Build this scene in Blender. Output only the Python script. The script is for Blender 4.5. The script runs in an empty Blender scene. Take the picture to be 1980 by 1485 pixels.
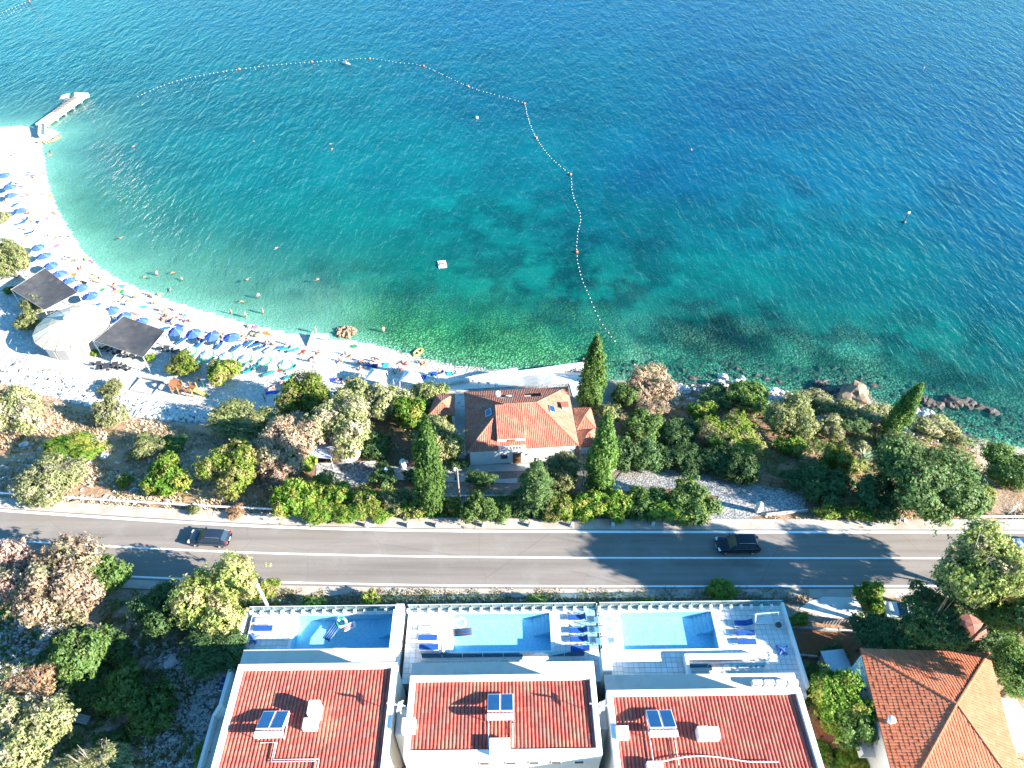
import bpy, bmesh, math, random
import numpy as np
from mathutils import Vector, Matrix, noise as mnoise

random.seed(7)
rng = np.random.default_rng(7)
R = math.radians
D = bpy.data
SC = bpy.context.scene
COL = SC.collection

# ------------------------------------------------------------------ camera, sky, sun, exposure
CAM_Z, TILT, FPX = 77.0, R(44.4), 1373.0
cam_d = D.cameras.new('camera')
cam_d.sensor_width = 36.0
cam_d.lens = FPX / 1980.0 * 36.0
cam_d.clip_end = 9000.0
cam = D.objects.new('camera', cam_d)
COL.objects.link(cam)
cam.location = (0, 0, CAM_Z)
cam.rotation_euler = (math.pi / 2 - TILT, 0, 0)
SC.camera = cam

SUN_E, SUN_A = R(22.5), R(-19.0)          # elevation; azimuth from +x (east) towards -y (inland)
SUN_DIR = Vector((math.cos(SUN_E) * math.cos(SUN_A), math.cos(SUN_E) * math.sin(SUN_A), math.sin(SUN_E)))
wd = D.worlds.new('World')
SC.world = wd
wd.use_nodes = True
nt = wd.node_tree
nt.nodes.clear()
sky = nt.nodes.new('ShaderNodeTexSky')
sky.sky_type = 'NISHITA'
sky.sun_disc = False
sky.sun_elevation = SUN_E
sky.sun_rotation = math.atan2(SUN_DIR.x, SUN_DIR.y)
sky.altitude = 0
sky.dust_density = 0.6
bg = nt.nodes.new('ShaderNodeBackground')
bg.inputs['Strength'].default_value = 0.082
wo = nt.nodes.new('ShaderNodeOutputWorld')
tint = nt.nodes.new('ShaderNodeMix')              # the deep blue summer sky of the photograph's shadows
tint.data_type = 'RGBA'; tint.blend_type = 'MULTIPLY'; tint.inputs[0].default_value = 1.0
tint.inputs[7].default_value = (0.31, 0.82, 1.14, 1)
nt.links.new(sky.outputs[0], tint.inputs[6])
nt.links.new(tint.outputs[2], bg.inputs[0])
nt.links.new(bg.outputs[0], wo.inputs[0])
sun_d = D.lights.new('sun', 'SUN')
sun_d.energy = 5.0
sun_d.angle = R(0.5)
sun_d.color = (1.0, 0.94, 0.85)
sun = D.objects.new('sun', sun_d)
COL.objects.link(sun)
sun.rotation_euler = SUN_DIR.to_track_quat('Z', 'Y').to_euler()
vs = SC.view_settings
vs.view_transform = 'Standard'
vs.look = 'None'
vs.exposure = 2.15
vs.gamma = 1.0
vs.use_curve_mapping = False
SC.cycles.max_bounces = 5
SC.cycles.diffuse_bounces = 2
SC.cycles.glossy_bounces = 2
SC.cycles.transmission_bounces = 3
SC.cycles.transparent_max_bounces = 10
SC.cycles.caustics_reflective = False
SC.cycles.caustics_refractive = False

# ------------------------------------------------------------------ survey: photograph pixel -> place on the ground
FW = (0.0, math.cos(TILT), -math.sin(TILT))
UP = (0.0, math.sin(TILT), math.cos(TILT))
def P(px, py, z=0.0):
    a, b = (px - 990.0) / FPX, -(py - 742.5) / FPX
    d = (a, FW[1] + b * UP[1], FW[2] + b * UP[2])
    t = (z - CAM_Z) / d[2]
    return Vector((d[0] * t, d[1] * t, z))
def depth_at(p):
    return p[1] * FW[1] + (p[2] - CAM_Z) * FW[2]
def scale_at(p):                      # pixels of the photograph per metre
    return FPX / depth_at(p)
def proj(x, y, z):                    # numpy: world -> photograph pixel
    dep = y * FW[1] + (z - CAM_Z) * FW[2]
    v = y * UP[1] + (z - CAM_Z) * UP[2]
    dep = np.maximum(dep, 1e-3)
    return 990.0 + FPX * x / dep, 742.5 - FPX * v / dep

# ------------------------------------------------------------------ object helpers
def tag(o, label=None, cat=None, group=None, kind=None):
    if label: o['label'] = label
    if cat: o['category'] = cat
    if group: o['group'] = group
    if kind: o['kind'] = kind
    return o
def empty(name, loc, rz=0.0, label=None, cat=None, group=None):
    o = D.objects.new(name, None)
    o.empty_display_size = 0.3
    COL.objects.link(o)
    o.location = loc
    o.rotation_euler = (0, 0, rz)
    return tag(o, label, cat, group)
def link(name, me, parent=None, loc=(0, 0, 0), rot=(0, 0, 0), scale=(1, 1, 1)):
    o = D.objects.new(name, me)
    COL.objects.link(o)
    if parent: o.parent = parent
    o.location = loc
    o.rotation_euler = rot
    o.scale = scale
    return o
def copy_tree(o, parent=None):
    c = o.copy()
    COL.objects.link(c)
    c.parent = parent
    for ch in list(o.children): copy_tree(ch, c)
    return c
def set_mat(o, *mats):                # object-level materials so that mesh data can be shared
    for i, m in enumerate(mats):
        o.material_slots[i].link = 'OBJECT'
        o.material_slots[i].material = m
    return o

class MB:
    """collects faces for ONE mesh"""
    def __init__(s): s.v, s.f, s.m, s.sm = [], [], [], []
    def add(s, vs, fs, mi=0, smooth=False):
        n = len(s.v)
        s.v += [tuple(q) for q in vs]
        for f in fs:
            s.f.append(tuple(i + n for i in f)); s.m.append(mi); s.sm.append(smooth)
        return s
    def box(s, x0, x1, y0, y1, z0, z1, mi=0):
        vs = [(x0,y0,z0),(x1,y0,z0),(x1,y1,z0),(x0,y1,z0),(x0,y0,z1),(x1,y0,z1),(x1,y1,z1),(x0,y1,z1)]
        return s.add(vs, [(3,2,1,0),(4,5,6,7),(0,1,5,4),(1,2,6,5),(2,3,7,6),(3,0,4,7)], mi)
    def bbox(s, x0, x1, y0, y1, z0, z1, b=0.03, mi=0):     # box with chamfered edges
        r = []
        for (z, i) in ((z0, b), (z0 + b, 0), (z1 - b, 0), (z1, b)):
            for (x, y) in ((x0+i+b,y0+i),(x1-i-b,y0+i),(x1-i,y0+i+b),(x1-i,y1-i-b),(x1-i-b,y1-i),(x0+i+b,y1-i),(x0+i,y1-i-b),(x0+i,y0+i+b)):
                r.append((x, y, z))
        fs = [tuple(range(7, -1, -1)), tuple(range(24, 32))]
        for k in range(3):
            for i in range(8): fs.append((k*8+i, k*8+(i+1)%8, k*8+8+(i+1)%8, k*8+8+i))
        return s.add(r, fs, mi)
    def prism(s, poly, z0, z1, mi=0):
        n = len(poly)
        vs = [(x, y, z0) for x, y in poly] + [(x, y, z1) for x, y in poly]
        fs = [tuple(range(n-1, -1, -1)), tuple(range(n, 2*n))] + [(i, (i+1) % n, n+(i+1) % n, n+i) for i in range(n)]
        return s.add(vs, fs, mi)
    def poly(s, pts, mi=0): return s.add(pts, [tuple(range(len(pts)))], mi)
    def tube(s, pts, rad, n=6, mi=0, cap=True, smooth=True):
        pts = [Vector(p) for p in pts]
        rads = rad if isinstance(rad, (list, tuple)) else [rad] * len(pts)
        vs, fs = [], []
        for i, p in enumerate(pts):
            t = (pts[min(i+1, len(pts)-1)] - pts[max(i-1, 0)]).normalized()
            a = t.cross(Vector((0, 0, 1)) if abs(t.z) < 0.9 else Vector((1, 0, 0))).normalized()
            b = t.cross(a)
            for k in range(n):
                w = 2 * math.pi * k / n
                vs.append(p + (a * math.cos(w) + b * math.sin(w)) * rads[i])
        for i in range(len(pts) - 1):
            for k in range(n): fs.append((i*n+k, i*n+(k+1) % n, (i+1)*n+(k+1) % n, (i+1)*n+k))
        s.add(vs, fs, mi, smooth)
        if cap: s.add(vs[:n], [tuple(range(n))], mi); s.add(vs[-n:], [tuple(range(n-1, -1, -1))], mi)
        return s
    def lathe(s, prof, n=16, mi=0, cx=0, cy=0, smooth=True, jit=0):
        vs, fs = [], []
        for r, z in prof:
            for k in range(n):
                w = 2 * math.pi * k / n
                vs.append((cx + r * math.cos(w), cy + r * math.sin(w), z))
        for i in range(len(prof) - 1):
            for k in range(n): fs.append((i*n+k, i*n+(k+1) % n, (i+1)*n+(k+1) % n, (i+1)*n+k))
        return s.add(vs, fs, mi, smooth)
    def torus(s, Rm, rm, n=20, k=8, z=0, mi=0, cols=None):
        vs, fs = [], []
        for i in range(n):
            a = 2 * math.pi * i / n
            for j in range(k):
                b = 2 * math.pi * j / k
                vs.append(((Rm + rm * math.cos(b)) * math.cos(a), (Rm + rm * math.cos(b)) * math.sin(a), z + rm * math.sin(b)))
        for i in range(n):
            for j in range(k):
                fs.append((i*k+j, ((i+1) % n)*k+j, ((i+1) % n)*k+(j+1) % k, i*k+(j+1) % k))
        m0 = len(s.f)
        s.add(vs, fs, mi, True)
        if cols:
            for i in range(n):
                for j in range(k): s.m[m0 + i*k + j] = cols[i * len(cols) // n]
        return s
    def mesh(s, name, mats):
        me = D.meshes.new(name)
        me.from_pydata(s.v, [], s.f)
        for m in (mats if isinstance(mats, (list, tuple)) else [mats]): me.materials.append(m)
        me.polygons.foreach_set('material_index', s.m)
        me.polygons.foreach_set('use_smooth', s.sm)
        me.update()
        return me
    def build(s, name, mats, parent=None, loc=(0, 0, 0), rot=(0, 0, 0)):
        return link(name, s.mesh(name, mats), parent, loc, rot)

def rock_mesh(name, seed, n=2, flat=0.7, rough=0.28):
    bm = bmesh.new()
    bmesh.ops.create_icosphere(bm, subdivisions=n, radius=1.0)
    for v in bm.verts:
        d = v.co.normalized()
        k = 1 + rough * (mnoise.noise(d * 1.3 + Vector((seed * 7.1, 0, 0))) * 1.5 + 0.8 * mnoise.noise(d * 3.1 + Vector((0, seed * 3.7, 0))))
        v.co = Vector((d.x * k, d.y * k, d.z * k * flat))
    me = D.meshes.new(name)
    bm.to_mesh(me); bm.free()
    return me

# ------------------------------------------------------------------ materials
def new_mat(name):
    m = D.materials.new(name)
    m.use_nodes = True
    n = m.node_tree
    n.nodes.clear()
    out = n.nodes.new('ShaderNodeOutputMaterial')
    return m, n, out
def N(n, t, **kw):
    x = n.nodes.new('ShaderNode' + t)
    for k, v in kw.items():
        if hasattr(x, k) and k not in x.inputs: setattr(x, k, v)
        else: x.inputs[k].default_value = v
    return x
def L(n, a, b): n.links.new(a, b)
def c4(c): return (c[0], c[1], c[2], 1.0)
def fresnel(n, ior):                  # the same reflectance from above and from below the surface
    f = N(n, 'Fresnel'); g = N(n, 'NewGeometry'); mr = N(n, 'MapRange')
    mr.inputs['To Min'].default_value = ior; mr.inputs['To Max'].default_value = 1.0 / ior
    n.links.new(g.outputs['Backfacing'], mr.inputs['Value']); n.links.new(mr.outputs[0], f.inputs[0])
    return f
def mixc(n, fac, a, b, mode='MIX'):
    x = n.nodes.new('ShaderNodeMix')
    x.data_type = 'RGBA'; x.blend_type = mode
    for sock, val in ((x.inputs[0], fac), (x.inputs[6], a), (x.inputs[7], b)):
        if hasattr(val, 'is_output'): n.links.new(val, sock)
        elif isinstance(val, (tuple, list)): sock.default_value = c4(val)
        else: sock.default_value = val
    return x.outputs[2]
def ramp(n, src, p0, p1, c0=(0, 0, 0), c1=(1, 1, 1)):
    r = n.nodes.new('ShaderNodeValToRGB')
    r.color_ramp.elements[0].position = p0; r.color_ramp.elements[0].color = c4(c0)
    r.color_ramp.elements[1].position = p1; r.color_ramp.elements[1].color = c4(c1)
    n.links.new(src, r.inputs[0])
    return r.outputs[0]
def tnoise(n, scale, coord='Object', detail=4, rough=0.6, vec=None):
    tx = N(n, 'TexNoise')
    tx.inputs['Scale'].default_value = scale; tx.inputs['Detail'].default_value = detail; tx.inputs['Roughness'].default_value = rough
    if vec is None:
        tc = N(n, 'TexCoord'); vec = tc.outputs[coord]
    n.links.new(vec, tx.inputs['Vector'])
    return tx.outputs['Fac']
def mat(name, col, rough=0.7, col2=None, scale=1.5, amount=0.5, bump=0.0, bscale=20, metal=0.0, spec=0.4, dirt=None, coat=0.0):
    """plain painted / plastered / fabric surface: two tones broken up by noise, faint relief"""
    m, n, out = new_mat(name)
    b = N(n, 'BsdfPrincipled')
    b.inputs['Roughness'].default_value = rough
    b.inputs['Metallic'].default_value = metal
    b.inputs['Specular IOR Level'].default_value = spec
    b.inputs['Coat Weight'].default_value = coat
    col2 = col2 or tuple(c * 0.82 for c in col)
    f = ramp(n, tnoise(n, scale), 0.35, 0.7)
    c = mixc(n, f, col, col2)
    if dirt:
        f2 = ramp(n, tnoise(n, dirt[1], detail=6), 0.52, 0.75)
        c = mixc(n, f2, c, dirt[0])
    L(n, c, b.inputs['Base Color'])
    if bump:
        bp = N(n, 'Bump'); bp.inputs['Strength'].default_value = bump; bp.inputs['Distance'].default_value = 0.03
        L(n, tnoise(n, bscale), bp.inputs['Height']); L(n, bp.outputs[0], b.inputs['Normal'])
    L(n, b.outputs[0], out.inputs[0])
    return m
def obj_colour_mat(name, rough=0.7):
    m, n, out = new_mat(name)
    b = N(n, 'BsdfPrincipled'); b.inputs['Roughness'].default_value = rough; b.inputs['Specular IOR Level'].default_value = 0.25
    oi = N(n, 'ObjectInfo')
    f = ramp(n, tnoise(n, 3.0), 0.35, 0.7)
    L(n, mixc(n, f, oi.outputs['Color'], mixc(n, 0.25, oi.outputs['Color'], (0.02, 0.02, 0.03))), b.inputs['Base Color'])
    L(n, b.outputs[0], out.inputs[0])
    return m
def tile_mat(name, a, b_, c_):
    """fired clay roof tile: per-tile tone from the face attribute, weathering from noise"""
    m, n, out = new_mat(name)
    b = N(n, 'BsdfPrincipled'); b.inputs['Roughness'].default_value = 0.75; b.inputs['Specular IOR Level'].default_value = 0.3
    at = N(n, 'Attribute'); at.attribute_name = 'tone'
    c = mixc(n, at.outputs['Fac'], a, b_)
    f = ramp(n, tnoise(n, 0.5, detail=6), 0.5, 0.72)
    c = mixc(n, f, c, c_)
    f2 = ramp(n, tnoise(n, 9.0), 0.35, 0.75, (0.8, 0.8, 0.8), (1.1, 1.1, 1.1))
    c = mixc(n, 1.0, c, f2, 'MULTIPLY')
    L(n, c, b.inputs['Base Color'])
    L(n, b.outputs[0], out.inputs[0])
    return m
def leaf_mat(name, a, b_, c_, patch=1.9, thr=0.50):
    m, n, out = new_mat(name)
    at = N(n, 'Attribute'); at.attribute_name = 'leaf'
    oi = N(n, 'ObjectInfo')
    tc = N(n, 'TexCoord')
    vo = N(n, 'VectorMath', operation='ADD'); L(n, tc.outputs['Object'], vo.inputs[0])
    cm = N(n, 'CombineXYZ'); ml = N(n, 'Math', operation='MULTIPLY'); ml.inputs[1].default_value = 57.0
    L(n, oi.outputs['Random'], ml.inputs[0]); L(n, ml.outputs[0], cm.inputs[0]); L(n, ml.outputs[0], cm.inputs[1]); L(n, cm.outputs[0], vo.inputs[1])
    c = mixc(n, at.outputs['Fac'], a, b_)
    f = ramp(n, tnoise(n, patch, vec=vo.outputs[0], detail=3), thr, thr + 0.12)
    c = mixc(n, f, c, c_)
    hs = N(n, 'HueSaturation')
    mr = N(n, 'MapRange'); mr.inputs['To Min'].default_value = 0.8; mr.inputs['To Max'].default_value = 1.22
    L(n, oi.outputs['Random'], mr.inputs['Value']); L(n, mr.outputs[0], hs.inputs['Value'])
    L(n, c, hs.inputs['Color'])
    df = N(n, 'BsdfDiffuse'); tr = N(n, 'BsdfTranslucent'); gl = N(n, 'BsdfGlossy'); gl.inputs['Roughness'].default_value = 0.6
    mx = N(n, 'MixShader'); mx.inputs[0].default_value = 0.42
    L(n, hs.outputs[0], df.inputs[0]); L(n, hs.outputs[0], tr.inputs[0])
    L(n, df.outputs[0], mx.inputs[1]); L(n, tr.outputs[0], mx.inputs[2])
    m2 = N(n, 'MixShader'); m2.inputs[0].default_value = 0.02
    L(n, mx.outputs[0], m2.inputs[1]); L(n, gl.outputs[0], m2.inputs[2])
    L(n, m2.outputs[0], out.inputs[0])
    return m
def glass_mat(name, col, alpha=0.35, rough=0.05):
    m, n, out = new_mat(name)
    t = N(n, 'BsdfTransparent'); t.inputs[0].default_value = c4(col)
    g = N(n, 'BsdfGlossy'); g.inputs['Roughness'].default_value = rough; g.inputs[0].default_value = (0.9, 0.95, 1, 1)
    d = N(n, 'BsdfDiffuse'); d.inputs[0].default_value = c4(col)
    mx = N(n, 'MixShader'); mx.inputs[0].default_value = alpha
    L(n, t.outputs[0], mx.inputs[1]); L(n, d.outputs[0], mx.inputs[2])
    fr = fresnel(n, 1.45)
    m2 = N(n, 'MixShader'); L(n, fr.outputs[0], m2.inputs[0]); L(n, mx.outputs[0], m2.inputs[1]); L(n, g.outputs[0], m2.inputs[2])
    L(n, m2.outputs[0], out.inputs[0])
    return m

M = {}
M['white'] = mat('white_plaster', (0.80, 0.79, 0.77), 0.85, (0.76, 0.745, 0.72), 0.8, bump=0.1, dirt=((0.66, 0.63, 0.58), 0.6))
M['cream'] = mat('cream_plaster', (0.70, 0.64, 0.56), 0.85, (0.66, 0.60, 0.52), 0.8, bump=0.1, dirt=((0.58, 0.52, 0.45), 0.7))
M['ledge'] = mat('pinkish_concrete', (0.62, 0.53, 0.47), 0.85, (0.58, 0.50, 0.44), 1.2, bump=0.1, dirt=((0.50, 0.43, 0.37), 0.9))
M['white_metal'] = mat('white_metal', (0.78, 0.78, 0.78), 0.4, scale=4)
M['steel'] = mat('galvanised_steel', (0.55, 0.57, 0.58), 0.35, (0.42, 0.44, 0.45), 6, metal=0.7)
M['dark_metal'] = mat('dark_metal', (0.05, 0.055, 0.06), 0.5, scale=5)
M['wood'] = mat('brown_wood', (0.26, 0.13, 0.06), 0.7, (0.18, 0.09, 0.04), 6, bump=0.2)
M['greywood'] = mat('grey_wood', (0.30, 0.29, 0.28), 0.8, (0.22, 0.21, 0.2), 6, bump=0.2)
M['trunk'] = mat('bark', (0.16, 0.115, 0.08), 0.9, (0.09, 0.065, 0.05), 5, bump=0.5)
M['palebark'] = mat('pale_bark', (0.30, 0.25, 0.20), 0.9, (0.20, 0.16, 0.13), 5, bump=0.5)
M['stone'] = mat('pale_limestone', (0.52, 0.49, 0.45), 0.9, (0.34, 0.32, 0.30), 2.2, bump=0.5, bscale=6, dirt=((0.22, 0.20, 0.18), 3.0))
M['whitestone'] = mat('white_limestone', (0.66, 0.63, 0.59), 0.9, (0.46, 0.44, 0.42), 2.5, bump=0.5, bscale=6, dirt=((0.30, 0.28, 0.26), 3.5))
M['brownrock'] = mat('brown_rock', (0.36, 0.25, 0.165), 0.9, (0.20, 0.115, 0.065), 1.4, bump=0.6, bscale=5, dirt=((0.13, 0.08, 0.05), 2.2))
M['darkrock'] = mat('wet_dark_rock', (0.10, 0.08, 0.065), 0.7, (0.05, 0.045, 0.04), 2.0, bump=0.6, bscale=5)
M['concrete'] = mat('concrete', (0.46, 0.44, 0.41), 0.9, (0.38, 0.36, 0.34), 1.5, bump=0.3, bscale=12, dirt=((0.28, 0.26, 0.24), 1.3))
M['palecon'] = mat('pale_concrete', (0.66, 0.62, 0.57), 0.9, (0.58, 0.54, 0.50), 1.0, bump=0.2, bscale=12, dirt=((0.45, 0.42, 0.38), 0.8))
M['tile_red'] = tile_mat('red_roof_tile', (0.40, 0.078, 0.058), (0.50, 0.135, 0.095), (0.48, 0.19, 0.115))
M['tile_house'] = tile_mat('old_roof_tile', (0.39, 0.125, 0.08), (0.45, 0.195, 0.125), (0.40, 0.245, 0.165))
M['tile_orange'] = tile_mat('orange_roof_tile', (0.50, 0.135, 0.06), (0.57, 0.185, 0.09), (0.52, 0.20, 0.11))
M['skin'] = mat('skin', (0.52, 0.28, 0.18), 0.6, (0.44, 0.22, 0.14), 6)
M['hair'] = mat('hair', (0.05, 0.03, 0.02), 0.6, (0.09, 0.05, 0.03), 8)
M['cloth'] = obj_colour_mat('coloured_cloth')
M['paint'] = obj_colour_mat('coloured_plastic', 0.4)
M['glass'] = mat('window_glass', (0.03, 0.05, 0.07), 0.08, scale=2, spec=0.8)
M['clearglass'] = glass_mat('fence_glass', (0.62, 0.80, 0.80), 0.12)
M['rope'] = mat('rope', (0.55, 0.53, 0.48), 0.8)
# ------------------------------------------------------------------ terrain heights (metres above the sea)
SHORE = [(-260,215),(-60,243),(0,246),(40,243),(72,248),(95,249),(116,256),(100,268),(78,274),(80,300),(86,340),(97,380),(112,415),(132,450),(158,490),(190,520),(232,546),(300,574),(360,594),(420,612),(480,630),(540,643),(590,650),(640,657),(690,662),(740,672),(800,690),(860,706),(950,716),(1060,718),(1125,716),(1150,718),(1175,738),(1215,735),(1290,752),(1340,745),(1390,735),(1420,738),(1460,744),(1500,762),(1560,768),(1610,752),(1650,748),(1690,772),(1712,792),(1745,790),(1790,795),(1830,828),(1860,842),(1900,852),(1980,868),(2100,890),(2400,950)]
SHW = [P(x, y, 0.0) for x, y in SHORE]
ctl = []
def cz(z, *pts):
    for x, y in pts:
        p = P(x, y, z); ctl.append((p.x, p.y, z))
cz(0.0, *SHORE[::2])
cz(1.3, (20,300),(40,350),(60,410),(90,450),(130,510),(200,560),(290,600),(390,630),(500,655),(600,672),(700,690),(800,712),(880,728))
cz(2.2, (-40,330),(-20,400),(10,480),(60,560),(-60,560),(20,610),(100,680),(200,710),(330,740),(450,755),(560,745),(640,750),(740,740),(830,750),(-80,660))
cz(2.4, (-60,680),(0,698),(150,732),(240,770),(330,785),(430,790))
cz(4.3, (-60,728),(0,742),(130,778),(210,800),(330,815),(430,822))
cz(6.0, (-60,850),(0,860),(200,865),(400,880),(550,880))
cz(8.4, (-60,950),(100,965),(250,980),(400,988),(550,998),(650,1003))
cz(5.0, (900,900),(1000,898),(1110,893),(740,830),(640,860),(1160,870),(850,900))
cz(5.0, (880,830),(880,780),(1120,790),(1000,830)); cz(3.6, (820,790),(1150,760)); cz(3.4, (900,752),(1000,748),(1110,738)); cz(1.6, (1000,728),(1100,724))
cz(5.6, (640,935),(720,935)); cz(6.4, (760,950),(900,940),(1000,940),(1100,935))
cz(7.6, (560,990),(760,980),(900,980),(1050,980),(1250,965))
cz(7.0, (1200,925),(1300,925)); cz(7.9, (1400,950),(1530,960))
cz(5.2, (1250,860),(1400,870),(1550,870),(1680,880)); cz(3.2, (1250,790),(1400,790),(1550,800),(1650,815),(1750,840)); cz(4.8,(1850,900)); cz(2.2,(1900,885),(1980,905)); cz(7.2,(1750,960),(1900,965),(1980,975)); cz(7.2,(1600,940))
cz(8.9, *[(x, y) for x in (-150, 0, 200, 400, 700, 900, 1100, 1300, 1500, 1700, 1900, 2100) for y in ((1012 if x > 600 else 1000), 1145)])
cz(8.8, (0,1180),(200,1180),(400,1180)); cz(8.3, (0,1300),(200,1300),(380,1300),(100,1450),(300,1450),(-100,1500),(300,1600))
cz(9.0, (600,1162),(900,1160),(1200,1158),(1450,1158)); cz(9.2, (600,1500),(1000,1500),(1400,1500),(1000,1700))
cz(9.2, (1600,1180),(1750,1190),(1900,1200)); cz(9.3, (1600,1300),(1650,1450),(1900,1400),(2100,1300),(2000,1600))
ctl = np.array(ctl)
def tps(r2): return r2 * np.log(np.maximum(r2, 1e-9)) * 0.5
A_ = np.sum((ctl[:, None, :2] - ctl[None, :, :2]) ** 2, -1)
n_ = len(ctl)
K_ = np.zeros((n_ + 3, n_ + 3)); K_[:n_, :n_] = tps(A_) + np.eye(n_) * 25.0
K_[:n_, n_] = 1; K_[:n_, n_+1:] = ctl[:, :2]; K_[n_, :n_] = 1; K_[n_+1:, :n_] = ctl[:, :2].T
W_ = np.linalg.solve(K_, np.concatenate([ctl[:, 2], np.zeros(3)]))
def rbf(x, y):
    sh = x.shape; x = x.ravel(); y = y.ravel(); o = np.zeros(len(x))
    for i in range(0, len(x), 20000):
        q = np.stack([x[i:i+20000], y[i:i+20000]], 1)
        o[i:i+20000] = tps(np.sum((q[:, None] - ctl[None, :, :2]) ** 2, -1)) @ W_[:n_] + W_[n_] + q @ W_[n_+1:]
    return o.reshape(sh)
def seg_dist(x, y, poly):
    d = np.full(x.shape, 1e9)
    for a, b in zip(poly[:-1], poly[1:]):
        ex, ey = b[0]-a[0], b[1]-a[1]
        t = np.clip(((x-a[0])*ex + (y-a[1])*ey) / (ex*ex + ey*ey + 1e-9), 0, 1)
        d = np.minimum(d, np.hypot(x-a[0]-t*ex, y-a[1]-t*ey))
    return d
def in_poly(x, y, poly):
    c = np.zeros(x.shape, bool); j = len(poly) - 1
    for i in range(len(poly)):
        xi, yi, xj, yj = poly[i][0], poly[i][1], poly[j][0], poly[j][1]
        if yi != yj:
            c ^= ((yi > y) != (yj > y)) & (x < (xj-xi) * (y-yi) / (yj-yi) + xi)
        j = i
    return c
SEA_POLY = [(p.x, p.y) for p in SHW] + [(400, 60), (400, 900), (-600, 900), (-600, SHW[0].y)]
# road lines: photograph pixels -> world y as a function of world x, road at z = 9.02
RZ = 9.02
def line_w(pts): return [P(x, y, RZ) for x, y in pts]
L_TOP = line_w([(-400,958),(-150,976),(0,987),(150,997),(300,1007),(500,1018),(700,1024),(900,1027),(1200,1028.5),(1980,1029),(2500,1029)])
L_MID = line_w([(-400,1015),(-150,1033),(0,1044),(150,1053),(300,1061),(500,1069.5),(800,1076),(1100,1078.5),(1980,1079.5),(2500,1080)])
L_BOT = line_w([(-400,1074),(-150,1092),(0,1102),(150,1110),(300,1117),(500,1125),(800,1131.5),(1100,1133.5),(1980,1133),(2500,1133)])
def at_x(lw, x): return np.interp(x, [p.x for p in lw], [p.y for p in lw])
CELL = 0.8
GX = np.arange(-175, 126, CELL); GY = np.arange(6, 205, CELL)
XX, YY = np.meshgrid(GX, GY)
ZZ = rbf(XX, YY)
sea_d = seg_dist(XX, YY, [(p.x, p.y) for p in SHW])
in_sea = in_poly(XX, YY, SEA_POLY)
fine = 0.5 * np.sin(XX * 1.7 + 2 * np.sin(YY * .9)) * np.sin(YY * 1.3 + 1.5 * np.sin(XX * .7))
ZL = np.maximum(ZZ, np.minimum(0.11 * sea_d, 0.5)) + 0.10 * fine * np.clip(sea_d / 8, 0, 1)
ZS = -np.minimum(0.075 * sea_d, 0.9) - np.clip(sea_d - 12, 0, 60) * 0.09 + 0.06 * fine * np.clip(sea_d / 6, 0, 1)
ZZ = np.where(in_sea, ZS, ZL)
rt, rb = at_x(L_TOP, XX), at_x(L_BOT, XX)
road_w = np.clip(np.minimum(rt + 2.6 - YY, YY - (rb - 2.2)) / 1.5, 0, 1)
ZZ = ZZ * (1 - road_w) + 8.86 * road_w
def terr(x, y):
    i = min(max((x - GX[0]) / CELL, 0), len(GX) - 1.001); j = min(max((y - GY[0]) / CELL, 0), len(GY) - 1.001)
    a, b = int(i), int(j); u, v = i - a, j - b
    return float((ZZ[b, a]*(1-u) + ZZ[b, a+1]*u)*(1-v) + (ZZ[b+1, a]*(1-u) + ZZ[b+1, a+1]*u)*v)
def site(px, py, dh=0.0):             # point on the ground whose point dh above it is seen at the pixel
    z = 5.0
    for _ in range(14):
        q = P(px, py, z + dh)
        z = 0.5 * z + 0.5 * terr(q.x, q.y)
    q = P(px, py, z + dh)
    return Vector((q.x, q.y, terr(q.x, q.y)))
PXX, PYY = proj(XX, YY, ZZ)
wob = 9 * np.sin(XX * .9 + 2 * np.sin(YY * .5)) + 6 * np.sin(YY * 1.3 + XX * .6)
JX, JY = PXX + wob, PYY + wob * 0.7

# ---- ground colour (what the ground itself is made of, by place)
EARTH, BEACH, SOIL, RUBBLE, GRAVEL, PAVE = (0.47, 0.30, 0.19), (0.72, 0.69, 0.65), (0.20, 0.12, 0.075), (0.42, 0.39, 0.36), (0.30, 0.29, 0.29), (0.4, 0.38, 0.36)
GC = np.zeros(XX.shape + (3,)); GC[:] = EARTH
ST = np.full(XX.shape, 0.35)          # stoniness
def paint(poly, col, st, jit=True):
    m = in_poly(JX if jit else PXX, JY if jit else PYY, poly) & ~in_sea
    GC[m] = col; ST[m] = st
paint([(0,1140),(500,1140),(520,1500),(-300,1700),(-300,1150)], (0.42, 0.34, 0.26), 0.6)
paint([(-20,1185),(130,1180),(150,1260),(60,1290),(-20,1330)], (0.45, 0.42, 0.39), 1.0)
paint([(225,1230),(400,1250),(440,1330),(380,1500),(280,1500),(270,1400),(330,1330),(300,1270)], (0.42, 0.42, 0.42), 1.0)
paint([(500,1140),(1550,1140),(1550,1190),(500,1190)], (0.24, 0.20, 0.16), 0.6)
paint([(1480,1140),(1700,1140),(1700,1200),(1480,1200)], (0.40, 0.33, 0.27), 0.7)
paint([(1510,1205),(1660,1225),(1660,1300),(1530,1290)], (0.22, 0.10, 0.045), 0.2)
paint([(1660,1150),(2000,1150),(2000,1260),(1660,1260)], (0.20, 0.13, 0.08), 0.2)
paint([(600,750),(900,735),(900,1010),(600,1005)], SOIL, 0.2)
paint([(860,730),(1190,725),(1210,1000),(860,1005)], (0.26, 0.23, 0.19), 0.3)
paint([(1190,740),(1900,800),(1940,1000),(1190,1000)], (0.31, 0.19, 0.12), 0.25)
paint([(1880,840),(2200,880),(2200,1010),(1880,1000)], (0.42, 0.29, 0.19), 0.4)
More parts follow.
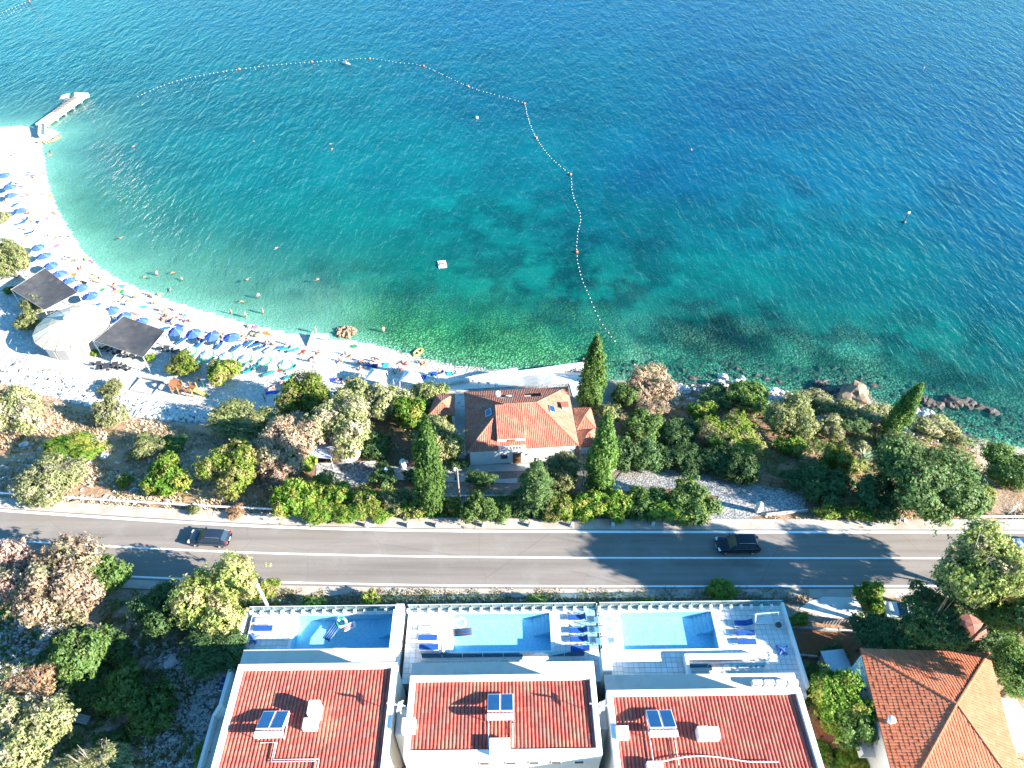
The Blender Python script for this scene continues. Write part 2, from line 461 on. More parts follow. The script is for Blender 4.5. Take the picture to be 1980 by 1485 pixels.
paint([(1280,700),(1950,740),(1980,845),(1850,865),(1700,815),(1500,790),(1280,775)], (0.34, 0.30, 0.25), 0.9)
paint([(1890,850),(2200,880),(2200,935),(1900,905)], (0.56, 0.47, 0.38), 0.4)
paint([(-400,230),(78,240),(125,250),(100,300),(140,440),(260,540),(600,640),(1160,700),(1150,740),(1110,745),(860,742),(830,762),(760,768),(640,770),(560,800),(400,790),(300,782),(150,728),(-20,694),(-400,600)], BEACH, 0.62)
paint([(-400,672),(-20,700),(150,734),(300,785),(420,796),(420,818),(300,812),(130,772),(-20,738),(-400,715)], RUBBLE, 1.0)
# the sea bed
BEDG, BEDR, BEDS = (0.30, 0.58, 0.26), (0.22, 0.39, 0.30), (0.50, 0.52, 0.44)
def gs(cx, cy, sx, sy): return np.exp(-((PXX-cx)/sx)**2 - ((PYY-cy)/sy)**2)
wg = np.clip((PXX - 640) / 130, 0, 1) * np.clip((1320 - PXX) / 150, 0, 1)
wr = np.clip((PXX - 1150) / 120, 0, 1)
bed = np.array(BEDS)[None, None] * (1 - np.maximum(wg, wr))[..., None] + np.array(BEDG) * (wg * (1 - wr))[..., None] + np.array(BEDR) * wr[..., None]
rim = np.exp(-sea_d / 1.6)[..., None] * (1 - wr)[..., None]
bed = bed * (1 - rim) + np.array((0.60, 0.55, 0.48)) * rim
gcl = (gs(150,420,60,40) + 0.7 * gs(180,370,70,40))[..., None]
bed = bed * (1 - 0.45 * np.clip(gcl, 0, 1)) + np.array((0.22, 0.30, 0.22)) * 0.45 * np.clip(gcl, 0, 1)
WEEDS = ((1390,635,200,62,1.0),(1120,540,250,95,.75),(1650,665,320,60,.8),(720,555,220,45,.45),(1000,640,280,40,.5),(1250,690,220,35,.6),(1850,740,180,50,.75),(980,420,240,60,.4),(1550,430,320,70,.3))
def weed_at(px, py, wob_):
    w_ = np.zeros(px.shape)
    for x, y, a, b_, k in WEEDS: w_ = np.maximum(w_, k * np.exp(-((px + wob_ - x) / a) ** 2 - ((py + wob_ * .4 - y) / b_) ** 2))
    return w_
wbed = weed_at(PXX, PYY, wob)
for i, j in np.argwhere(in_sea & (wbed > .04)):
    t = mnoise.fractal(Vector((XX[i, j] * .16, YY[i, j] * .16, 1.7)), .7, 2.0, 5)
    t = min(1, max(0, (t + .12) / .34)); w_ = min(1, wbed[i, j] * 1.15)
    bed[i, j] *= (1 - w_) + w_ * (np.array((.05, .22, .27)) * (1 - t) + np.array((2.0, 1.55, 1.5)) * t)
GC = np.where(in_sea[..., None], bed, GC)
ST = np.where(in_sea, 0.25 + 0.75 * np.maximum(wg, wr), ST)
wet = np.exp(-sea_d / 1.3) * (~in_sea)
GC *= (1 - 0.28 * wet)[..., None] * (1 - np.array((0, .03, .07)) * wet[..., None])
for _ in range(2):
    for A in (GC, ST):
        A[1:-1, 1:-1] = (A[1:-1, 1:-1] * 2 + A[:-2, 1:-1] + A[2:, 1:-1] + A[1:-1, :-2] + A[1:-1, 2:]) / 6
m, n, out = new_mat('ground')
b = N(n, 'BsdfPrincipled'); b.inputs['Roughness'].default_value = 0.95; b.inputs['Specular IOR Level'].default_value = 0.15
a1 = N(n, 'Attribute'); a1.attribute_name = 'soil'; a2 = N(n, 'Attribute'); a2.attribute_name = 'stony'
big = ramp(n, tnoise(n, 0.13, detail=5), 0.3, 0.7, (0.80, 0.78, 0.76), (1.12, 1.1, 1.08))
c = mixc(n, 1.0, a1.outputs['Color'], big, 'MULTIPLY')
fn = ramp(n, tnoise(n, 1.6, detail=6, rough=0.75), 0.3, 0.72, (0.62, 0.60, 0.58), (1.2, 1.2, 1.2))
wl = N(n, 'Math', operation='MULTIPLY_ADD'); wl.inputs[1].default_value = 0.75; wl.inputs[2].default_value = 0.25
L(n, a2.outputs['Fac'], wl.inputs[0])
c = mixc(n, wl.outputs[0], c, mixc(n, 1.0, c, fn, 'MULTIPLY'))
vo = N(n, 'TexVoronoi'); vo.inputs['Scale'].default_value = 2.6
tc = N(n, 'TexCoord'); L(n, tc.outputs['Object'], vo.inputs['Vector'])
sp = ramp(n, vo.outputs['Color'], 0.2, 0.95, (0.55, 0.55, 0.55), (1.45, 1.43, 1.4))
gap = ramp(n, vo.outputs['Distance'], 0.25, 0.62, (1.05, 1.05, 1.05), (0.45, 0.45, 0.45))
peb = mixc(n, 1.0, mixc(n, 1.0, c, sp, 'MULTIPLY'), gap, 'MULTIPLY')
st2 = ramp(n, a2.outputs['Fac'], 0.42, 0.95)
c = mixc(n, st2, c, peb)
L(n, c, b.inputs['Base Color'])
bp = N(n, 'Bump'); bp.inputs['Strength'].default_value = 0.7; bp.inputs['Distance'].default_value = 0.25
ad = N(n, 'Math', operation='SUBTRACT'); L(n, tnoise(n, 1.6, detail=6, rough=0.75), ad.inputs[0])
mv = N(n, 'Math', operation='MULTIPLY'); L(n, vo.outputs['Distance'], mv.inputs[0]); L(n, a2.outputs['Fac'], mv.inputs[1]); L(n, mv.outputs[0], ad.inputs[1])
L(n, ad.outputs[0], bp.inputs['Height']); L(n, bp.outputs[0], b.inputs['Normal'])
L(n, b.outputs[0], out.inputs[0])
M['ground'] = m
def grid_object(name, mask, label):
    ny, nx = XX.shape
    qi = np.argwhere(mask)
    idx = np.full(ny * nx, -1)
    q = np.stack([qi[:, 0]*nx+qi[:, 1], qi[:, 0]*nx+qi[:, 1]+1, (qi[:, 0]+1)*nx+qi[:, 1]+1, (qi[:, 0]+1)*nx+qi[:, 1]], 1)
    u, inv = np.unique(q, return_inverse=True)
    co = np.stack([XX.ravel()[u], YY.ravel()[u], ZZ.ravel()[u]], 1)
    me = D.meshes.new(name)
    me.vertices.add(len(u)); me.vertices.foreach_set('co', co.ravel())
    me.loops.add(q.size); me.loops.foreach_set('vertex_index', inv.ravel().astype(np.int32))
    me.polygons.add(len(q)); me.polygons.foreach_set('loop_start', np.arange(0, q.size, 4, dtype=np.int32)); me.polygons.foreach_set('use_smooth', np.ones(len(q), bool))
    me.update(calc_edges=True)
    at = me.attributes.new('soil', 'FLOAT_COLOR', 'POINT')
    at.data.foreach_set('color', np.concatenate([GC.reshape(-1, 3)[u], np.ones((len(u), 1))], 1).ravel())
    at = me.attributes.new('stony', 'FLOAT', 'POINT'); at.data.foreach_set('value', ST.ravel()[u])
    me.materials.append(M['ground'])
    return tag(link(name, me), label, kind='structure')
cx_, cy_ = JX[:-1, :-1], JY[:-1, :-1]
c_sea = in_sea[:-1, :-1] & in_sea[1:, 1:] & in_sea[:-1, 1:] & in_sea[1:, :-1]
c_beach = in_poly(cx_, cy_, [(-900,200),(1160,560),(1160,722),(1150,742),(1110,747),(860,744),(830,762),(760,768),(640,770),(560,800),(400,792),(300,784),(150,730),(-20,696),(-900,560)]) & ~c_sea
c_deep = in_poly(XX[:-1, :-1], YY[:-1, :-1], [(-400, 0), (400, 0), (400, 1), (-400, 1)])
grid_object('seabed', c_sea, 'pale sandy and rocky sea bed under the shallow water')
grid_object('beach', c_beach, 'white pebble beach curving along the bay')
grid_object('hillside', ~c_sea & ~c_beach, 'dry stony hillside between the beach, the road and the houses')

# ------------------------------------------------------------------ the sea
def lin(c): return np.array([(v/255/12.92 if v/255 <= .04045 else ((v/255+.055)/1.055)**2.4) for v in c])
SEA_TONES = [(0,0,(66,140,180)),(500,0,(30,118,172)),(1000,0,(20,106,176)),(1500,0,(22,98,176)),(1980,0,(34,100,176)),
 (0,150,(46,130,172)),(250,180,(28,122,160)),(500,200,(14,124,158)),(1000,180,(8,112,162)),(1500,200,(8,94,166)),(1980,200,(16,92,168)),
 (220,300,(34,132,150)),(500,330,(10,136,150)),(800,330,(8,134,152)),(1000,320,(8,124,150)),(1300,330,(6,104,156)),(1600,330,(8,112,160)),(1980,330,(10,96,160)),
 (180,420,(70,150,140)),(300,430,(24,142,144)),(600,430,(8,142,146)),(900,420,(6,136,146)),(1200,440,(8,120,144)),(1500,440,(8,124,154)),(1980,440,(10,98,150)),
 (250,520,(120,200,180)),(400,540,(70,170,156)),(600,540,(20,148,144)),(800,540,(8,136,136)),(1100,540,(8,124,132)),(1400,540,(8,136,146)),(1700,540,(8,128,148)),(1980,560,(8,104,140)),
 (560,610,(90,180,160)),(700,640,(50,160,130)),(900,660,(56,150,120)),(1200,640,(16,132,136)),(1400,640,(8,96,104)),(1700,650,(14,128,134)),(1980,680,(10,112,126)),
 (1300,710,(40,130,118)),(1600,720,(36,120,112)),(1800,740,(24,110,112)),(1980,800,(30,100,98)),(2400,0,(34,100,176)),(-500,0,(66,140,180)),(2400,800,(10,100,120)),(-500,240,(46,130,172))]
DARK = [(1530,357,34,14,.35),(1665,390,16,8,.3),(1825,368,48,20,.3),(1240,380,190,60,.22),(1040,222,190,18,.2),(960,335,90,28,.15),(1360,640,120,40,.45),(1220,480,130,50,.3),(1000,440,120,40,.25),(1480,660,90,30,.3),(1560,450,230,30,.18),(1750,540,200,30,.2),(860,470,90,30,.15),(640,520,70,22,.12),(700,570,120,25,.15),(1080,600,90,40,.2),(1300,580,60,30,.2)]
sxs = np.concatenate([[-6000,-2500,-1200,-700,-450,-330], np.arange(-260, 261, 1.3), [330,450,700,1200,2500,6000]])
sys_ = np.concatenate([[56], np.arange(58, 345, 1.3), [380,450,600,900,1500,3000,6000,9000]])
SX, SY = np.meshgrid(sxs, sys_)
spx, spy = proj(SX, SY, 0 * SX)
spx, spy = np.clip(spx, -500, 2400), np.clip(spy, -200, 1000)
cols = np.zeros(SX.shape + (3,)); wsum = np.zeros(SX.shape)
for x, y, c in SEA_TONES:
    w = 1.0 / ((((spx - x) / 150.0) ** 2 + ((spy - y) / 65.0) ** 2) + 0.25) ** 2
    cols += w[..., None] * lin((c[0] * .2 if y < 500 or x > 700 else c[0], min(255, c[1] + (17 if y > 250 else 13)), min(255, c[2] + (8 if y > 250 else -8)))); wsum += w
cols /= wsum[..., None]
wn = 18 * np.sin(SX * .21 + 2 * np.sin(SY * .13)) + 10 * np.sin(SY * .45 + SX * .3)
for x, y, a, b_, k in DARK:
    g = np.exp(-((spx + wn - x) / a) ** 2 - ((spy + wn * .4 - y) / b_) ** 2)
    cols *= (1 - k * g)[..., None] * (1 - np.array((0.2, 0.0, -0.05)) * (k * g)[..., None])
sd = seg_dist(SX, SY, [(p.x, p.y) for p in SHW]); ins = in_poly(SX, SY, SEA_POLY)
depth = np.where(ins, np.minimum(0.075 * sd, 0.9) + np.clip(sd - 12, 0, 60) * 0.09, 0.0)
SEA_GAIN = 0.345
ny, nx = SX.shape
vid = np.arange(ny * nx).reshape(ny, nx)
keep = ((sd < 4) | ins)
kq = (keep[:-1, :-1] | keep[1:, 1:] | keep[:-1, 1:] | keep[1:, :-1])
q = np.stack([vid[:-1, :-1][kq], vid[:-1, 1:][kq], vid[1:, 1:][kq], vid[1:, :-1][kq]], 1)
me = D.meshes.new('sea')
me.vertices.add(ny * nx); me.vertices.foreach_set('co', np.stack([SX, SY, 0 * SX], -1).ravel())
me.loops.add(q.size); me.loops.foreach_set('vertex_index', q.ravel().astype(np.int32))
me.polygons.add(len(q)); me.polygons.foreach_set('loop_start', np.arange(0, q.size, 4, dtype=np.int32))
me.update(calc_edges=True)
at = me.attributes.new('body', 'FLOAT_COLOR', 'POINT'); at.data.foreach_set('color', np.concatenate([cols * SEA_GAIN, np.ones(SX.shape + (1,))], -1).ravel())
at = me.attributes.new('depth', 'FLOAT', 'POINT'); at.data.foreach_set('value', depth.ravel())
weedy = weed_at(spx, spy, wn)
at = me.attributes.new('weed', 'FLOAT', 'POINT'); at.data.foreach_set('value', weedy.ravel())
m, n, out = new_mat('sea_water')
tc = N(n, 'TexCoord')
def wave_noise(rot, sx, sy, detail, rough=0.6, dist=0.0):
    mp = N(n, 'Mapping'); mp.inputs['Rotation'].default_value = (0, 0, R(rot)); mp.inputs['Scale'].default_value = (sx, sy, 1)
    L(n, tc.outputs['Object'], mp.inputs['Vector'])
    t = N(n, 'TexNoise'); t.inputs['Scale'].default_value = 1.0; t.inputs['Detail'].default_value = detail; t.inputs['Roughness'].default_value = rough; t.inputs['Distortion'].default_value = dist
    L(n, mp.outputs[0], t.inputs['Vector'])
    return t.outputs['Fac']
at1 = N(n, 'Attribute'); at1.attribute_name = 'body'; at2 = N(n, 'Attribute'); at2.attribute_name = 'depth'
patch = ramp(n, tnoise(n, 0.09, detail=5, rough=0.62), 0.35, 0.68, (0.74, 0.82, 0.84), (1.2, 1.13, 1.08))
fpat = ramp(n, tnoise(n, 0.5, detail=4, rough=0.6), 0.3, 0.7, (0.90, 0.93, 0.94), (1.08, 1.05, 1.04))
c = mixc(n, 1.0, mixc(n, 1.0, at1.outputs['Color'], patch, 'MULTIPLY'), fpat, 'MULTIPLY')
at3 = N(n, 'Attribute'); at3.attribute_name = 'weed'
weed = ramp(n, tnoise(n, 0.13, detail=6, rough=0.66), 0.44, 0.57)
sandy = mixc(n, 1.0, c, (3.2, 1.75, 1.5), 'MULTIPLY'); grassy = mixc(n, 1.0, c, (0.22, 0.42, 0.46), 'MULTIPLY')
c = mixc(n, at3.outputs['Fac'], c, mixc(n, weed, grassy, sandy))
df = N(n, 'BsdfDiffuse'); L(n, c, df.inputs[0])
tr = N(n, 'BsdfTransparent'); tr.inputs[0].default_value = (0.58, 0.90, 0.83, 1)
ex = N(n, 'Math', operation='MULTIPLY'); ex.inputs[1].default_value = -0.75; L(n, at2.outputs['Fac'], ex.inputs[0])
ee = N(n, 'Math', operation='EXPONENT'); L(n, ex.outputs[0], ee.inputs[0])
mx = N(n, 'MixShader'); L(n, ee.outputs[0], mx.inputs[0]); L(n, df.outputs[0], mx.inputs[1]); L(n, tr.outputs[0], mx.inputs[2])
w1 = wave_noise(-8, 0.62, 0.20, 3, 0.55, 0.4)
w2 = wave_noise(14, 1.5, 0.55, 3, 0.6, 0.3)
w3 = wave_noise(-30, 0.25, 0.1, 2)
sm = N(n, 'Math', operation='MULTIPLY_ADD'); sm.inputs[1].default_value = 0.45; L(n, w2, sm.inputs[0]); L(n, w1, sm.inputs[2])
sm2 = N(n, 'Math', operation='MULTIPLY_ADD'); sm2.inputs[1].default_value = 0.5; L(n, w3, sm2.inputs[0]); L(n, sm.outputs[0], sm2.inputs[2])
calm = ramp(n, at2.outputs['Fac'], 0.3, 3.0, (0.25, 0.25, 0.25), (1, 1, 1))
bp = N(n, 'Bump'); bp.inputs['Distance'].default_value = 0.62; L(n, calm, bp.inputs['Strength']); L(n, sm2.outputs[0], bp.inputs['Height'])
gl = N(n, 'BsdfGlossy'); gl.inputs['Roughness'].default_value = 0.05; L(n, bp.outputs[0], gl.inputs['Normal'])
fr = fresnel(n, 1.33); L(n, bp.outputs[0], fr.inputs['Normal'])
m2 = N(n, 'MixShader'); L(n, fr.outputs[0], m2.inputs[0]); L(n, mx.outputs[0], m2.inputs[1]); L(n, gl.outputs[0], m2.inputs[2])
L(n, m2.outputs[0], out.inputs[0])
me.materials.append(m)
tag(link('sea', me), 'turquoise to deep blue sea with small wind waves', kind='structure')

# ------------------------------------------------------------------ the road
def dens(lw, step=2.0, x0=-120, x1=110):
    xs = np.arange(x0, x1 + .1, step)
    return [(float(x), float(at_x(lw, x))) for x in xs]
def smooth_line(lw):
    pts = dens(lw); ys = np.array([p[1] for p in pts])
    for _ in range(6): ys[1:-1] = (ys[:-2] + 2*ys[1:-1] + ys[2:]) / 4
    return [(p[0], float(y)) for p, y in zip(pts, ys)]
S_TOP, S_MID, S_BOT = smooth_line(L_TOP), smooth_line(L_MID), smooth_line(L_BOT)
def strip(a, oa, b, ob, z, mb=None):
    mb = mb or MB()
    vs = [(x, y + oa, z) for x, y in a] + [(x, y + ob, z) for x, y in b]
    k = len(a)
    return mb.add(vs, [(i + k, i + k + 1, i + 1, i) for i in range(k - 1)])
m, n, out = new_mat('asphalt')
b = N(n, 'BsdfPrincipled'); b.inputs['Roughness'].default_value = 0.8; b.inputs['Specular IOR Level'].default_value = 0.3
tc = N(n, 'TexCoord'); mp = N(n, 'Mapping'); mp.inputs['Scale'].default_value = (0.05, 1.1, 1); L(n, tc.outputs['Object'], mp.inputs[0])
f1 = tnoise(n, 1.0, vec=mp.outputs[0], detail=5)
c = mixc(n, ramp(n, f1, 0.3, 0.7), (0.185, 0.158, 0.136), (0.245, 0.212, 0.184))
c = mixc(n, ramp(n, tnoise(n, 0.25, detail=6), 0.52, 0.7), c, (0.245, 0.22, 0.20))
c = mixc(n, 1.0, c, ramp(n, tnoise(n, 14, detail=3), 0.3, 0.7, (0.86, 0.86, 0.86), (1.1, 1.1, 1.1)), 'MULTIPLY')
mp2 = N(n, 'Mapping'); mp2.inputs['Scale'].default_value = (0.03, 0.45, 1); L(n, tc.outputs['Object'], mp2.inputs[0])
c = mixc(n, 1.0, c, ramp(n, tnoise(n, 1.0, vec=mp2.outputs[0], detail=3), 0.35, 0.65, (0.84, 0.84, 0.85), (1.1, 1.09, 1.08)), 'MULTIPLY')
bk_ = N(n, 'TexVoronoi'); bk_.inputs['Scale'].default_value = 0.11; bk_.distance = 'CHEBYCHEV'; L(n, tc.outputs['Object'], bk_.inputs['Vector'])
c = mixc(n, ramp(n, bk_.outputs['Color'], 0.86, 0.87), c, mixc(n, 1.0, c, (0.80, 0.80, 0.82), 'MULTIPLY'))
vo = N(n, 'TexVoronoi'); vo.feature = 'DISTANCE_TO_EDGE'; vo.inputs['Scale'].default_value = 0.09; L(n, tc.outputs['Object'], vo.inputs['Vector'])
c = mixc(n, ramp(n, vo.outputs['Distance'], 0.0, 0.004, (0.35, 0.35, 0.35), (0, 0, 0)), c, (0.09, 0.085, 0.08))
L(n, c, b.inputs['Base Color']); L(n, b.outputs[0], out.inputs[0])
M['asphalt'] = m
M['shoulder'] = mat('worn_pale_shoulder', (0.44, 0.385, 0.335), 0.9, (0.36, 0.30, 0.255), 0.5, bump=0.2, dirt=((0.34, 0.25, 0.18), 0.5))
m, n, out = new_mat('road_paint')
b = N(n, 'BsdfPrincipled'); b.inputs['Roughness'].default_value = 0.6
L(n, mixc(n, ramp(n, tnoise(n, 2.2, detail=8, rough=0.75), 0.54, 0.72), (0.80, 0.80, 0.79), (0.46, 0.44, 0.42)), b.inputs['Base Color']); L(n, b.outputs[0], out.inputs[0])
M['roadpaint'] = m
road = tag(strip(S_TOP, 0.35, S_BOT, -0.35, RZ - 0.008).build('road', M['asphalt']), 'two lane asphalt road running along the coast', kind='structure')
for a, o in ((S_TOP, 0), (S_MID, 0), (S_BOT, 0)):
    w = 0.16 if a is S_TOP else 0.10
    strip(a, w, a, -w, RZ).build('lane_line', M['roadpaint'], road)
tag(strip(S_TOP, 1.75, S_TOP, 0.30, RZ - 0.016).build('road_shoulder', M['shoulder']), 'pale worn shoulder on the sea side of the road', kind='structure')
tag(strip(S_BOT, -0.30, S_BOT, -1.35, RZ - 0.016).build('road_shoulder', M['shoulder']), 'pale worn shoulder on the villa side of the road', kind='structure')
# ------------------------------------------------------------------ roofs of real tiles
def clip_iv(poly, u):
    lo, hi = 1e9, -1e9
    k = len(poly)
    for i in range(k):
        (ua, va), (ub, vb) = poly[i], poly[(i+1) % k]
        if (ua - u) * (ub - u) <= 0 and abs(ua - ub) > 1e-9:
            v = va + (vb - va) * (u - ua) / (ub - ua)
            lo, hi = min(lo, v), max(hi, v)
    return lo, hi
def roof_tiles(name, pts, material, w=0.24, course=0.40, h=0.07, parent=None, holes=(), drop=0.02, label=None):
    """one slope: barrel tiles in courses, clipped to the slope's outline"""
    pts = [Vector(p) for p in pts]
    nrm = (pts[1] - pts[0]).cross(pts[2] - pts[0]).normalized()
    if nrm.z < 0: nrm = -nrm
    dn = Vector((0, 0, -1)); dn = (dn - nrm * dn.dot(nrm))
    dn = dn.normalized()
    uu = nrm.cross(dn).normalized()
    o = pts[0]
    pl = [((p - o).dot(uu), (p - o).dot(dn)) for p in pts]
    hl = [[((Vector(p) - o).dot(uu), (Vector(p) - o).dot(dn)) for p in hh] for hh in holes]
    u0, u1 = min(p[0] for p in pl), max(p[0] for p in pl)
    vmax = max(p[1] for p in pl)
    nc = max(1, round((u1 - u0) / w)); w = (u1 - u0) / nc
    prof = ((0, 0), (0.2, 0.75), (0.5, 1.0), (0.8, 0.75), (1.0, 0))
    V, F, T = [], [], []
    for i in range(nc):
        us = [u0 + (i + a) * w for a, _ in prof]
        us = [min(max(x, u0 + 1e-4), u1 - 1e-4) for x in us]
        iv = [clip_iv(pl, x) for x in us]
        lo, hi = min(a for a, _ in iv), max(b for _, b in iv)
        if hi <= lo: continue
        k = 0
        v = vmax
        while v > lo:
            a, b = v - course, v
            v -= course
            if a > hi: continue
            if any(in_poly(np.array([us[2]]), np.array([(a + b) / 2]), hh)[0] for hh in hl): continue
            jz = random.uniform(-0.012, 0.012)
            base = len(V)
            for (vv, extra) in ((a, 0.0), (b, drop)):
                for (x, (l, r)), (_, hh) in zip(zip(us, iv), prof):
                    q = min(max(vv, l), r)
                    V.append(o + uu * x + dn * q + nrm * (hh * h + extra + jz))
            t = min(1, max(0, random.gauss(0.45, 0.3)))
            for j in range(4): F.append((base+j, base+j+1, base+6+j, base+5+j)); T.append(t)
            F.append((base+5, base+6, base+7, base+8, base+9)); T.append(t * 0.6)
    me = D.meshes.new(name)
    me.from_pydata([tuple(p) for p in V], [], F)
    at = me.attributes.new('tone', 'FLOAT', 'FACE'); at.data.foreach_set('value', T)
    me.materials.append(material)
    me.update()
    return tag(link(name, me, parent), label, kind='stuff')
def ridge_caps(name, segs, material, parent, r=0.13, ln=0.42):
    mb = MB(); T = []
    for a, b in segs:
        a, b = Vector(a), Vector(b)
        k = max(1, int((b - a).length / ln))
        for i in range(k):
            p, q = a.lerp(b, i / k), a.lerp(b, (i + 1.08) / k)
            mb.tube([p, q], [r * random.uniform(.95, 1.05), r * 0.82], 7, cap=True, smooth=False)
    me = mb.mesh(name, material)
    at = me.attributes.new('tone', 'FLOAT', 'FACE'); at.data.foreach_set('value', [random.random() for _ in me.polygons])
    return tag(link(name, me, parent), kind='stuff')

# ------------------------------------------------------------------ the three villas and their pools
VA = R(0.75)
VO = P(990, 1177, 12.0)
def vl(px, py, z):
    p = P(px, py, z) - VO
    return (p.x * math.cos(VA) + p.y * math.sin(VA), -p.x * math.sin(VA) + p.y * math.cos(VA))
def vroot(name, label, cat, group=None): return empty(name, (VO.x, VO.y, 0), VA, label, cat, group)
def vworld(u, v, z=0): return Vector((VO.x + u * math.cos(VA) - v * math.sin(VA), VO.y + u * math.sin(VA) + v * math.cos(VA), z))
def aft(o): return o

m, n, out = new_mat('pool_mosaic')
b = N(n, 'BsdfPrincipled'); b.inputs['Roughness'].default_value = 0.4
vo = N(n, 'TexVoronoi'); vo.inputs['Scale'].default_value = 6.0
tc = N(n, 'TexCoord'); L(n, tc.outputs['Object'], vo.inputs['Vector'])
f = ramp(n, vo.outputs['Color'], 0.15, 0.9)
L(n, mixc(n, f, (0.36, 0.62, 0.77), (0.48, 0.74, 0.85)), b.inputs['Base Color']); L(n, b.outputs[0], out.inputs[0])
M['mosaic'] = m
m, n, out = new_mat('pool_water')
t = N(n, 'BsdfTransparent'); t.inputs[0].default_value = (0.72, 0.92, 0.985, 1)
g = N(n, 'BsdfGlossy'); g.inputs['Roughness'].default_value = 0.03
bp = N(n, 'Bump'); bp.inputs['Strength'].default_value = 0.25; bp.inputs['Distance'].default_value = 0.2
L(n, tnoise(n, 1.6, detail=3), bp.inputs['Height'])
fr = fresnel(n, 1.33)
for s in (g, fr): L(n, bp.outputs[0], s.inputs['Normal'])
mx = N(n, 'MixShader'); L(n, fr.outputs[0], mx.inputs[0]); L(n, t.outputs[0], mx.inputs[1]); L(n, g.outputs[0], mx.inputs[2])
L(n, mx.outputs[0], out.inputs[0])
M['poolwater'] = m
m, n, out = new_mat('deck_tile')
b = N(n, 'BsdfPrincipled'); b.inputs['Roughness'].default_value = 0.7
at = N(n, 'Attribute'); at.attribute_name = 'tone'
c = mixc(n, at.outputs['Fac'], (0.66, 0.645, 0.62), (0.80, 0.785, 0.76))
L(n, mixc(n, ramp(n, tnoise(n, 0.6, detail=6), 0.5, 0.8), c, (0.60, 0.575, 0.54)), b.inputs['Base Color']); L(n, b.outputs[0], out.inputs[0])
M['deck'] = m
M['grout'] = mat('grout', (0.52, 0.51, 0.50), 0.9)
M['awning'] = mat('dark_window_blue', (0.02, 0.10, 0.20), 0.15, scale=1)
DZ = 12.0
def deck_tiles(parent, rects, step=0.5):
    V, F, T = [], [], []
    g = 0.018
    for (u0, u1, v0, v1) in rects:
        nu, nv = max(1, round((u1-u0)/step)), max(1, round((v1-v0)/step))
        du, dv = (u1-u0)/nu, (v1-v0)/nv
        for i in range(nu):
            for j in range(nv):
                a, b_, c, d = u0+i*du+g, u0+(i+1)*du-g, v0+j*dv+g, v0+(j+1)*dv-g
                z = DZ + random.uniform(-.003, .003); k = len(V)
                V.extend([(a,c,z),(b_,c,z),(b_,d,z),(a,d,z),(a,c,z-.03),(b_,c,z-.03),(b_,d,z-.03),(a,d,z-.03)])
                F.extend([(k,k+1,k+2,k+3),(k+4,k+5,k+1,k),(k+5,k+6,k+2,k+1),(k+6,k+7,k+3,k+2),(k+7,k+4,k,k+3)])
                T.extend([random.random()] * 5)
    me = D.meshes.new('deck_tiles'); me.from_pydata(V, [], F)
    at = me.attributes.new('tone', 'FLOAT', 'FACE'); at.data.foreach_set('value', T)
    me.materials.append(M['deck'])
    return tag(link('deck_tiles', me, parent), kind='stuff')
def terrace(ua, ub, vb, pool, label, steps_right=True):
    """deck from the glass fence (v near 0) back to vb with a sunken pool"""
    r = vroot('pool_terrace', label, 'pool terrace', 'pool terraces of the villas')
    pu0, pu1, pv0, pv1 = pool
    cw = 0.34
    floor = DZ - 0.05
    mb = MB()
    for (a, b_, c, d) in ((ua, ub, pv1 + .02, 0.0), (ua, ub, vb, pv0 - .02), (ua, pu0 - .02, pv0 - .02, pv1 + .02), (pu1 + .02, ub, pv0 - .02, pv1 + .02)):
        if b_ - a > .05 and d - c > .05: mb.box(a, b_, c, d, 7.0, floor)
    mb.build('deck_base', M['grout'], r)
    rects = []
    if pu0 - cw > ua + .3: rects.append((ua, pu0 - cw, vb, 0.0))
    if pu1 + cw < ub - .3: rects.append((pu1 + cw, ub, vb, 0.0))
    l, rr = max(ua, pu0 - cw), min(ub, pu1 + cw)
    if pv0 - cw > vb + .2: rects.append((l, rr, vb, pv0 - cw))
    if pv1 + cw < -.2: rects.append((l, rr, pv1 + cw, 0.0))
    deck_tiles(r, rects)
    mb = MB()
    zc = DZ + 0.035
    for (a, b_, c, d) in ((pu0-cw, pu1+cw, pv1, pv1+cw), (pu0-cw, pu1+cw, pv0-cw, pv0), (pu0-cw, pu0, pv0+.002, pv1-.002), (pu1, pu1+cw, pv0+.002, pv1-.002)):
        mb.bbox(max(a, ua), min(b_, ub), max(c, vb), d, DZ - 0.12, zc, 0.02)
    mb.build('coping', M['white'], r)
    zb = DZ - 1.15
    mb = MB()
    mb.poly([(pu0,pv0,zb),(pu1,pv0,zb),(pu1,pv1,zb),(pu0,pv1,zb)])
    for (p, q) in (((pu0,pv0),(pu1,pv0)),((pu1,pv0),(pu1,pv1)),((pu1,pv1),(pu0,pv1)),((pu0,pv1),(pu0,pv0))):
        mb.poly([(p[0],p[1],zb),(q[0],q[1],zb),(q[0],q[1],DZ-.03),(p[0],p[1],DZ-.03)])
    mb.build('pool_basin', M['mosaic'], r)
    mb = MB()
    sx = pu1 - 1.7
    for i in range(4): mb.box(pu1 - 1.55 + 0.38*i, pu1 - .004, pv1 - 1.9, pv1 - .004, zb + .002 + 0.22*i, zb + 0.22*(i+1))
    mb.build('pool_steps', M['mosaic'], r)
    mb = MB(); k = 24
    mb.poly([(pu0,pv0,DZ-.14),(pu1,pv0,DZ-.14),(pu1,pv1,DZ-.14),(pu0,pv1,DZ-.14)])
    mb.build('pool_water', M['poolwater'], r)
    return r
FV = -0.25
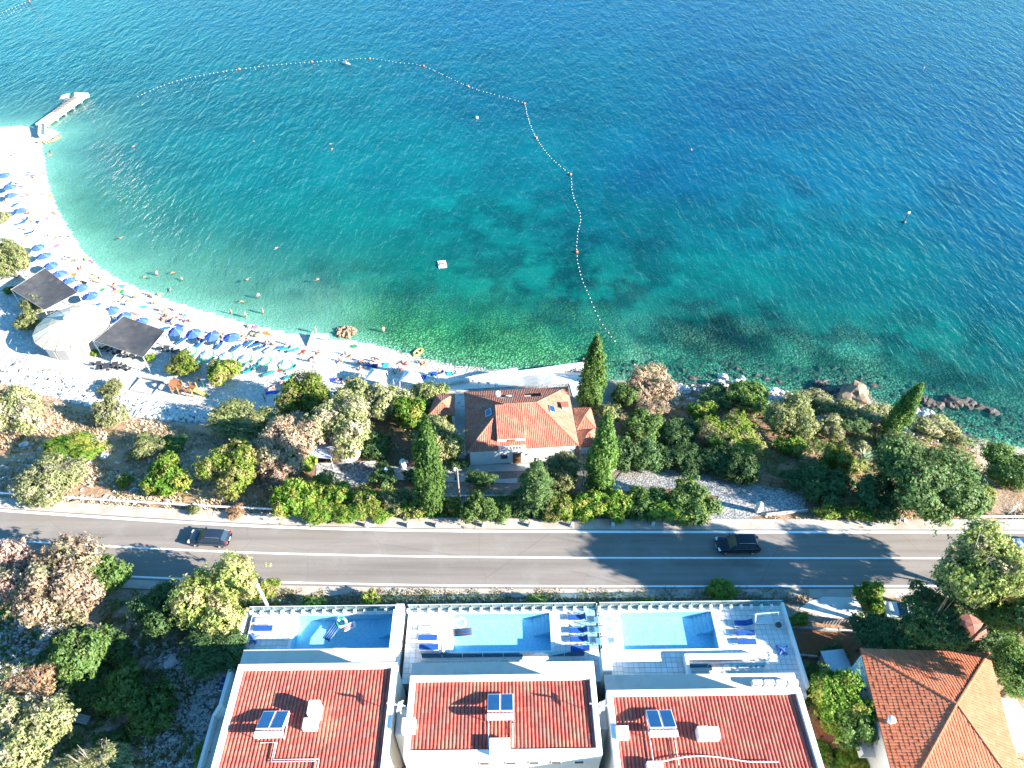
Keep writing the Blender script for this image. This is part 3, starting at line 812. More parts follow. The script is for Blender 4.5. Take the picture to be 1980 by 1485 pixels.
def glass_fence(parent, ua, ub, v, posts=True, h=1.05):
    n_ = max(1, round((ub - ua) / 1.0)); d = (ub - ua) / n_
    pm = MB().bbox(-.13, .13, -.16, .16, DZ + .002, DZ + .55, .03).mesh('fence_post', M['white'])
    gm = MB().box(-d/2 + .03, d/2 - .03, -.012, .012, DZ + .12, DZ + h).mesh('glass_panel', M['clearglass'])
    for i in range(n_):
        link('glass_panel', gm, parent, (ua + (i + .5) * d, v + .22, 0))
        if posts: link('fence_post', pm, parent, (ua + (i + .02) * d, v, 0))
    link('handrail', MB().bbox(ua, ub, v + .195, v + .245, DZ + h + .002, DZ + h + .05, .01).mesh('handrail', M['white_metal']), parent)
def rect2(pa, pb, z):
    a, b_ = vl(*pa, z), vl(*pb, z)
    return min(a[0], b_[0]), max(a[0], b_[0]), min(a[1], b_[1]), max(a[1], b_[1])
u = lambda px, py, z=DZ: vl(px, py, z)[0]
v = lambda px, py, z=DZ: vl(px, py, z)[1]
U1a, U1b = u(488,1184), u(766,1185)
U2a, U2b = u(790,1182), u(1150,1180)
U3a, U3b = u(1157,1178), u(1508,1172)
W1 = DZ - .14
p1 = rect2((576,1191), (768,1253), W1); p2 = rect2((879,1188), (1066,1259), W1); p3 = rect2((1197,1185), (1390,1255), W1)
p1 = (p1[0], U1b - .02, p1[2], p1[3])
T1 = terrace(U1a, U1b, p1[2] - 2.2, p1, 'white tiled terrace with a long narrow pool holding a ring and two mattresses')
T2 = terrace(U2a, U2b, p2[2] - 3.0, p2, 'middle terrace whose pool holds a white ring and a striped mattress')
T3 = terrace(U3a, U3b, p3[2] - 4.6, p3, 'widest pool terrace, the one nearest the orange hipped roof house')
glass_fence(T1, U1a, U1b, FV); glass_fence(T2, U2a, U2b, FV); glass_fence(T3, U3a, U3b, FV)
# side walls of the terraces
def vwall(name, rects, material, label, cat, top_mat=None):
    r = vroot(name, label, cat)
    for i, (a, b_, c, d, z0, z1) in enumerate(rects):
        MB().bbox(a, b_, c, d, z0, z1, .02).build('wall_block' if i == 0 else 'wall_step', material, r)
    return r
vwall('boundary_wall', [(U1b + .01, U2a - .35, -9.5, -.9, 7, DZ + 1.9), (U1b + .01, U2a - .35, -.895, 0.2, 7, DZ + 0.9)], M['white'], 'white stepped wall between the left and the middle pool', 'wall')
vwall('boundary_wall', [(u(1163,1275,14), u(1181,1275,14), v(1170,1300,14), v(1170,1256,14), 7, 14.2)], M['white'], 'white wall block between the middle and the right terrace', 'wall')
gr = vroot('glass_screen', 'low glass screen dividing the loungers of the middle and the right terrace', 'screen')
for i in range(4):
    q0, q1 = -4.4 + 1.08 * i, -4.4 + 1.08 * (i + 1) - .06
    MB().box(U2b + .1, U2b + .13, q0, q1, DZ + .05, DZ + 1.0).build('glass_panel', M['clearglass'], gr)
    MB().bbox(U2b + .07, U2b + .16, q1, q1 + .06, DZ, DZ + 1.05, .01).build('post', M['white_metal'], gr)
# left retaining wall that runs down beside the villas
ul, vb_ = U1a - .35, -30.0
wl_ = vroot('retaining_wall', 'long white retaining wall running down beside the left villa', 'wall')
MB().bbox(ul - .35, ul - .02, -9.0, .2, 6, DZ + .35, .03).build('wall_block', M['white'], wl_)
uw = u(418, 1382, 11.0)
MB().bbox(uw - .3, uw, vb_, -9.6, 6, 11.2, .03).build('wall_block', M['white'], wl_)
MB().bbox(uw + .01, uw + 3.5, vb_, -9.02, 6, 10.3, .03).build('walkway', M['palecon'], wl_)
MB().add([(ul - .35, -9.01, 6), (ul - .02, -9.01, 6), (uw, -9.59, 6), (uw - .3, -9.59, 6), (ul - .35, -9.01, DZ + .3), (ul - .02, -9.01, DZ + .3), (uw, -9.59, 11.2), (uw - .3, -9.59, 11.2)], [(0,1,5,4),(1,2,6,5),(2,3,7,6),(3,0,4,7),(4,5,6,7)]).build('wall_step', M['white'], wl_)
for k in range(4):
    MB().bbox(uw + .15, uw + 1.5, -15.6 - 1.45 * k, -14.4 - 1.45 * k, 10.302, 10.9 - .1 * k, .02).build('stair_slab', M['white'], wl_)
# right end wall
er = vroot('retaining_wall', 'thin white railing wall at the right end of the pool terraces', 'wall')
MB().bbox(U3b, U3b + .3, -8.2, .1, 6.5, DZ + .5, .03).build('wall_block', M['white'], er)

ZL_, ZT = 15.2, 18.6
def villa(outer, ledge, label, front_open=None):
    """outer: pixel corners of the parapet top (far-left, far-right), near row; ledge far edge"""
    (fl, fr), near_py, (la, lb) = outer[:2], outer[2], ledge
    r = vroot('villa', label, 'villa', 'white villas with ribbed red roofs')
    a, vf = vl(*fl, ZT); b_ = vl(*fr, ZT)[0]
    vn = vl(fl[0], near_py, ZT)[1]
    lv = vl(*la, ZL_)[1]; lu0, lu1 = vl(*la, ZL_)[0], vl(*lb, ZL_)[0]
    t = 0.45
    mb = MB()
    mb.box(a + .02, b_ - .02, vn + .02, vf - .02, 6.5, ZT - .9)
    mb.build('wall', M['cream'], r)
    mb = MB().bbox(lu0, lu1, vf - .4, lv, ZL_ - .35, ZL_, .03)
    mb.build('ledge', M['ledge'], r)
    MB().box(lu0 + .25, lu1 - .25, vf - .01, lv - .9, 6.5, ZL_ - .352).build('ground_floor', M['white'], r)
    mb = MB()
    for (x0, x1, y0, y1) in ((a, b_, vf - t, vf), (a, b_, vn, vn + t), (a, a + t, vn + t + .001, vf - t - .001), (b_ - t, b_, vn + t + .001, vf - t - .001)):
        mb.bbox(x0, x1, y0, y1, ZT - 1.0, ZT, .025)
    mb.build('parapet', M['white'], r)
    zf, zn = ZT - .42, ZT - .30
    q = [(a + t, vn + t, zn), (b_ - t, vn + t, zn), (b_ - t, vf - t, zf), (a + t, vf - t, zf)]
    roof_tiles('roof_tiles', q, M['tile_red'], 0.295, 0.42, 0.115, r)
    MB().poly([(x, y, z - .03) for x, y, z in q]).build('roof_deck', M['tile_red'], r)
    MB().box(a + t + .001, a + t + .05, vn + t, vf - t, ZT - .7, ZT - .22).build('flashing', M['steel'], r)
    MB().box(b_ - t - .05, b_ - t - .001, vn + t, vf - t, ZT - .7, ZT - .22).build('flashing', M['steel'], r)
    return r, a, b_, vn, vf
V1, a1, b1, n1, f1 = villa(((461,1284),(768,1281),1640), ((471,1256),(766,1253)), 'left white villa with the largest red ribbed roof, two collectors and a chimney')
V2, a2, b2, n2, f2 = villa(((793,1306),(1150,1301),1463), ((797,1282),(1148,1279)), 'middle white villa whose whole rectangular red roof is in view')
V3, a3, b3, n3, f3 = villa(((1173,1334),(1547,1329),1560), ((1168,1305),(1536,1300)), 'right white villa with four boxes lined up on its ledge')
# rear windows of the middle villa
wm = MB(); wm.bbox(-.42, .42, -.06, .02, 0, .62, .02); WIN = wm.mesh('window', M['white'])
pm_ = MB(); pm_.box(-.34, .34, -.075, -.062, .08, .54); PANE = pm_.mesh('pane', M['glass'])
for px in (937, 988, 1033, 1076, 1120):
    uu_ = vl(px, 1470, 17.2)[0]
    w = link('window', WIN, V2, (uu_, n2 + .02, 16.6))
    link('pane', PANE, w)
MB().bbox(u(946,1455,19), u(986,1455,19), n2 - .02, n2 + 1.15, ZT - .5, ZT + .42, .03).build('chimney', M['white'], V2)
MB().bbox(a2 - .25, a2 + .8, vl(800,1418,ZT)[1], vl(800,1392,ZT)[1], ZT - .6, ZT + .55, .03).build('chimney', M['white'], V2)
c0 = vl(600, 1412, ZT)
MB().bbox(c0[0] - .62, c0[0] + .5, c0[1] + .0, c0[1] + .85, ZT - .6, ZT + .35, .03).build('vent_box', M['white'], V1)
MB().bbox(c0[0] - .25, c0[0] + .62, c0[1] + .853, c0[1] + 1.9, ZT - .6, ZT + 1.15, .03).build('chimney', M['white'], V1)
c0 = vl(1370, 1432, ZT)
MB().bbox(c0[0] - .85, c0[0] - .02, c0[1], c0[1] + .85, ZT - .6, ZT + .75, .03).build('chimney', M['white'], V3)
MB().bbox(c0[0] + .02, c0[0] + .85, c0[1], c0[1] + .85, ZT - .6, ZT + .6, .03).build('chimney', M['white'], V3)
c0 = vl(1204, 1430, ZT)
MB().bbox(c0[0] - .5, c0[0] + .5, c0[1], c0[1] + .9, ZT - .6, ZT + .45, .03).build('vent_box', M['white'], V3)
c0 = vl(1265, 1482, ZT)
MB().bbox(c0[0] - .6, c0[0] + .6, c0[1] - .6, c0[1] + .25, ZT - .6, ZT + .5, .03).build('vent_box', M['white'], V3)
# curved pipe on the right villa
pts = []
for i in range(13):
    t = i / 12
    q = vl(1278 + (1505 - 1278) * t, 1474 - 14 * math.sin(math.pi * min(1, t * 1.35)) * (1 - .55 * t), ZT)
    pts.append((q[0], q[1], ZT + .1))
MB().tube(pts, .05, 6).build('roof_pipe', M['white_metal'], V3)
# solar water heaters
M['solar'] = mat('solar_glass', (0.010, 0.055, 0.16), 0.12, (0.015, 0.075, 0.20), 1.2, spec=0.9)
def solar(c, label, legs=True, w=2.1, pipe=0):
    r = empty('solar_water_heater', vworld(c[0], c[1], ZT - .15), VA, label, 'solar heater', 'solar water heaters on the villa roofs')
    tilt = R(28)
    for s in (-1, 1):
        f = MB().bbox(-.5, .5, -.95, .95, -.04, .05, .015).build('collector_panel', M['white_metal'], r, (s * .53, .55, .75), (-tilt, 0, 0))
        MB().box(-.44, .44, -.88, .88, .052, .06).build('glass', M['solar'], f)
    MB().tube([(-1.05, -.62, 1.02), (1.05, -.62, 1.02)], .27, 14).build('tank', M['white_metal'], r)
    for s in (-1, 1):
        for pp in ([(s*.98, -.62, 0), (s*.98, -.62, .85)], [(s*.98, 1.3, 0), (s*.98, -.62, 1.05)], [(s*.98, -.62, .05), (s*.98, 1.35, .05)]):
            MB().tube(pp, .035, 5).build('frame_bar', M['white_metal'], r)
    if pipe == 1: pl = ([(-.8, -.9, .1), (.35, -.9, .1), (.35, -2.3, .1), (3.8, -2.3, .12), (3.8, -3.2, .1)], [(.5, -.9, .1), (.5, -2.15, .1), (4.0, -2.15, .12), (4.0, -3.2, .1)])
    else: pl = ([(-.95, -.8, .1), (-.95, -2.6, .1)], [(.95, -.8, .1), (.95, -2.6, .1)])
    for pp in pl: MB().tube(pp, .035, 5).build('pipe', M['white_metal'], r)
solar(vl(528, 1412, ZT), 'solar water heater beside the tall white chimney on the left villa', pipe=1)
solar(vl(968, 1378, ZT), 'solar water heater above the square chimney on the middle villa')
solar(vl(1278, 1410, ZT), 'solar water heater beside the pair of white chimneys on the right villa')
# boxes on the ledge of the right villa
pr = None
for i, (px, lab) in enumerate(((1463, 'air conditioner furthest from the green fig tree in its row'), (1486, 'air conditioner second from the left of four on the ledge'), (1509, 'air conditioner third from the left of four on the ledge'), (1532, 'air conditioner at the ledge corner beside the green fig tree'))):
    c = vl(px, 1321, ZL_ + .4)
    r = empty('air_conditioner', vworld(c[0], c[1], ZL_), VA, lab, 'air conditioner', 'air conditioners on the villa ledge')
    MB().bbox(-.44, .44, -.2, .2, .06, .72, .04).build('casing', M['white_metal'], r)
    MB().lathe([(.26, 0), (.24, .02), (.02, .02)], 14).build('fan_grille', M['steel'], r, (0, -.2, .4), (R(90), 0, 0))
    MB().box(-.4, -.3, -.16, .16, 0, .058).box(.3, .4, -.16, .16, 0, .058).build('foot', M['dark_metal'], r)
# aerials between the villas
def aerial(px, py, lab):
    c = vl(px, py, ZT)
    r = empty('antenna', vworld(c[0], c[1], ZT), VA, lab, 'antenna', 'white television aerials between the roofs')
    MB().tube([(0, 0, -.2), (0, 0, 1.7)], .035, 6).build('mast', M['white_metal'], r)
    mb = MB().tube([(-.95, .1, 1.6), (.55, -.1, 1.6)], .03, 5)
    for k in range(9): mb.tube([(-.9 + .16*k, .1 - .02*k, 1.42), (-.9 + .16*k, .1 - .02*k, 1.78)], .022, 4)
    mb.build('boom', M['white_metal'], r)
    mb = MB()
    for k in range(5): mb.tube([(.1*k - .2, -.35, 1.0 + .1*k), (.1*k - .1, .4, 1.1 + .1*k)], .025, 4)
    mb.build('element', M['white_metal'], r)
aerial(775, 1378, 'white aerial over the gap between the left and middle villas')
aerial(1160, 1378, 'white aerial over the gap between the middle and right villas')
# blocks in the gaps between the villas
for (pa, pb, lab) in (((768,1372),(790,1420), 'white block in the gap beside the middle villa'), ((1155,1368),(1175,1410), 'white block in the gap beside the right villa')):
    q0, q1 = vl(*pa, 16.5), vl(*pb, 16.5)
    r = vroot('stair_block', lab, 'stair block')
    MB().bbox(q0[0], q1[0], q1[1], q0[1], 6.5, 16.5, .03).build('wall_block', M['white'], r)
    MB().bbox(q0[0] + .1, q1[0] - .1, q0[1] + .01, q0[1] + .5, 6.5, 15.9, .03).build('wall_step', M['white'], r)
# glass balustrades at the inner edge of the terraces
for (pa, pb, zz, lab) in (((816,1273),(1130,1272),DZ, 'blue glass balustrade along the inner edge of the middle terrace'), ((1330,1292),(1478,1291),DZ, 'short blue glass balustrade behind the right terrace')):
    q0, q1 = vl(*pa, zz), vl(*pb, zz)
    r = vroot('balustrade', lab, 'balustrade')
    k = max(2, round((q1[0] - q0[0]) / 2.0)); d = (q1[0] - q0[0]) / k
    for i in range(k): MB().box(q0[0] + i*d + .02, q0[0] + (i+1)*d - .02, q0[1] - .02, q0[1] + .02, zz + .05, zz + 1.0).build('glass_panel', M['awning'], r)
    MB().bbox(q0[0] - .1, q1[0] + .1, q0[1] - .3, q0[1] + .3, zz - .02, zz + .12, .03).build('curb', M['white'], r)
q0 = vl(1322, 1284, DZ)
r = vroot('planter_box', 'white U shaped low wall behind the right pool', 'low wall')
MB().bbox(q0[0], q0[0] + .3, q0[1] - 1.9, q0[1] + .6, DZ, DZ + .9, .03).build('wall_block', M['white'], r)
MB().bbox(q0[0] + .31, u(1482,1284), q0[1] + .3, q0[1] + .6, DZ, DZ + .9, .03).build('wall_block', M['white'], r)
# ------------------------------------------------------------------ the hipped house by the beach
HZ, HE, HR = 4.9, 8.2, 11.0
FLc, FRc, BLc = P(903, 875, HE), P(1119, 862, HE), P(899, 756, HE)
HA = math.atan2((FRc - FLc).y, (FRc - FLc).x)
def hl(px, py, z):
    p = P(px, py, z) - FLc
    return (p.x * math.cos(HA) + p.y * math.sin(HA), -p.x * math.sin(HA) + p.y * math.cos(HA))
HW = (FRc - FLc).length; HD = hl(899, 756, HE)[1] * .97
hs = empty('house', (FLc.x, FLc.y, 0), HA, 'white house under a hipped terracotta roof behind the bay', 'house')
e = .35
MB().box(e, HW - e, e, HD - e, HZ - 1.2, HE - .06).build('wall', M['white'], hs)
MB().bbox(.05, HW - .05, .05, HD - .05, HE - .16, HE - .05, .03).build('eave_slab', M['white'], hs)
r0, r1 = hl(975, 786, HR)[0], hl(1038, 783, HR)[0]
vm = HD * .5
A, B_, C_, D_ = (0, 0, HE), (HW, 0, HE), (HW, HD, HE), (0, HD, HE)
RA, RB = (r0, vm, HR), (r1, vm, HR)
# openings cut into the seaward slope
def on_back(uu_, vv_):
    return (uu_, vv_, HE + (HD - vv_) / (HD - vm) * (HR - HE))
def hole(pa, pb):
    zz = HE + 1.4
    q0, q1 = hl(*pa, zz), hl(*pb, zz)
    return min(q0[0], q1[0]), max(q0[0], q1[0]), min(q0[1], q1[1]), max(q0[1], q1[1])
h1 = hole((968, 775), (990, 758)); h2 = hole((1014, 771), (1044, 757))
hq = [[on_back(a, c), on_back(b_, c), on_back(b_, d), on_back(a, d)] for a, b_, c, d in (h1, h2)]
TW, TC, TH = 0.235, 0.36, 0.075
roof_tiles('roof_tiles', [A, B_, RB, RA], M['tile_house'], TW, TC, TH, hs)
roof_tiles('roof_tiles', [B_, C_, RB], M['tile_house'], TW, TC, TH, hs)
roof_tiles('roof_tiles', [C_, D_, RA, RB], M['tile_house'], TW, TC, TH, hs, holes=hq)
roof_tiles('roof_tiles', [D_, A, RA], M['tile_house'], TW, TC, TH, hs)
ridge_caps('ridge_tiles', [(RA, RB), (A, RA), (D_, RA), (B_, RB), (C_, RB)], M['tile_house'], hs)
for (a, b_, c, d), lab in ((h1, 'roof terrace opening with white side walls'), (h2, 'roof terrace opening with dark side walls')):
    zf_ = on_back(0, d)[2] - .35
    mb = MB()
    mb.poly([(a, c, zf_), (b_, c, zf_), (b_, d, zf_), (a, d, zf_)])
    for p, q in (((a, c), (b_, c)), ((b_, c), (b_, d)), ((a, d), (a, c))):
        mb.poly([(p[0], p[1], zf_), (q[0], q[1], zf_), (q[0], q[1], on_back(0, q[1])[2] + .05), (p[0], p[1], on_back(0, p[1])[2] + .05)])
    tag(mb.build('roof_opening', M['white'] if a == h1[0] else M['wood'], hs), lab)
    MB().bbox(a + .1, a + .9, c + .15, c + .8, zf_ + .01, zf_ + .6, .03).build('terrace_chair', M['greywood'], hs)
# shed dormer towards the road with its balcony
d0, d1 = hl(960, 830, HR - .6)[0], hl(1016, 830, HR - .6)[0]
zd = HE + 1.25
zfront = HE + .5
q = [(d0, .9, zfront + .55), (d1, .9, zfront + .55), (d1, vm - .05, HR + .06), (d0, vm - .05, HR + .06)]
roof_tiles('dormer_tiles', q, M['tile_house'], TW, TC, TH, hs)
MB().add([(d0+.03, .95, HE), (d0+.03, vm - .1, HR - .05), (d0+.03, .95, zfront + .5)], [(0, 1, 2)]).add([(d1-.03, .95, HE), (d1-.03, vm - .1, HR - .05), (d1-.03, .95, zfront + .5)], [(2, 1, 0)]).add([(d0+.03, .95, HE), (d1-.03, .95, HE), (d1-.03, .95, zfront+.52), (d0+.03, .95, zfront+.52)], [(0, 1, 2, 3)]).build('dormer_wall', M['white'], hs)
bal = MB().bbox(d0 + .05, d1 - .05, -.25, .94, HE + .0, HE + .14, .03).build('balcony', M['palecon'], hs)
mb = MB()
for i in range(9): mb.bbox(d0 + .15 + i * (d1 - d0 - .4) / 8, d0 + .25 + i * (d1 - d0 - .4) / 8, -.2, -.1, HE + .142, HE + .8, .01)
mb.build('balusters', M['white'], bal)
MB().bbox(d0 + .1, d1 - .1, -.24, -.06, HE + .802, HE + .9, .02).build('railing', M['white'], bal)
dd = MB().bbox((d0+d1)/2 - .5, (d0+d1)/2 + .5, .88, .945, HE + .142, HE + .95, .02).build('balcony_door', M['wood'], hs)
# door and windows on the inland wall
px0 = hl(1000, 882, 6.5)[0]
dr = MB().bbox(px0 - .55, px0 + .55, e - .06, e + .02, HZ + .05, HZ + 2.1, .02).build('door', M['wood'], hs)
MB().bbox(px0 + .35, px0 + .42, e - .1, e - .062, HZ + 1.0, HZ + 1.1, .01).build('handle', M['steel'], dr)
for px in (975, 1092):
    pw = hl(px, 880, 6.8)[0]
    w = MB().bbox(pw - .5, pw + .5, e - .05, e + .02, HZ + 1.2, HZ + 2.1, .02).build('window', M['white_metal'], hs)
    MB().box(pw - .42, pw + .42, e - .065, e - .052, HZ + 1.28, HZ + 2.02).build('pane', M['glass'], w)
# roof lights, chimney, dish
def on_plane(pts, uu_, vv_):
    p0, p1, p2 = map(Vector, pts[:3]); nn = (p1 - p0).cross(p2 - p0)
    return p0.z - (nn.x * (uu_ - p0.x) + nn.y * (vv_ - p0.y)) / nn.z
def rooflight(px, py, pts, ry):
    q = hl(px, py, HE + 1.8); z = on_plane(pts, *q)
    f = MB().bbox(-.45, .45, -.6, .6, 0, .14, .03).build('roof_light', M['steel'], hs, (q[0], q[1], z + .08), (0, ry, 0))
    MB().box(-.36, .36, -.5, .5, .142, .15).build('pane', M['solar'], f)
sl = math.atan2(HR - HE, r0)
rooflight(945, 798, (D_, A, RA), -sl)
rooflight(1067, 791, (B_, C_, RB), math.atan2(HR - HE, HW - r1))
q = hl(1092, 780, HE + 1.6); z = on_plane((B_, C_, RB), *q)
ch = MB().bbox(-.4, .4, -.4, .4, -.5, .75, .03).build('chimney', M['white'], hs, (q[0], q[1], z))
MB().bbox(-.5, .5, -.5, .5, .752, .84, .02).build('chimney_cap', M['tile_house'], ch)
q = hl(963, 766, HE + 1.6); z = on_plane((C_, D_, RA), *q)
ds = MB().tube([(0, 0, -.1), (0, 0, .7)], .04, 6).build('dish_mast', M['steel'], hs, (q[0], q[1], z))
MB().lathe([(.02, 0), (.25, .04), (.45, .14), (.44, .16), (.02, .03)], 14).build('dish', M['white_metal'], ds, (0, -.05, .75), (R(55), 0, R(-20)))

def small_hip(name, label, cat, corners, apex, ze, za, zg, material, posts=None, walls=None):
    """corners are pixels at eave height, far-left / far-right / near-right / near-left"""
    c = [P(*q, ze) for q in corners]; ap = P(*apex, za)
    ctr = sum(c, Vector()) / 4
    ap = Vector((ctr.x, ctr.y, za)) if apex is None else ap
    r = empty(name, (ctr.x, ctr.y, zg), 0, label, cat)
    lc = [q - Vector((ctr.x, ctr.y, zg)) for q in c]; la = ap - Vector((ctr.x, ctr.y, zg))
    for i in range(4):
        roof_tiles('roof_tiles', [lc[i], lc[(i+1) % 4], la], material, TW, TC, TH, r)
    ridge_caps('ridge_tiles', [(q, la) for q in lc], material, r, .11)
    MB().poly([q - Vector((0, 0, .12)) for q in lc]).build('eave_slab', M['wood'], r)
    if posts:
        pm = MB().bbox(-.16, .16, -.16, .16, 0, ze - zg - .12, .03).mesh('post', M['white'])
        for q in lc: link('post', pm, r, (q.x * .86, q.y * .86, 0))
    if walls:
        MB().add([tuple(q * .9) [:2] + (0,) for q in lc] + [tuple(q * .9)[:2] + (ze - zg - .13,) for q in lc], [(0,1,5,4),(1,2,6,5),(2,3,7,6),(3,0,4,7)]).build('wall', walls, r)
    return r
small_hip('garden_pavilion', 'small garden pavilion with pyramid tiled roof on white posts', 'pavilion', [(842,764),(879,762),(879,803),(829,803)], (854,776), 7.2, 8.7, 4.7, M['tile_house'], posts=True)
small_hip('annex', 'small tiled annex behind the taller cypress by the house', 'annex', [(1110,790),(1142,788),(1152,828),(1116,831)], (1131,803), 7.0, 8.1, 4.8, M['tile_house'], walls=M['white'])
small_hip('annex', 'small tiled annex at the front right corner of the house', 'annex', [(1117,833),(1150,828),(1154,862),(1122,864)], (1137,838), 6.8, 7.9, 4.8, M['tile_house'], walls=M['white'])

# ------------------------------------------------------------------ the orange roofed house at the right
OE, OA = 14.8, 16.4
OG = 9.2
oc = [P(1663, 1254, OE), P(1912, 1262, OE), P(1990, 1560, OE), P(1742, 1560, OE)]
oap = P(1850, 1361, OA)
octr = sum(oc, Vector()) / 4
oh = empty('hipped_house', (octr.x, octr.y, 0), 0, 'white house with a big orange hipped roof in the corner', 'house')
lc = [q - Vector((octr.x, octr.y, 0)) for q in oc]; la = oap - Vector((octr.x, octr.y, 0))
for i in range(4): roof_tiles('roof_tiles', [lc[i], lc[(i+1) % 4], la], M['tile_orange'], .25, .38, .035, oh)
ridge_caps('ridge_tiles', [(q, la) for q in lc], M['tile_orange'], oh, .13)
wv = [(q.x * .955, q.y * .955) for q in lc][::-1]
MB().prism(wv, OG - 1.5, OE - .13).build('wall', M['white'], oh)
MB().prism([(q.x, q.y) for q in lc][::-1], OE - .12, OE - .03).build('eave_slab', M['wood'], oh)
q = P(1724, 1392, OE + .7) - Vector((octr.x, octr.y, 0))
z = on_plane((lc[3], lc[0], la), q.x, q.y)
vp = MB().tube([(0, 0, -.2), (0, 0, .55)], .2, 10).build('vent_pipe', M['white'], oh, (q.x, q.y, z))
MB().lathe([(.34, .55), (.3, .66), (.02, .7)], 10).build('vent_cap', M['white'], vp)
# balcony of the orange roofed house, towards the fig tree
q = P(1662, 1425, 12.2) - Vector((octr.x, octr.y, 0))
bk = MB().bbox(q.x - .5, q.x + 1.3, q.y - 1.6, q.y + 1.6, 11.9, 12.05, .02).build('balcony', M['palecon'], oh)
MB().bbox(q.x - .52, q.x - .42, q.y - 1.6, q.y + 1.6, 12.06, 12.95, .02).build('railing', M['white_metal'], bk)
aw = P(1965, 1395, 12.0)
r = empty('awning', (aw.x, aw.y, terr(aw.x, aw.y)), 0, 'cream awning leaning on the side of the orange roofed house', 'awning')
MB().add([(-1.6, 2.0, 3.0), (1.2, 2.0, 2.5), (1.5, -2.6, 2.5), (-1.3, -2.6, 3.0), (-1.6, 2.0, 2.94), (1.2, 2.0, 2.44), (1.5, -2.6, 2.44), (-1.3, -2.6, 2.94)], [(3,2,1,0),(4,5,6,7),(0,1,5,4),(1,2,6,5),(2,3,7,6),(3,0,4,7)]).build('canvas', M['cream'], r)
for x, y in ((1.1, 1.9), (1.4, -2.5)): MB().tube([(x, y, 0), (x, y, 2.45)], .05, 6).build('post', M['white_metal'], r)

# ------------------------------------------------------------------ road furniture
def guard_rail(xpx0, xpx1, lab, off=2.0):
    xs = [P(x, 1000, RZ).x for x in (xpx0, xpx1)]
    pts = [(x, float(np.interp(x, [p[0] for p in S_TOP], [p[1] for p in S_TOP])) + off) for x in np.arange(xs[0], xs[1], 1.0)]
    r = empty('guard_rail', (pts[0][0], pts[0][1], RZ - .1), 0, lab, 'guard rail')
    o = Vector((pts[0][0], pts[0][1], 0))
    mb = MB()
    prof = [(0, .45), (-.05, .5), (0, .58), (-.05, .66), (0, .74), (.03, .74), (.03, .45)]
    vs = [(p[0] - o.x, p[1] - o.y + q[0], q[1] + .1) for p in pts for q in prof]
    k = len(prof)
    mb.add(vs, [(i*k+j, (i+1)*k+j, (i+1)*k+(j+1) % k, i*k+(j+1) % k) for i in range(len(pts)-1) for j in range(k)])
    mb.build('rail_beam', M['white_metal'], r)
    pm = MB().bbox(-.06, .06, -.06, .06, -.6, .82, .01).mesh('rail_post', M['steel'])
    for i in range(0, len(pts), 4): link('rail_post', pm, r, (pts[i][0] - o.x, pts[i][1] - o.y + .11, 0))
    return r
guard_rail(-60, 708, 'pale crash barrier along the bend on the sea side of the road')
guard_rail(1888, 2080, 'short white crash barrier at the right edge of the road', 1.7)
bm_ = MB().bbox(-.2, .2, -.2, .2, -.4, .62, .05).mesh('stone_bollard', M['whitestone'])
bcap = MB().lathe([(.22, .62), (.17, .72), (.02, .76)], 8).mesh('cap', M['whitestone'])
bl = [(709,1017,'stone bollard at the end of the crash barrier'), (790,1017,'second stone bollard from the crash barrier'), (845,1017,'stone bollard in front of the tall cypress trunk'), (935,1017,'stone bollard below the round olive hedge'), (1025,1017,'stone bollard in front of the cedar tree'), (1105,1017,'stone bollard right of the cedar tree'), (1185,1016,'stone bollard below the middle of the right hedge'), (1262,1015,'stone bollard nearest to the driveway')]
for px, py, lab in bl:
    g = P(px, py, RZ)
    r = empty('bollard', (g.x, g.y, terr(g.x, g.y)), random.uniform(-.3, .3), lab, 'bollard', 'stone bollards along the road edge')
    link('shaft', bm_, r); link('cap', bcap, r)
# driveway and garden paving (paving stones set into sheets)
def sheet(name, pxs, material, label, up=0.05, res=1.0):
    """paved surface following the ground"""
    w = []
    for x, y in pxs:
        s = site(x, y); w.append((s.x, s.y))
    xs = [p[0] for p in w]; ys = [p[1] for p in w]
    gx, gy = np.arange(min(xs), max(xs) + res, res), np.arange(min(ys), max(ys) + res, res)
    bm = bmesh.new()
    vsb = [bm.verts.new((x, y, 0)) for x, y in w]
    bm.faces.new(vsb)
    for k, arr in ((0, gx), (1, gy)):
        for t in arr[1:-1]:
            bmesh.ops.bisect_plane(bm, geom=bm.verts[:] + bm.edges[:] + bm.faces[:], plane_co=(t, 0, 0) if k == 0 else (0, t, 0), plane_no=(1, 0, 0) if k == 0 else (0, 1, 0))
    bmesh.ops.recalc_face_normals(bm, faces=bm.faces[:])
    for v_ in bm.verts: v_.co.z = terr(v_.co.x, v_.co.y) + up
    me = D.meshes.new(name); bm.to_mesh(me); bm.free()
    if me.polygons[0].normal.z < 0: me.flip_normals()
    me.materials.append(material)
    return tag(link(name, me), label, kind='structure')
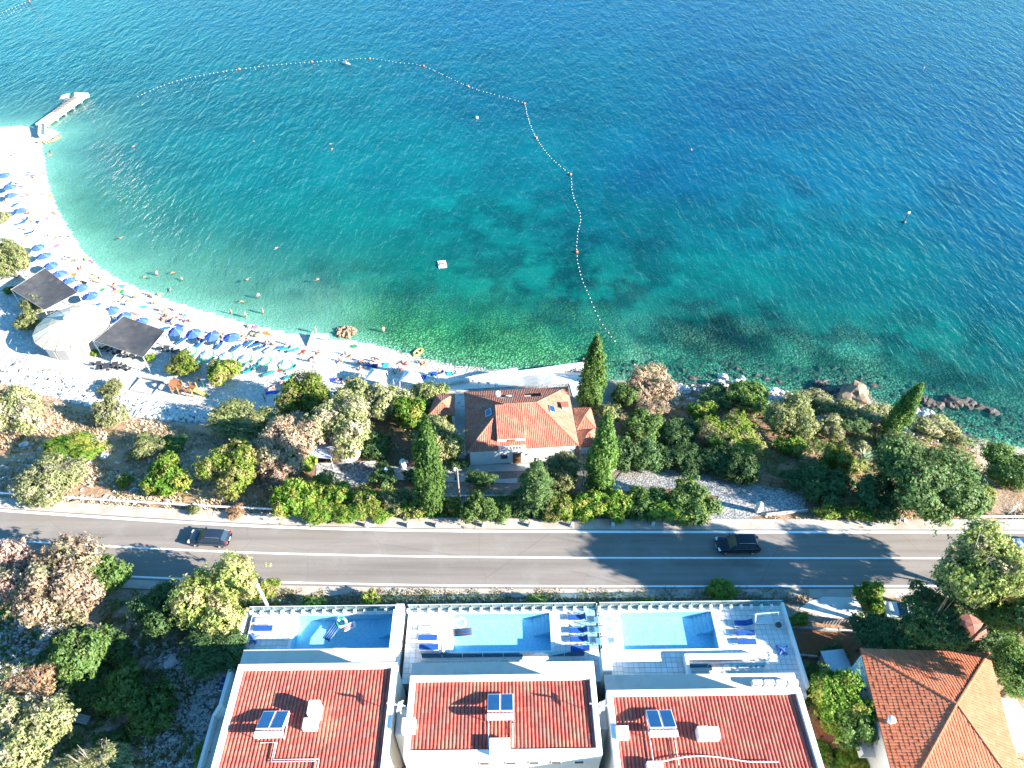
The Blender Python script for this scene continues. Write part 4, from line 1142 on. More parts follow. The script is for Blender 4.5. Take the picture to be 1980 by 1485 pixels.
def cobble_mat(name, a, b_, scale):
    m, n, out = new_mat(name)
    bb = N(n, 'BsdfPrincipled'); bb.inputs['Roughness'].default_value = 0.85
    vo = N(n, 'TexVoronoi'); vo.inputs['Scale'].default_value = scale
    tc = N(n, 'TexCoord'); L(n, tc.outputs['Object'], vo.inputs['Vector'])
    c = mixc(n, ramp(n, vo.outputs['Color'], 0.2, 0.9), a, b_)
    c = mixc(n, 1.0, c, ramp(n, vo.outputs['Distance'], 0.3, 0.65, (1, 1, 1), (0.45, 0.45, 0.45)), 'MULTIPLY')
    c = mixc(n, ramp(n, tnoise(n, 0.4, detail=5), 0.55, 0.75), c, (0.36, 0.29, 0.22))
    L(n, c, bb.inputs['Base Color'])
    bp = N(n, 'Bump'); bp.invert = True; bp.inputs['Strength'].default_value = 0.6; bp.inputs['Distance'].default_value = 0.06
    L(n, vo.outputs['Distance'], bp.inputs['Height']); L(n, bp.outputs[0], bb.inputs['Normal']); L(n, bb.outputs[0], out.inputs[0])
    return m
M['cobble'] = cobble_mat('driveway_stone', (0.34, 0.33, 0.32), (0.54, 0.51, 0.47), 4.2)
M['cobble2'] = cobble_mat('patio_stone', (0.30, 0.30, 0.30), (0.55, 0.52, 0.50), 3.0)
sheet('driveway', [(1178,946),(1200,915),(1225,906),(1330,912),(1440,935),(1560,952),(1555,985),(1500,992),(1455,1000),(1450,1012),(1478,1019),(1352,1019),(1382,985),(1390,960),(1290,945),(1225,955)], M['cobble'], 'cobbled driveway sloping from the road to the house')
sheet('patio', [(613,895),(726,893),(729,925),(700,940),(668,944),(610,925)], M['cobble2'], 'grey stone patio behind the roadside hedge')
sheet('path', [(726,903),(800,903),(905,908),(905,930),(1000,925),(1000,935),(800,930),(728,925)], M['concrete'], 'garden path in front of the house')
sheet('courtyard', [(860,760),(900,756),(900,900),(1120,893),(1120,905),(870,915),(850,860),(862,800)], M['concrete'], 'shaded concrete yard round the house', 0.03)
M['quay'] = mat('worn_quay', (0.50, 0.46, 0.41), 0.9, (0.60, 0.56, 0.51), .35, bump=0.3, bscale=8, dirt=((0.34, 0.30, 0.25), .22))
sheet('quay', [(860,742),(1000,722),(1060,718),(1135,722),(1140,760),(1108,770),(1100,742),(900,753),(868,760)], M['quay'], 'pale concrete quay between the house and the beach', 0.06)
# ------------------------------------------------------------------ trees, shrubs and hedges
LM = {
 'olive':  leaf_mat('olive_leaves', (0.133, 0.174, 0.058), (0.313, 0.332, 0.136), (0.407, 0.376, 0.167)),
 'pale':   leaf_mat('silver_leaves', (0.234, 0.264, 0.104), (0.454, 0.452, 0.209), (0.478, 0.420, 0.290)),
 'green':  leaf_mat('bright_green_leaves', (0.077, 0.212, 0.023), (0.229, 0.349, 0.038), (0.382, 0.368, 0.077)),
 'lime':   leaf_mat('lime_leaves', (0.133, 0.226, 0.026), (0.297, 0.347, 0.052), (0.377, 0.319, 0.131)),
 'mid':    leaf_mat('mid_green_leaves', (0.085, 0.190, 0.044), (0.211, 0.298, 0.074), (0.303, 0.298, 0.105), thr=.6),
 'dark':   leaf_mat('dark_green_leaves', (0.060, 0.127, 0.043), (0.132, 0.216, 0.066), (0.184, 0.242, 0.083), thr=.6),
 'brown':  leaf_mat('dry_brown_leaves', (0.4, 0.275, 0.18), (0.6, 0.45, 0.32), (0.36, 0.33, 0.18)),
 'pink':   leaf_mat('dry_pinkish_twigs', (0.42, 0.27, 0.2), (0.6, 0.42, 0.34), (0.32, 0.3, 0.17)),
 'yellow': leaf_mat('yellowing_leaves', (0.22, 0.29, 0.06), (0.41, 0.44, 0.14), (0.50, 0.40, 0.20)),
 'rust':   leaf_mat('rusty_orange_leaves', (0.52, 0.3, 0.16), (0.66, 0.44, 0.26), (0.44, 0.29, 0.16)),
 'cypress': leaf_mat('cypress_sprays', (0.060, 0.146, 0.027), (0.171, 0.266, 0.049), (0.211, 0.266, 0.066), thr=.62),
 'pine':   leaf_mat('pine_needles', (0.066, 0.139, 0.044), (0.171, 0.254, 0.074), (0.264, 0.266, 0.096), thr=.6),
 'agave':  leaf_mat('agave_leaves', (0.229, 0.312, 0.216), (0.382, 0.459, 0.318), (0.421, 0.459, 0.281)),
}
def leaves_mesh(name, C, Nn, size, asp=1.7, tone=None, droop=0.0):
    """one quad per leaf: centres C, facing Nn"""
    k = len(C)
    Nn = Nn / (np.linalg.norm(Nn, axis=1, keepdims=True) + 1e-9)
    r = rng.normal(size=(k, 3)); r[:, 2] -= droop
    t = np.cross(Nn, r); t /= np.linalg.norm(t, axis=1, keepdims=True) + 1e-9
    if droop:
        t2 = np.cross(Nn, np.array([[0, 0, 1.0]])); t = r - Nn * np.sum(r*Nn, 1, keepdims=True); t /= np.linalg.norm(t, axis=1, keepdims=True) + 1e-9
    s = np.cross(Nn, t)
    sz = size * rng.uniform(0.45, 1.5, (k, 1))
    a, b_ = t * sz * asp * .5, s * sz * .5
    bend = Nn * sz * 0.18
    co = np.stack([C - a, C + b_ * 0.9 + bend, C + a, C - b_ * 0.9 + bend], 1).reshape(-1, 3)
    me = D.meshes.new(name)
    me.vertices.add(4*k); me.vertices.foreach_set('co', co.ravel())
    me.loops.add(4*k); me.loops.foreach_set('vertex_index', np.arange(4*k, dtype=np.int32))
    me.polygons.add(k); me.polygons.foreach_set('loop_start', np.arange(0, 4*k, 4, dtype=np.int32))
    me.update(calc_edges=True)
    tone = rng.beta(1.6, 1.6, k) if tone is None else tone
    at = me.attributes.new('leaf', 'FLOAT', 'FACE'); at.data.foreach_set('value', tone)
    me.materials.append(LM['olive'])
    return me
def rdirs(k):
    v_ = rng.normal(size=(k, 3)); return v_ / np.linalg.norm(v_, axis=1, keepdims=True)
def crown_mesh(name, lobes, sprays, per, size, spread, flat=0.8, low=-0.45, fill=0.25, droop=0.0):
    """unit-radius crown: lobes carry sprays, each spray carries a handful of leaves"""
    LC = []
    for i in range(lobes):
        if i == 0: LC.append((0, 0, 0.0, 0.5)); continue
        w = 2.4 * i + random.uniform(-.5, .5); rr = random.uniform(.3, .80)
        LC.append((rr * math.cos(w), rr * math.sin(w), random.uniform(-.35, .62) * (1.15 - rr), random.uniform(.2, .38)))
    LC = np.array(LC)
    wts = LC[:, 3] ** 2; wts /= wts.sum()
    pick = rng.choice(lobes, sprays * 3, p=wts)
    d = rdirs(sprays * 3)
    rad = LC[pick, 3:4] * (1 - fill * rng.random((sprays * 3, 1)) ** 1.5) * (1 + 0.22 * rng.normal(size=(sprays*3, 1)).clip(-1, 1.6))
    rad = rad * np.where(rng.random((sprays * 3, 1)) < .13, rng.uniform(1.1, 1.5, (sprays * 3, 1)), 1.0)      # stray shoots
    c = LC[pick, :3] + d * rad
    ok = np.ones(len(c), bool)
    for (x, y, z, r) in LC:
        ok &= np.linalg.norm(c - np.array([x, y, z]), axis=1) > r * 0.72
    ok &= c[:, 2] > low
    c, d = c[ok][:sprays], d[ok][:sprays]
    k = len(c)
    st = np.clip(rng.normal(.5, .24, k), 0, 1)
    ll = np.repeat(c, per, 0) + rng.normal(size=(k * per, 3)) * spread * np.array([1, 1, .75])
    nn = np.repeat(d, per, 0) * 1.25 + rng.normal(size=(k * per, 3)) * 0.5 + np.array([0, 0, .3])
    ll[:, 2] *= flat
    return leaves_mesh(name, ll, nn, size, tone=np.clip(np.repeat(st, per) * .7 + rng.random(k*per) * .3, 0, 1), droop=droop)
CR = {
 'big': [crown_mesh('crown_leaves', 20, 1500, 12, .044, .042, fill=.4) for _ in range(4)],
 'med': [crown_mesh('crown_leaves', 14, 760, 11, .066, .056, fill=.35) for _ in range(4)],
 'small': [crown_mesh('crown_leaves', 9, 300, 10, .105, .085, low=-.6) for _ in range(3)],
 'airy': [crown_mesh('crown_leaves', 13, 330, 9, .065, .06, fill=.6) for _ in range(3)],
 'feather': [crown_mesh('crown_leaves', 22, 1800, 12, .042, .045, fill=.5, droop=1.0) for _ in range(2)],
}
def cypress_mesh(name, sprays=1500, per=9):
    h = rng.random(sprays) ** 0.85
    prof = np.interp(h, [0, .04, .15, .45, .75, .92, 1.0], [.55, .8, 1.0, .93, .62, .28, .03])
    w = rng.uniform(0, 2*np.pi, sprays)
    rr = prof * (1 + 0.2 * rng.normal(size=sprays)) * rng.uniform(.8, 1.02, sprays) * (1 + .16 * np.sin(3*w + 9*h))
    c = np.stack([rr*np.cos(w), rr*np.sin(w), h * 8.0], 1)
    d = np.stack([np.cos(w), np.sin(w), 0.35 + 0*w], 1)
    st = np.clip(rng.normal(.5, .25, sprays), 0, 1)
    ll = np.repeat(c, per, 0) + rng.normal(size=(sprays*per, 3)) * np.array([.09, .09, .22])
    nn = np.repeat(d, per, 0) + rng.normal(size=(sprays*per, 3)) * .55
    return leaves_mesh(name, ll, nn, .125, 2.0, np.clip(np.repeat(st, per)*.7 + rng.random(sprays*per)*.3, 0, 1), droop=-2.0)
CY = [cypress_mesh('cypress_leaves') for _ in range(2)]
def conifer_mesh(name, tiers=13, per=900, h=2.2):
    C, Nn, T = [], [], []
    for i in range(tiers):
        t = i / (tiers - 1); rad = (1 - t) ** 0.8 * .95 + .06; nb = max(5, int(11 * (1 - t) + 5)); off = random.random() * 6
        for b_ in range(nb):
            w = off + 2*math.pi*b_/nb + random.uniform(-.2, .2); L_ = rad * random.uniform(.7, 1.12); kk = int(per * L_ / 5)
            s = rng.random(kk) ** .7; tone = random.random()
            side = rng.normal(size=kk) * .075 * (1.1 - .4*s)
            C.append(np.stack([s*L_*math.cos(w) - side*math.sin(w), s*L_*math.sin(w) + side*math.cos(w), t*h + .12*s*(1-s)*2 - .22*s**2*L_ - abs(side)*.5 + rng.normal(size=kk)*.03], 1))
            Nn.append(np.stack([.3*math.cos(w) + rng.normal(size=kk)*.35, .3*math.sin(w) + rng.normal(size=kk)*.35, np.ones(kk)], 1)); T.append(np.clip(.6*tone + .4*rng.random(kk), 0, 1))
    return leaves_mesh(name, np.concatenate(C), np.concatenate(Nn), .04, 2.4, np.concatenate(T), droop=.6)
CO = [conifer_mesh('conifer_needles') for _ in range(2)]
def trunk_mesh(name, h, r, limbs, spread):
    """unit trunk: height 1 to the crown, limbs reaching into it"""
    mb = MB()
    lean = random.uniform(-.08, .08)
    mb.tube([(0, 0, -.25), (lean*.3, 0, .3*h), (lean, lean, .75*h), (lean*1.3, lean*.6, h*1.1)], [r*1.35, r, r*.75, r*.35], 7)
    for i in range(limbs):
        w = 2.4 * i + random.uniform(-.5, .5); s = random.uniform(.35, .75)
        p0 = (lean*s, lean*s*.6, s*h)
        p2 = (spread*math.cos(w)*random.uniform(.6, 1), spread*math.sin(w)*random.uniform(.6, 1), h*random.uniform(.95, 1.35))
        p1 = (p0[0]*.5 + p2[0]*.5, p0[1]*.5 + p2[1]*.5, p0[2]*.35 + p2[2]*.65)
        mb.tube([p0, p1, p2], [r*.5, r*.33, r*.12], 5)
        for j in range(2):
            q = (p2[0] + random.uniform(-.3, .3)*spread, p2[1] + random.uniform(-.3, .3)*spread, p2[2] + random.uniform(.05, .35)*h)
            mb.tube([p1, q], [r*.22, r*.07], 4)
    return mb.mesh(name, M['trunk'])
TR = [trunk_mesh('trunk', 1.0, .075, 7, .62) for _ in range(4)]
TRP = TR[:]
CYT = MB().tube([(0, 0, -.6), (0, 0, 1.2), (0, 0, 7.2)], [.16, .13, .03], 7).mesh('trunk', M['trunk'])
COT = MB().tube([(0, 0, -.3), (0, 0, 1.0), (0, 0, 2.15)], [.055, .04, .012], 7).mesh('trunk', M['trunk'])
def plant(kind, px, py, rx, ry, leaf, label, name=None, cat=None, group=None, sink=0.0, lift=None, hz=None):
    """a tree or shrub whose crown is centred on the pixel, rx wide and ry high in the picture"""
    g0 = site(px, py, 1.0)
    s = scale_at(g0 + Vector((0, 0, 1.0)))
    r = rx / s
    lift_m = (0.62 * r if lift is None else lift)
    g = site(px, py, lift_m)
    s = scale_at(g + Vector((0, 0, lift_m))); r = rx / s
    dep = math.atan2(CAM_Z - lift_m - g.z, g.y)
    # vertical half height from the seen half height: ry^2 = (ry_depth sin)^2 + (rz cos)^2
    ryd = r * .95
    rz = hz if hz else max(.5 * r, min(1.25 * r, math.sqrt(max(.05, (ry / s) ** 2 - (ryd * math.sin(dep)) ** 2 * .8)) / max(.2, math.cos(dep)) if ry > rx * .75 else .55 * r))
    yk = 1.0 if ry > rx * .7 else max(.55, ry / rx * 1.15)
    if lift_m < rz * .75: lift_m = rz * .75; g = site(px, py, lift_m)
    tree = lift_m > 1.4
    root = empty(name or ('tree' if tree else 'shrub'), g, 0, label, cat or ('tree' if tree else 'shrub'), group)
    cm = random.choice(CR[kind])
    c = link('crown' if tree else 'foliage', cm, root, (0, 0, lift_m), (0, 0, random.uniform(0, 6.28) if yk > .95 else random.choice((0, math.pi)) + random.uniform(-.15, .15)), (r * 1.02, r * yk * 1.0, rz * 1.1))
    set_mat(c, LM[leaf])
    t = link('trunk' if tree else 'stem', random.choice(TR), root, (0, 0, 0), (0, 0, random.uniform(0, 6.28)), (r * .8, r * .8, max(.3, lift_m * .92)))
    if leaf in ('brown', 'pink', 'pale', 'yellow', 'rust'): set_mat(t, M['palebark'])
    return root
def cypress(base, top, w, label, lean=0.0):
    g = site(*base); s = scale_at(g)
    z = g.z
    # height from the pixel of the tip, on the vertical through the base
    lo, hi = 1.0, 25.0
    for _ in range(40):
        mz = (lo + hi) / 2
        _, yy = proj(np.array(g.x), np.array(g.y), np.array(g.z + mz))
        if yy > top[1]: lo = mz
        else: hi = mz
    H = lo; r = w / 2 / scale_at(g + Vector((0, 0, H * .4)))
    root = empty('cypress_tree', g, 0, label, 'cypress')
    c = link('crown', random.choice(CY), root, (0, 0, .35), (0, 0, random.uniform(0, 6)), (r, r, (H - .35) / 8.0)); set_mat(c, LM['cypress'])
    link('trunk', CYT, root, (0, 0, 0), (0, 0, 0), (1.2, 1.2, H / 8.0))
    xx, _ = proj(np.array(g.x), np.array(g.y), np.array(g.z + H))
    if abs(xx - top[0]) > 8:
        p = P(top[0], top[1], g.z + H); root.rotation_euler = (0, math.atan2(p.x - g.x, H), 0)
    return root
def conifer(base, r_px, H, leaf, label):
    g = site(*base); s = scale_at(g + Vector((0, 0, H * .3))); r = r_px / s
    root = empty('conifer_tree', g, 0, label, 'conifer')
    c = link('crown', random.choice(CO), root, (0, 0, .3), (0, 0, random.uniform(0, 6)), (r, r, (H - .3) / 2.2)); set_mat(c, LM[leaf])
    link('trunk', COT, root, (0, 0, 0), (0, 0, 0), (r, r, H / 2.2))
    return root
B, Md, S, A, Fe = 'big', 'med', 'small', 'airy', 'feather'
PL = [
 # dry slope between the beach and the road
 (B,30,795,52,58,'pale','large pale grey green bush at the left edge below the stone bank'),
 (Md,207,800,34,34,'pale','lone pale bush in the middle of the bare slope below the stone bank'),
 (S,212,752,24,17,'olive','small brownish bush on top of the stone bank by the beach bar'),
 (B,142,868,60,34,'green','bright green dome shaped bush on the dry slope'),
 (B,98,928,58,52,'pale','silver green bush in front of the bright green dome on the slope'),
 (Md,285,862,34,24,'olive','low patchy green bush in the shade on the stony slope'),
 (S,335,858,26,20,'mid','small dark green bush beside the low patchy bush on the slope'),
 (Md,320,925,44,44,'green','yellow green bush close to the road, right of the silver green bush'),
 (S,242,930,16,16,'lime','small round lime green bush left of the yellow green roadside bush'),
 (B,462,812,70,40,'olive','broad dark olive tree on the slope at the back of the beach'),
 (B,552,862,62,62,'brown','dry brown leafless tree beside the broad dark olive tree'),
 (B,452,905,54,56,'lime','pale green and yellow tree above the parked brown grass tuft'),
 (Md,536,922,36,36,'pink','pinkish dry bush between the yellow tree and the roadside hedge'),
 (S,455,988,20,14,'rust','rust brown tuft of dry growth by the crash barrier'),
 (S,375,985,12,12,'olive','tiny olive bush on the bare verge by the crash barrier'),
 (S,590,898,22,22,'green','small green bush left of the grey stone patio'),
 # back of the beach
 (B,592,765,50,50,'lime','green and brown tree at the back of the beach above the dry tree'),
 (B,664,822,62,66,'pale','largest silver olive tree, beside the white parasols in the garden'),
 (Md,690,765,40,36,'olive','olive tree between the beach and the largest silver olive tree'),
 (Md,752,775,40,40,'pale','silvery tree left of the bright green fig by the pavilion'),
 (Md,792,798,36,36,'green','bright green fig bush left of the garden pavilion'),
 (Md,832,762,32,34,'olive','olive tree at the beach corner of the garden pavilion'),
 (S,856,752,12,10,'green','tiny green bush behind the garden pavilion'),
 (S,858,812,18,14,'green','green bush under the front edge of the garden pavilion'),
 (Md,725,862,34,30,'dark','dark green bush in the shade left of the bare garden bed'),
 (B,842,858,50,60,'olive','olive tree behind the tall cypress on the left of the house'),
 (S,738,920,28,22,'dark','dark green bush hanging over the grey stone patio'),
 (S,800,918,26,14,'dark','low dark planting along the garden path'),
 (S,885,898,20,18,'dark','dark shrub at the left corner of the white house'),
 (Md,930,925,30,14,'dark','low dark hedge in front of the white house'),
 (B,1085,915,42,46,'olive','olive tree to the right of the cedar in front of the house'),
 # roadside hedge
 (Md,566,968,40,44,'green','bright green hedge bush at the left end of the roadside hedge'),
 (Md,620,950,40,36,'lime','pale flowering hedge bush below the grey stone patio'),
 (Md,612,990,34,24,'green','low green hedge bush at the road below the pale flowering bush'),
 (Md,660,962,32,32,'green','yellow tinged hedge bush below the middle of the patio'),
 (Md,672,992,34,20,'green','low hedge bush by the road, left of the crash barrier end'),
 (Md,708,975,30,32,'lime','light green hedge bush at the end of the crash barrier'),
 (S,742,992,24,18,'green','small hedge bush just right of the crash barrier end'),
 (Md,768,972,30,36,'olive','olive hedge bush left of the tall roadside cypress'),
 (S,800,985,24,26,'lime','small hedge bush at the foot of the tall roadside cypress'),
 (S,876,980,20,24,'lime','slim light bush right of the tall roadside cypress'),
 (Md,924,982,34,34,'mid','dark hedge bush with pale tips between cypress and cedar'),
 (S,968,990,24,22,'mid','small hedge bush left of the cedar'),
 (Md,1085,985,32,30,'lime','light yellow green hedge bush at the right foot of the cedar'),
 (Md,1140,975,36,32,'green','yellow green hedge bush below the middle cypress'),
 (Md,1192,978,34,30,'green','second hedge bush left of the driveway dome'),
 (Md,1252,972,42,36,'mid','hedge bush next to the dark dome by the driveway'),
 (Md,1338,970,48,42,'mid','dark green dome shaped bush beside the driveway entrance'),
 (Md,1300,990,44,22,'green','low green hedge along the road below the driveway dome'),
 # garden right of the house
 (Md,1178,800,26,28,'olive','small olive between the two right cypresses'),
 (Md,1212,765,26,26,'mid','green bush on the shore beside the orange brown tree'),
 (B,1256,742,44,44,'brown','orange brown tree leaning over the rocks by the sea'),
 (Md,1262,788,34,18,'brown','pale brown bush below the orange brown tree'),
 (Md,1240,822,40,36,'mid','grey green bush in the upper left of the right garden'),
 (Md,1205,878,34,34,'dark','dark hedge bush right behind the middle cypress'),
 (Md,1262,882,40,34,'dark','dark hedge bush round the white lamp globe'),
 (Md,1322,885,40,30,'dark','dark hedge bush between the lamp globe and the green dome'),
 (Md,1382,892,40,30,'dark','dark hedge bush above the bend of the driveway'),
 (Md,1440,908,36,34,'dark','blackish green bush overhanging the driveway'),
 (Md,1362,800,28,28,'green','small bright green dome near the shore rocks'),
 (B,1412,842,56,40,'lime','bright green dome with a dry brown patch in the right garden'),
 (Md,1318,838,36,28,'dark','shadowy bush left of the bright green dome'),
 (Md,1385,768,34,24,'dark','dark bush behind the group of white shore rocks'),
 (Md,1445,768,40,34,'mid','dark green bush right of the group of white shore rocks'),
 (B,1524,808,50,50,'olive','round olive bush in the middle of the right garden'),
 (Md,1602,825,28,26,'pale','small round silvery bush left of the leaning cypress'),
 (Md,1580,772,38,22,'pale','pale bush at the foot of the big brown shore rock'),
 (Md,1622,790,40,22,'olive','low bush under the big brown shore rock'),
 (Md,1690,800,40,24,'pale','pale grassy bush between the brown rock and the leaning cypress'),
 (Md,1655,822,34,18,'dark','dark low bush left of the leaning cypress base'),
 (S,1528,860,26,24,'green','rich green bush below the round olive bush'),
 (Md,1622,890,34,36,'lime','yellow green bush left of the big pine'),
 (S,1655,900,22,20,'yellow','yellow bush touching the left side of the big pine'),
 (Md,1598,940,48,38,'dark','dark shaded bush at the end of the driveway'),
 (S,1668,865,14,14,'pale','tiny silvery bush below the leaning cypress'),
 (S,1700,852,14,14,'olive','tiny olive bush at the foot of the leaning cypress'),
 (Md,1742,858,34,28,'olive','olive bush between the leaning cypress and the big pine'),
 (Md,1805,822,44,22,'pale','pale dry bush behind the white rocks by the sea'),
 (S,1845,845,22,20,'olive','bush at the right end of the white rocks'),
 (B,1950,905,56,46,'mid','green bush at the right edge by the shore path'),
 (Md,1893,962,34,24,'lime','yellow green low bush right of the big pine'),
 (Md,1700,955,56,46,'dark','dark tree on the left flank of the big pine'),
 (S,1600,988,30,14,'green','low green growth on the verge below the dark shaded bush'),
 (S,1665,992,34,12,'green','low green growth on the verge below the big pine'),
 (Md,1545,925,36,22,'dark','low dark bush behind the wooden driveway fence'),
 # beach bar plants
 (Md,66,588,24,24,'olive','tree between the round bar roof and the left shade cloth'),
 (Md,52,622,24,24,'olive','lower tree left of the round bar roof'),
 (B,14,505,40,46,'olive','large tree at the left edge above the left shade cloth'),
 (Md,6,420,14,14,'pale','small pale tree at the left edge behind the parasols'),
 (S,20,562,14,10,'mid','small bush at the left corner of the left shade cloth'),
 (S,183,682,9,8,'green','potted green palm bush at the corner of the right shade cloth'),
 (S,288,692,10,9,'green','small green plant at the far corner of the right shade cloth'),
 (Md,352,705,32,26,'lime','green tree above the playground, behind the green parasols'),
 (Md,428,718,32,30,'lime','green tree right of the playground, in front of the green parasols'),
 # south of the road, left
 (B,128,1128,84,78,'brown','huge brown dry tree by the road on the left'),
 (B,30,1110,62,70,'pink','pinkish brown dry tree at the left edge by the road'),
 (Md,205,1115,40,44,'mid','green tree leaning on the huge brown tree'),
 (S,18,1180,30,20,'lime','green undergrowth at the left edge below the dry trees'),
 (B,418,1155,82,76,'yellow','yellow and orange tree overhanging the road left of the villas'),
 (Md,505,1142,36,24,'lime','pale green tree between the yellow tree and the white pole'),
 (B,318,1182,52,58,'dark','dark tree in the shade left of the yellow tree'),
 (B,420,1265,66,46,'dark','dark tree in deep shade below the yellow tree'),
 (Md,468,1198,20,26,'green','bright green bush squeezed against the left pool terrace'),
 (Md,150,1268,52,48,'mid','light green sunlit tree in the shaded hollow'),
 (Md,205,1255,44,40,'dark','dark bush behind the light green tree in the hollow'),
 (Md,62,1325,50,40,'rust','orange dry bush in the hollow on the left'),
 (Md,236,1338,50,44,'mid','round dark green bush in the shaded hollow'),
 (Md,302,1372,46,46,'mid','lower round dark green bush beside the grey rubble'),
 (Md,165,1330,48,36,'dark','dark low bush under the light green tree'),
 (B,40,1432,86,84,'pale','big silver green tree in the bottom left corner'),
 (B,185,1482,80,36,'pale','silver green tree along the bottom edge'),
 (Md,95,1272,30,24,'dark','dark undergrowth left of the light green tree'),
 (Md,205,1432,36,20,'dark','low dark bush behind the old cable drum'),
 # villa sides
 (Md,452,1225,16,40,'dark','slim dark hedge along the left pool terrace, upper piece'),
 (Md,434,1285,16,34,'dark','slim dark hedge along the left pool terrace, lower piece'),
 (Md,398,1460,24,30,'green','green bush between the retaining wall and the left villa'),
 (S,716,1160,20,20,'lime','bright round bush on the verge below the left pool'),
 (Md,1395,1146,28,24,'green','green shrub on the verge in front of the right pool'),
 (S,1252,1164,16,8,'green','small green patch on the verge by the right pool'),
 (S,1040,1168,30,8,'mid','low green patch on the verge by the middle pool'),
 (S,600,1168,30,10,'mid','low weeds on the verge by the left pool'),
 (S,530,1176,14,8,'green','small green weed under the white pole'),
 (Md,1680,1152,30,38,'green','bright green young tree beside the concrete yard'),
 (S,1545,1198,26,10,'green','small green bush at the corner of the right pool terrace'),
 (S,1522,1240,12,30,'dark','slim hedge inside the right end of the pool terrace'),
 (S,1530,1275,14,24,'dark','slim hedge beside the ledge of the right villa'),
 (B,1622,1352,62,66,'green','big green fig tree between the right villa and the orange roofed house'),
 (Md,1655,1405,44,44,'mid','lower part of the fig trees close to the balcony'),
 (Md,1570,1330,30,40,'mid','darker tree hugging the right villa corner'),
 (Md,1612,1268,26,22,'dark','dark bush at the edge of the red garden bed'),
 (Md,1590,1455,22,40,'green','bright hedge running down beside the right villa'),
 (Md,1650,1478,32,24,'green','green bush at the bottom edge beside the orange roofed house'),
 (Md,1685,1222,44,34,'dark','dark tree behind the parked white car'),
 (B,1745,1232,52,42,'dark','dark tree over the back corner of the orange roof'),
 (B,1812,1212,52,56,'dark','dark ivy covered tree left of the rust coloured parasol'),
 (B,1865,1135,52,60,'dark','dark ivy tree at the foot of the tall yellow tree'),
 (B,1935,1178,52,50,'mid','green tree under the right side of the tall yellow tree'),
 (B,1962,1290,50,60,'mid','dark tree behind the right corner of the orange roof'),
 (Md,1900,1248,46,20,'dark','dark hedge behind the orange roof'),
]
PLN = {}
for row in PL:
    k, px, py, rx, ry, lf, lab = row
    hz, lift = None, None
    if 'huge brown' in lab: lift = 2.6
    elif 'yellow and orange tree' in lab: lift = 3.6
    elif 'dark ivy covered' in lab: lift = 8.0
    elif 'dark ivy' in lab: lift = 10.0
    elif 'under the right side of the tall' in lab: lift = 8.0
    elif 'pinkish brown dry tree' in lab: lift = 2.2
    elif 'big silver green tree' in lab or 'light green sunlit' in lab: lift = 5.5
    elif 'orange dry bush in the hollow' in lab: lift = 5.5
    elif 'silver green tree along' in lab: lift = 5.0
    elif 'fig tree' in lab or 'lower part of the fig' in lab: lift = 4.0
    elif 'dark tree' in lab and py > 1190: lift = 4.0
    elif 'beach' in lab and rx > 45: lift = 2.4
    elif 'largest silver' in lab: lift = 3.0
    elif 'slim' in lab: lift = 1.2
    PLN[lab] = plant(k, px, py, rx, ry, lf, lab, lift=lift)
# the tall tree that shades the road, and more added off-frame to cast shade
plant(Fe,1902,1092,82,82,'yellow','tall yellow green tree reaching over the road at the right', lift=12.0)
plant(B,2082,1115,85,85,'mid','tall tree added beyond the right edge to shade the road', lift=11.0)
plant(B,2105,1100,72,66,'mid','lower tree added beyond the right edge to shade the road', lift=8.0)
plant(B,2060,1240,90,80,'dark','tall dark tree added for shade beyond the right edge behind the orange roof', lift=11.0)
plant(B,1790,1165,40,30,'mid','high green tree over the parked white car', lift=7.5)
conifer((1035,985), 62, 9.0, 'pine', 'cedar with drooping branches in front of the white house')
plant(Fe,1793,926,94,80,'pine','big spreading pine on the sea side of the road', name='pine_tree', cat='pine tree', lift=5.5)
cypress((832,992), (822,812), 48, 'tall cypress by the road in front of the house')
cypress((1156,948), (1174,806), 46, 'middle cypress beside the right corner of the house')
cypress((1140,788), (1156,656), 42, 'seaside cypress with its tip over the water')
cypress((1718,838), (1781,745), 34, 'leaning cypress above the rocks at the right')
# agaves
agm = MB()
for i in range(26):
    w = 2.4 * i; el = .25 + 1.0 * i / 26; l = 1.0 - .25 * i / 26
    d = Vector((math.cos(w)*math.cos(el), math.sin(w)*math.cos(el), math.sin(el))); s_ = Vector((-math.sin(w), math.cos(w), 0)) * .07
    m_ = d * l * .5; up = Vector((0, 0, .04))
    agm.add([s_*.7, -s_*.7, m_ - s_*1.1 - up, m_ + s_*1.1 - up, d*l], [(0, 1, 2, 3), (3, 2, 4)])
AG = agm.mesh('leaf_rosette', LM['agave'])
at = AG.attributes.new('leaf', 'FLOAT', 'FACE'); at.data.foreach_set('value', [random.random() for _ in AG.polygons])
for px, py, r, lab in ((1545,882,1.5,'pale blue agave below the rich green bush'), (1672,882,1.9,'large blue agave left of the big pine'), (1332,822,1.1,'agave by the small bright green dome'), (1502,852,.9,'small agave in the right garden')):
    g = site(px, py, .4)
    root = empty('agave', g, random.random()*6, label=lab, cat='agave', group='agaves in the right garden')
    link('leaf_rosette', AG, root, (0, 0, 0), (0, 0, 0), (r, r, r))
    link('heart', MB().lathe([(.1, 0), (.09, .25), (.01, .5)], 7).mesh('heart', LM['agave']), root, (0, 0, 0), (0, 0, 0), (r, r, r))

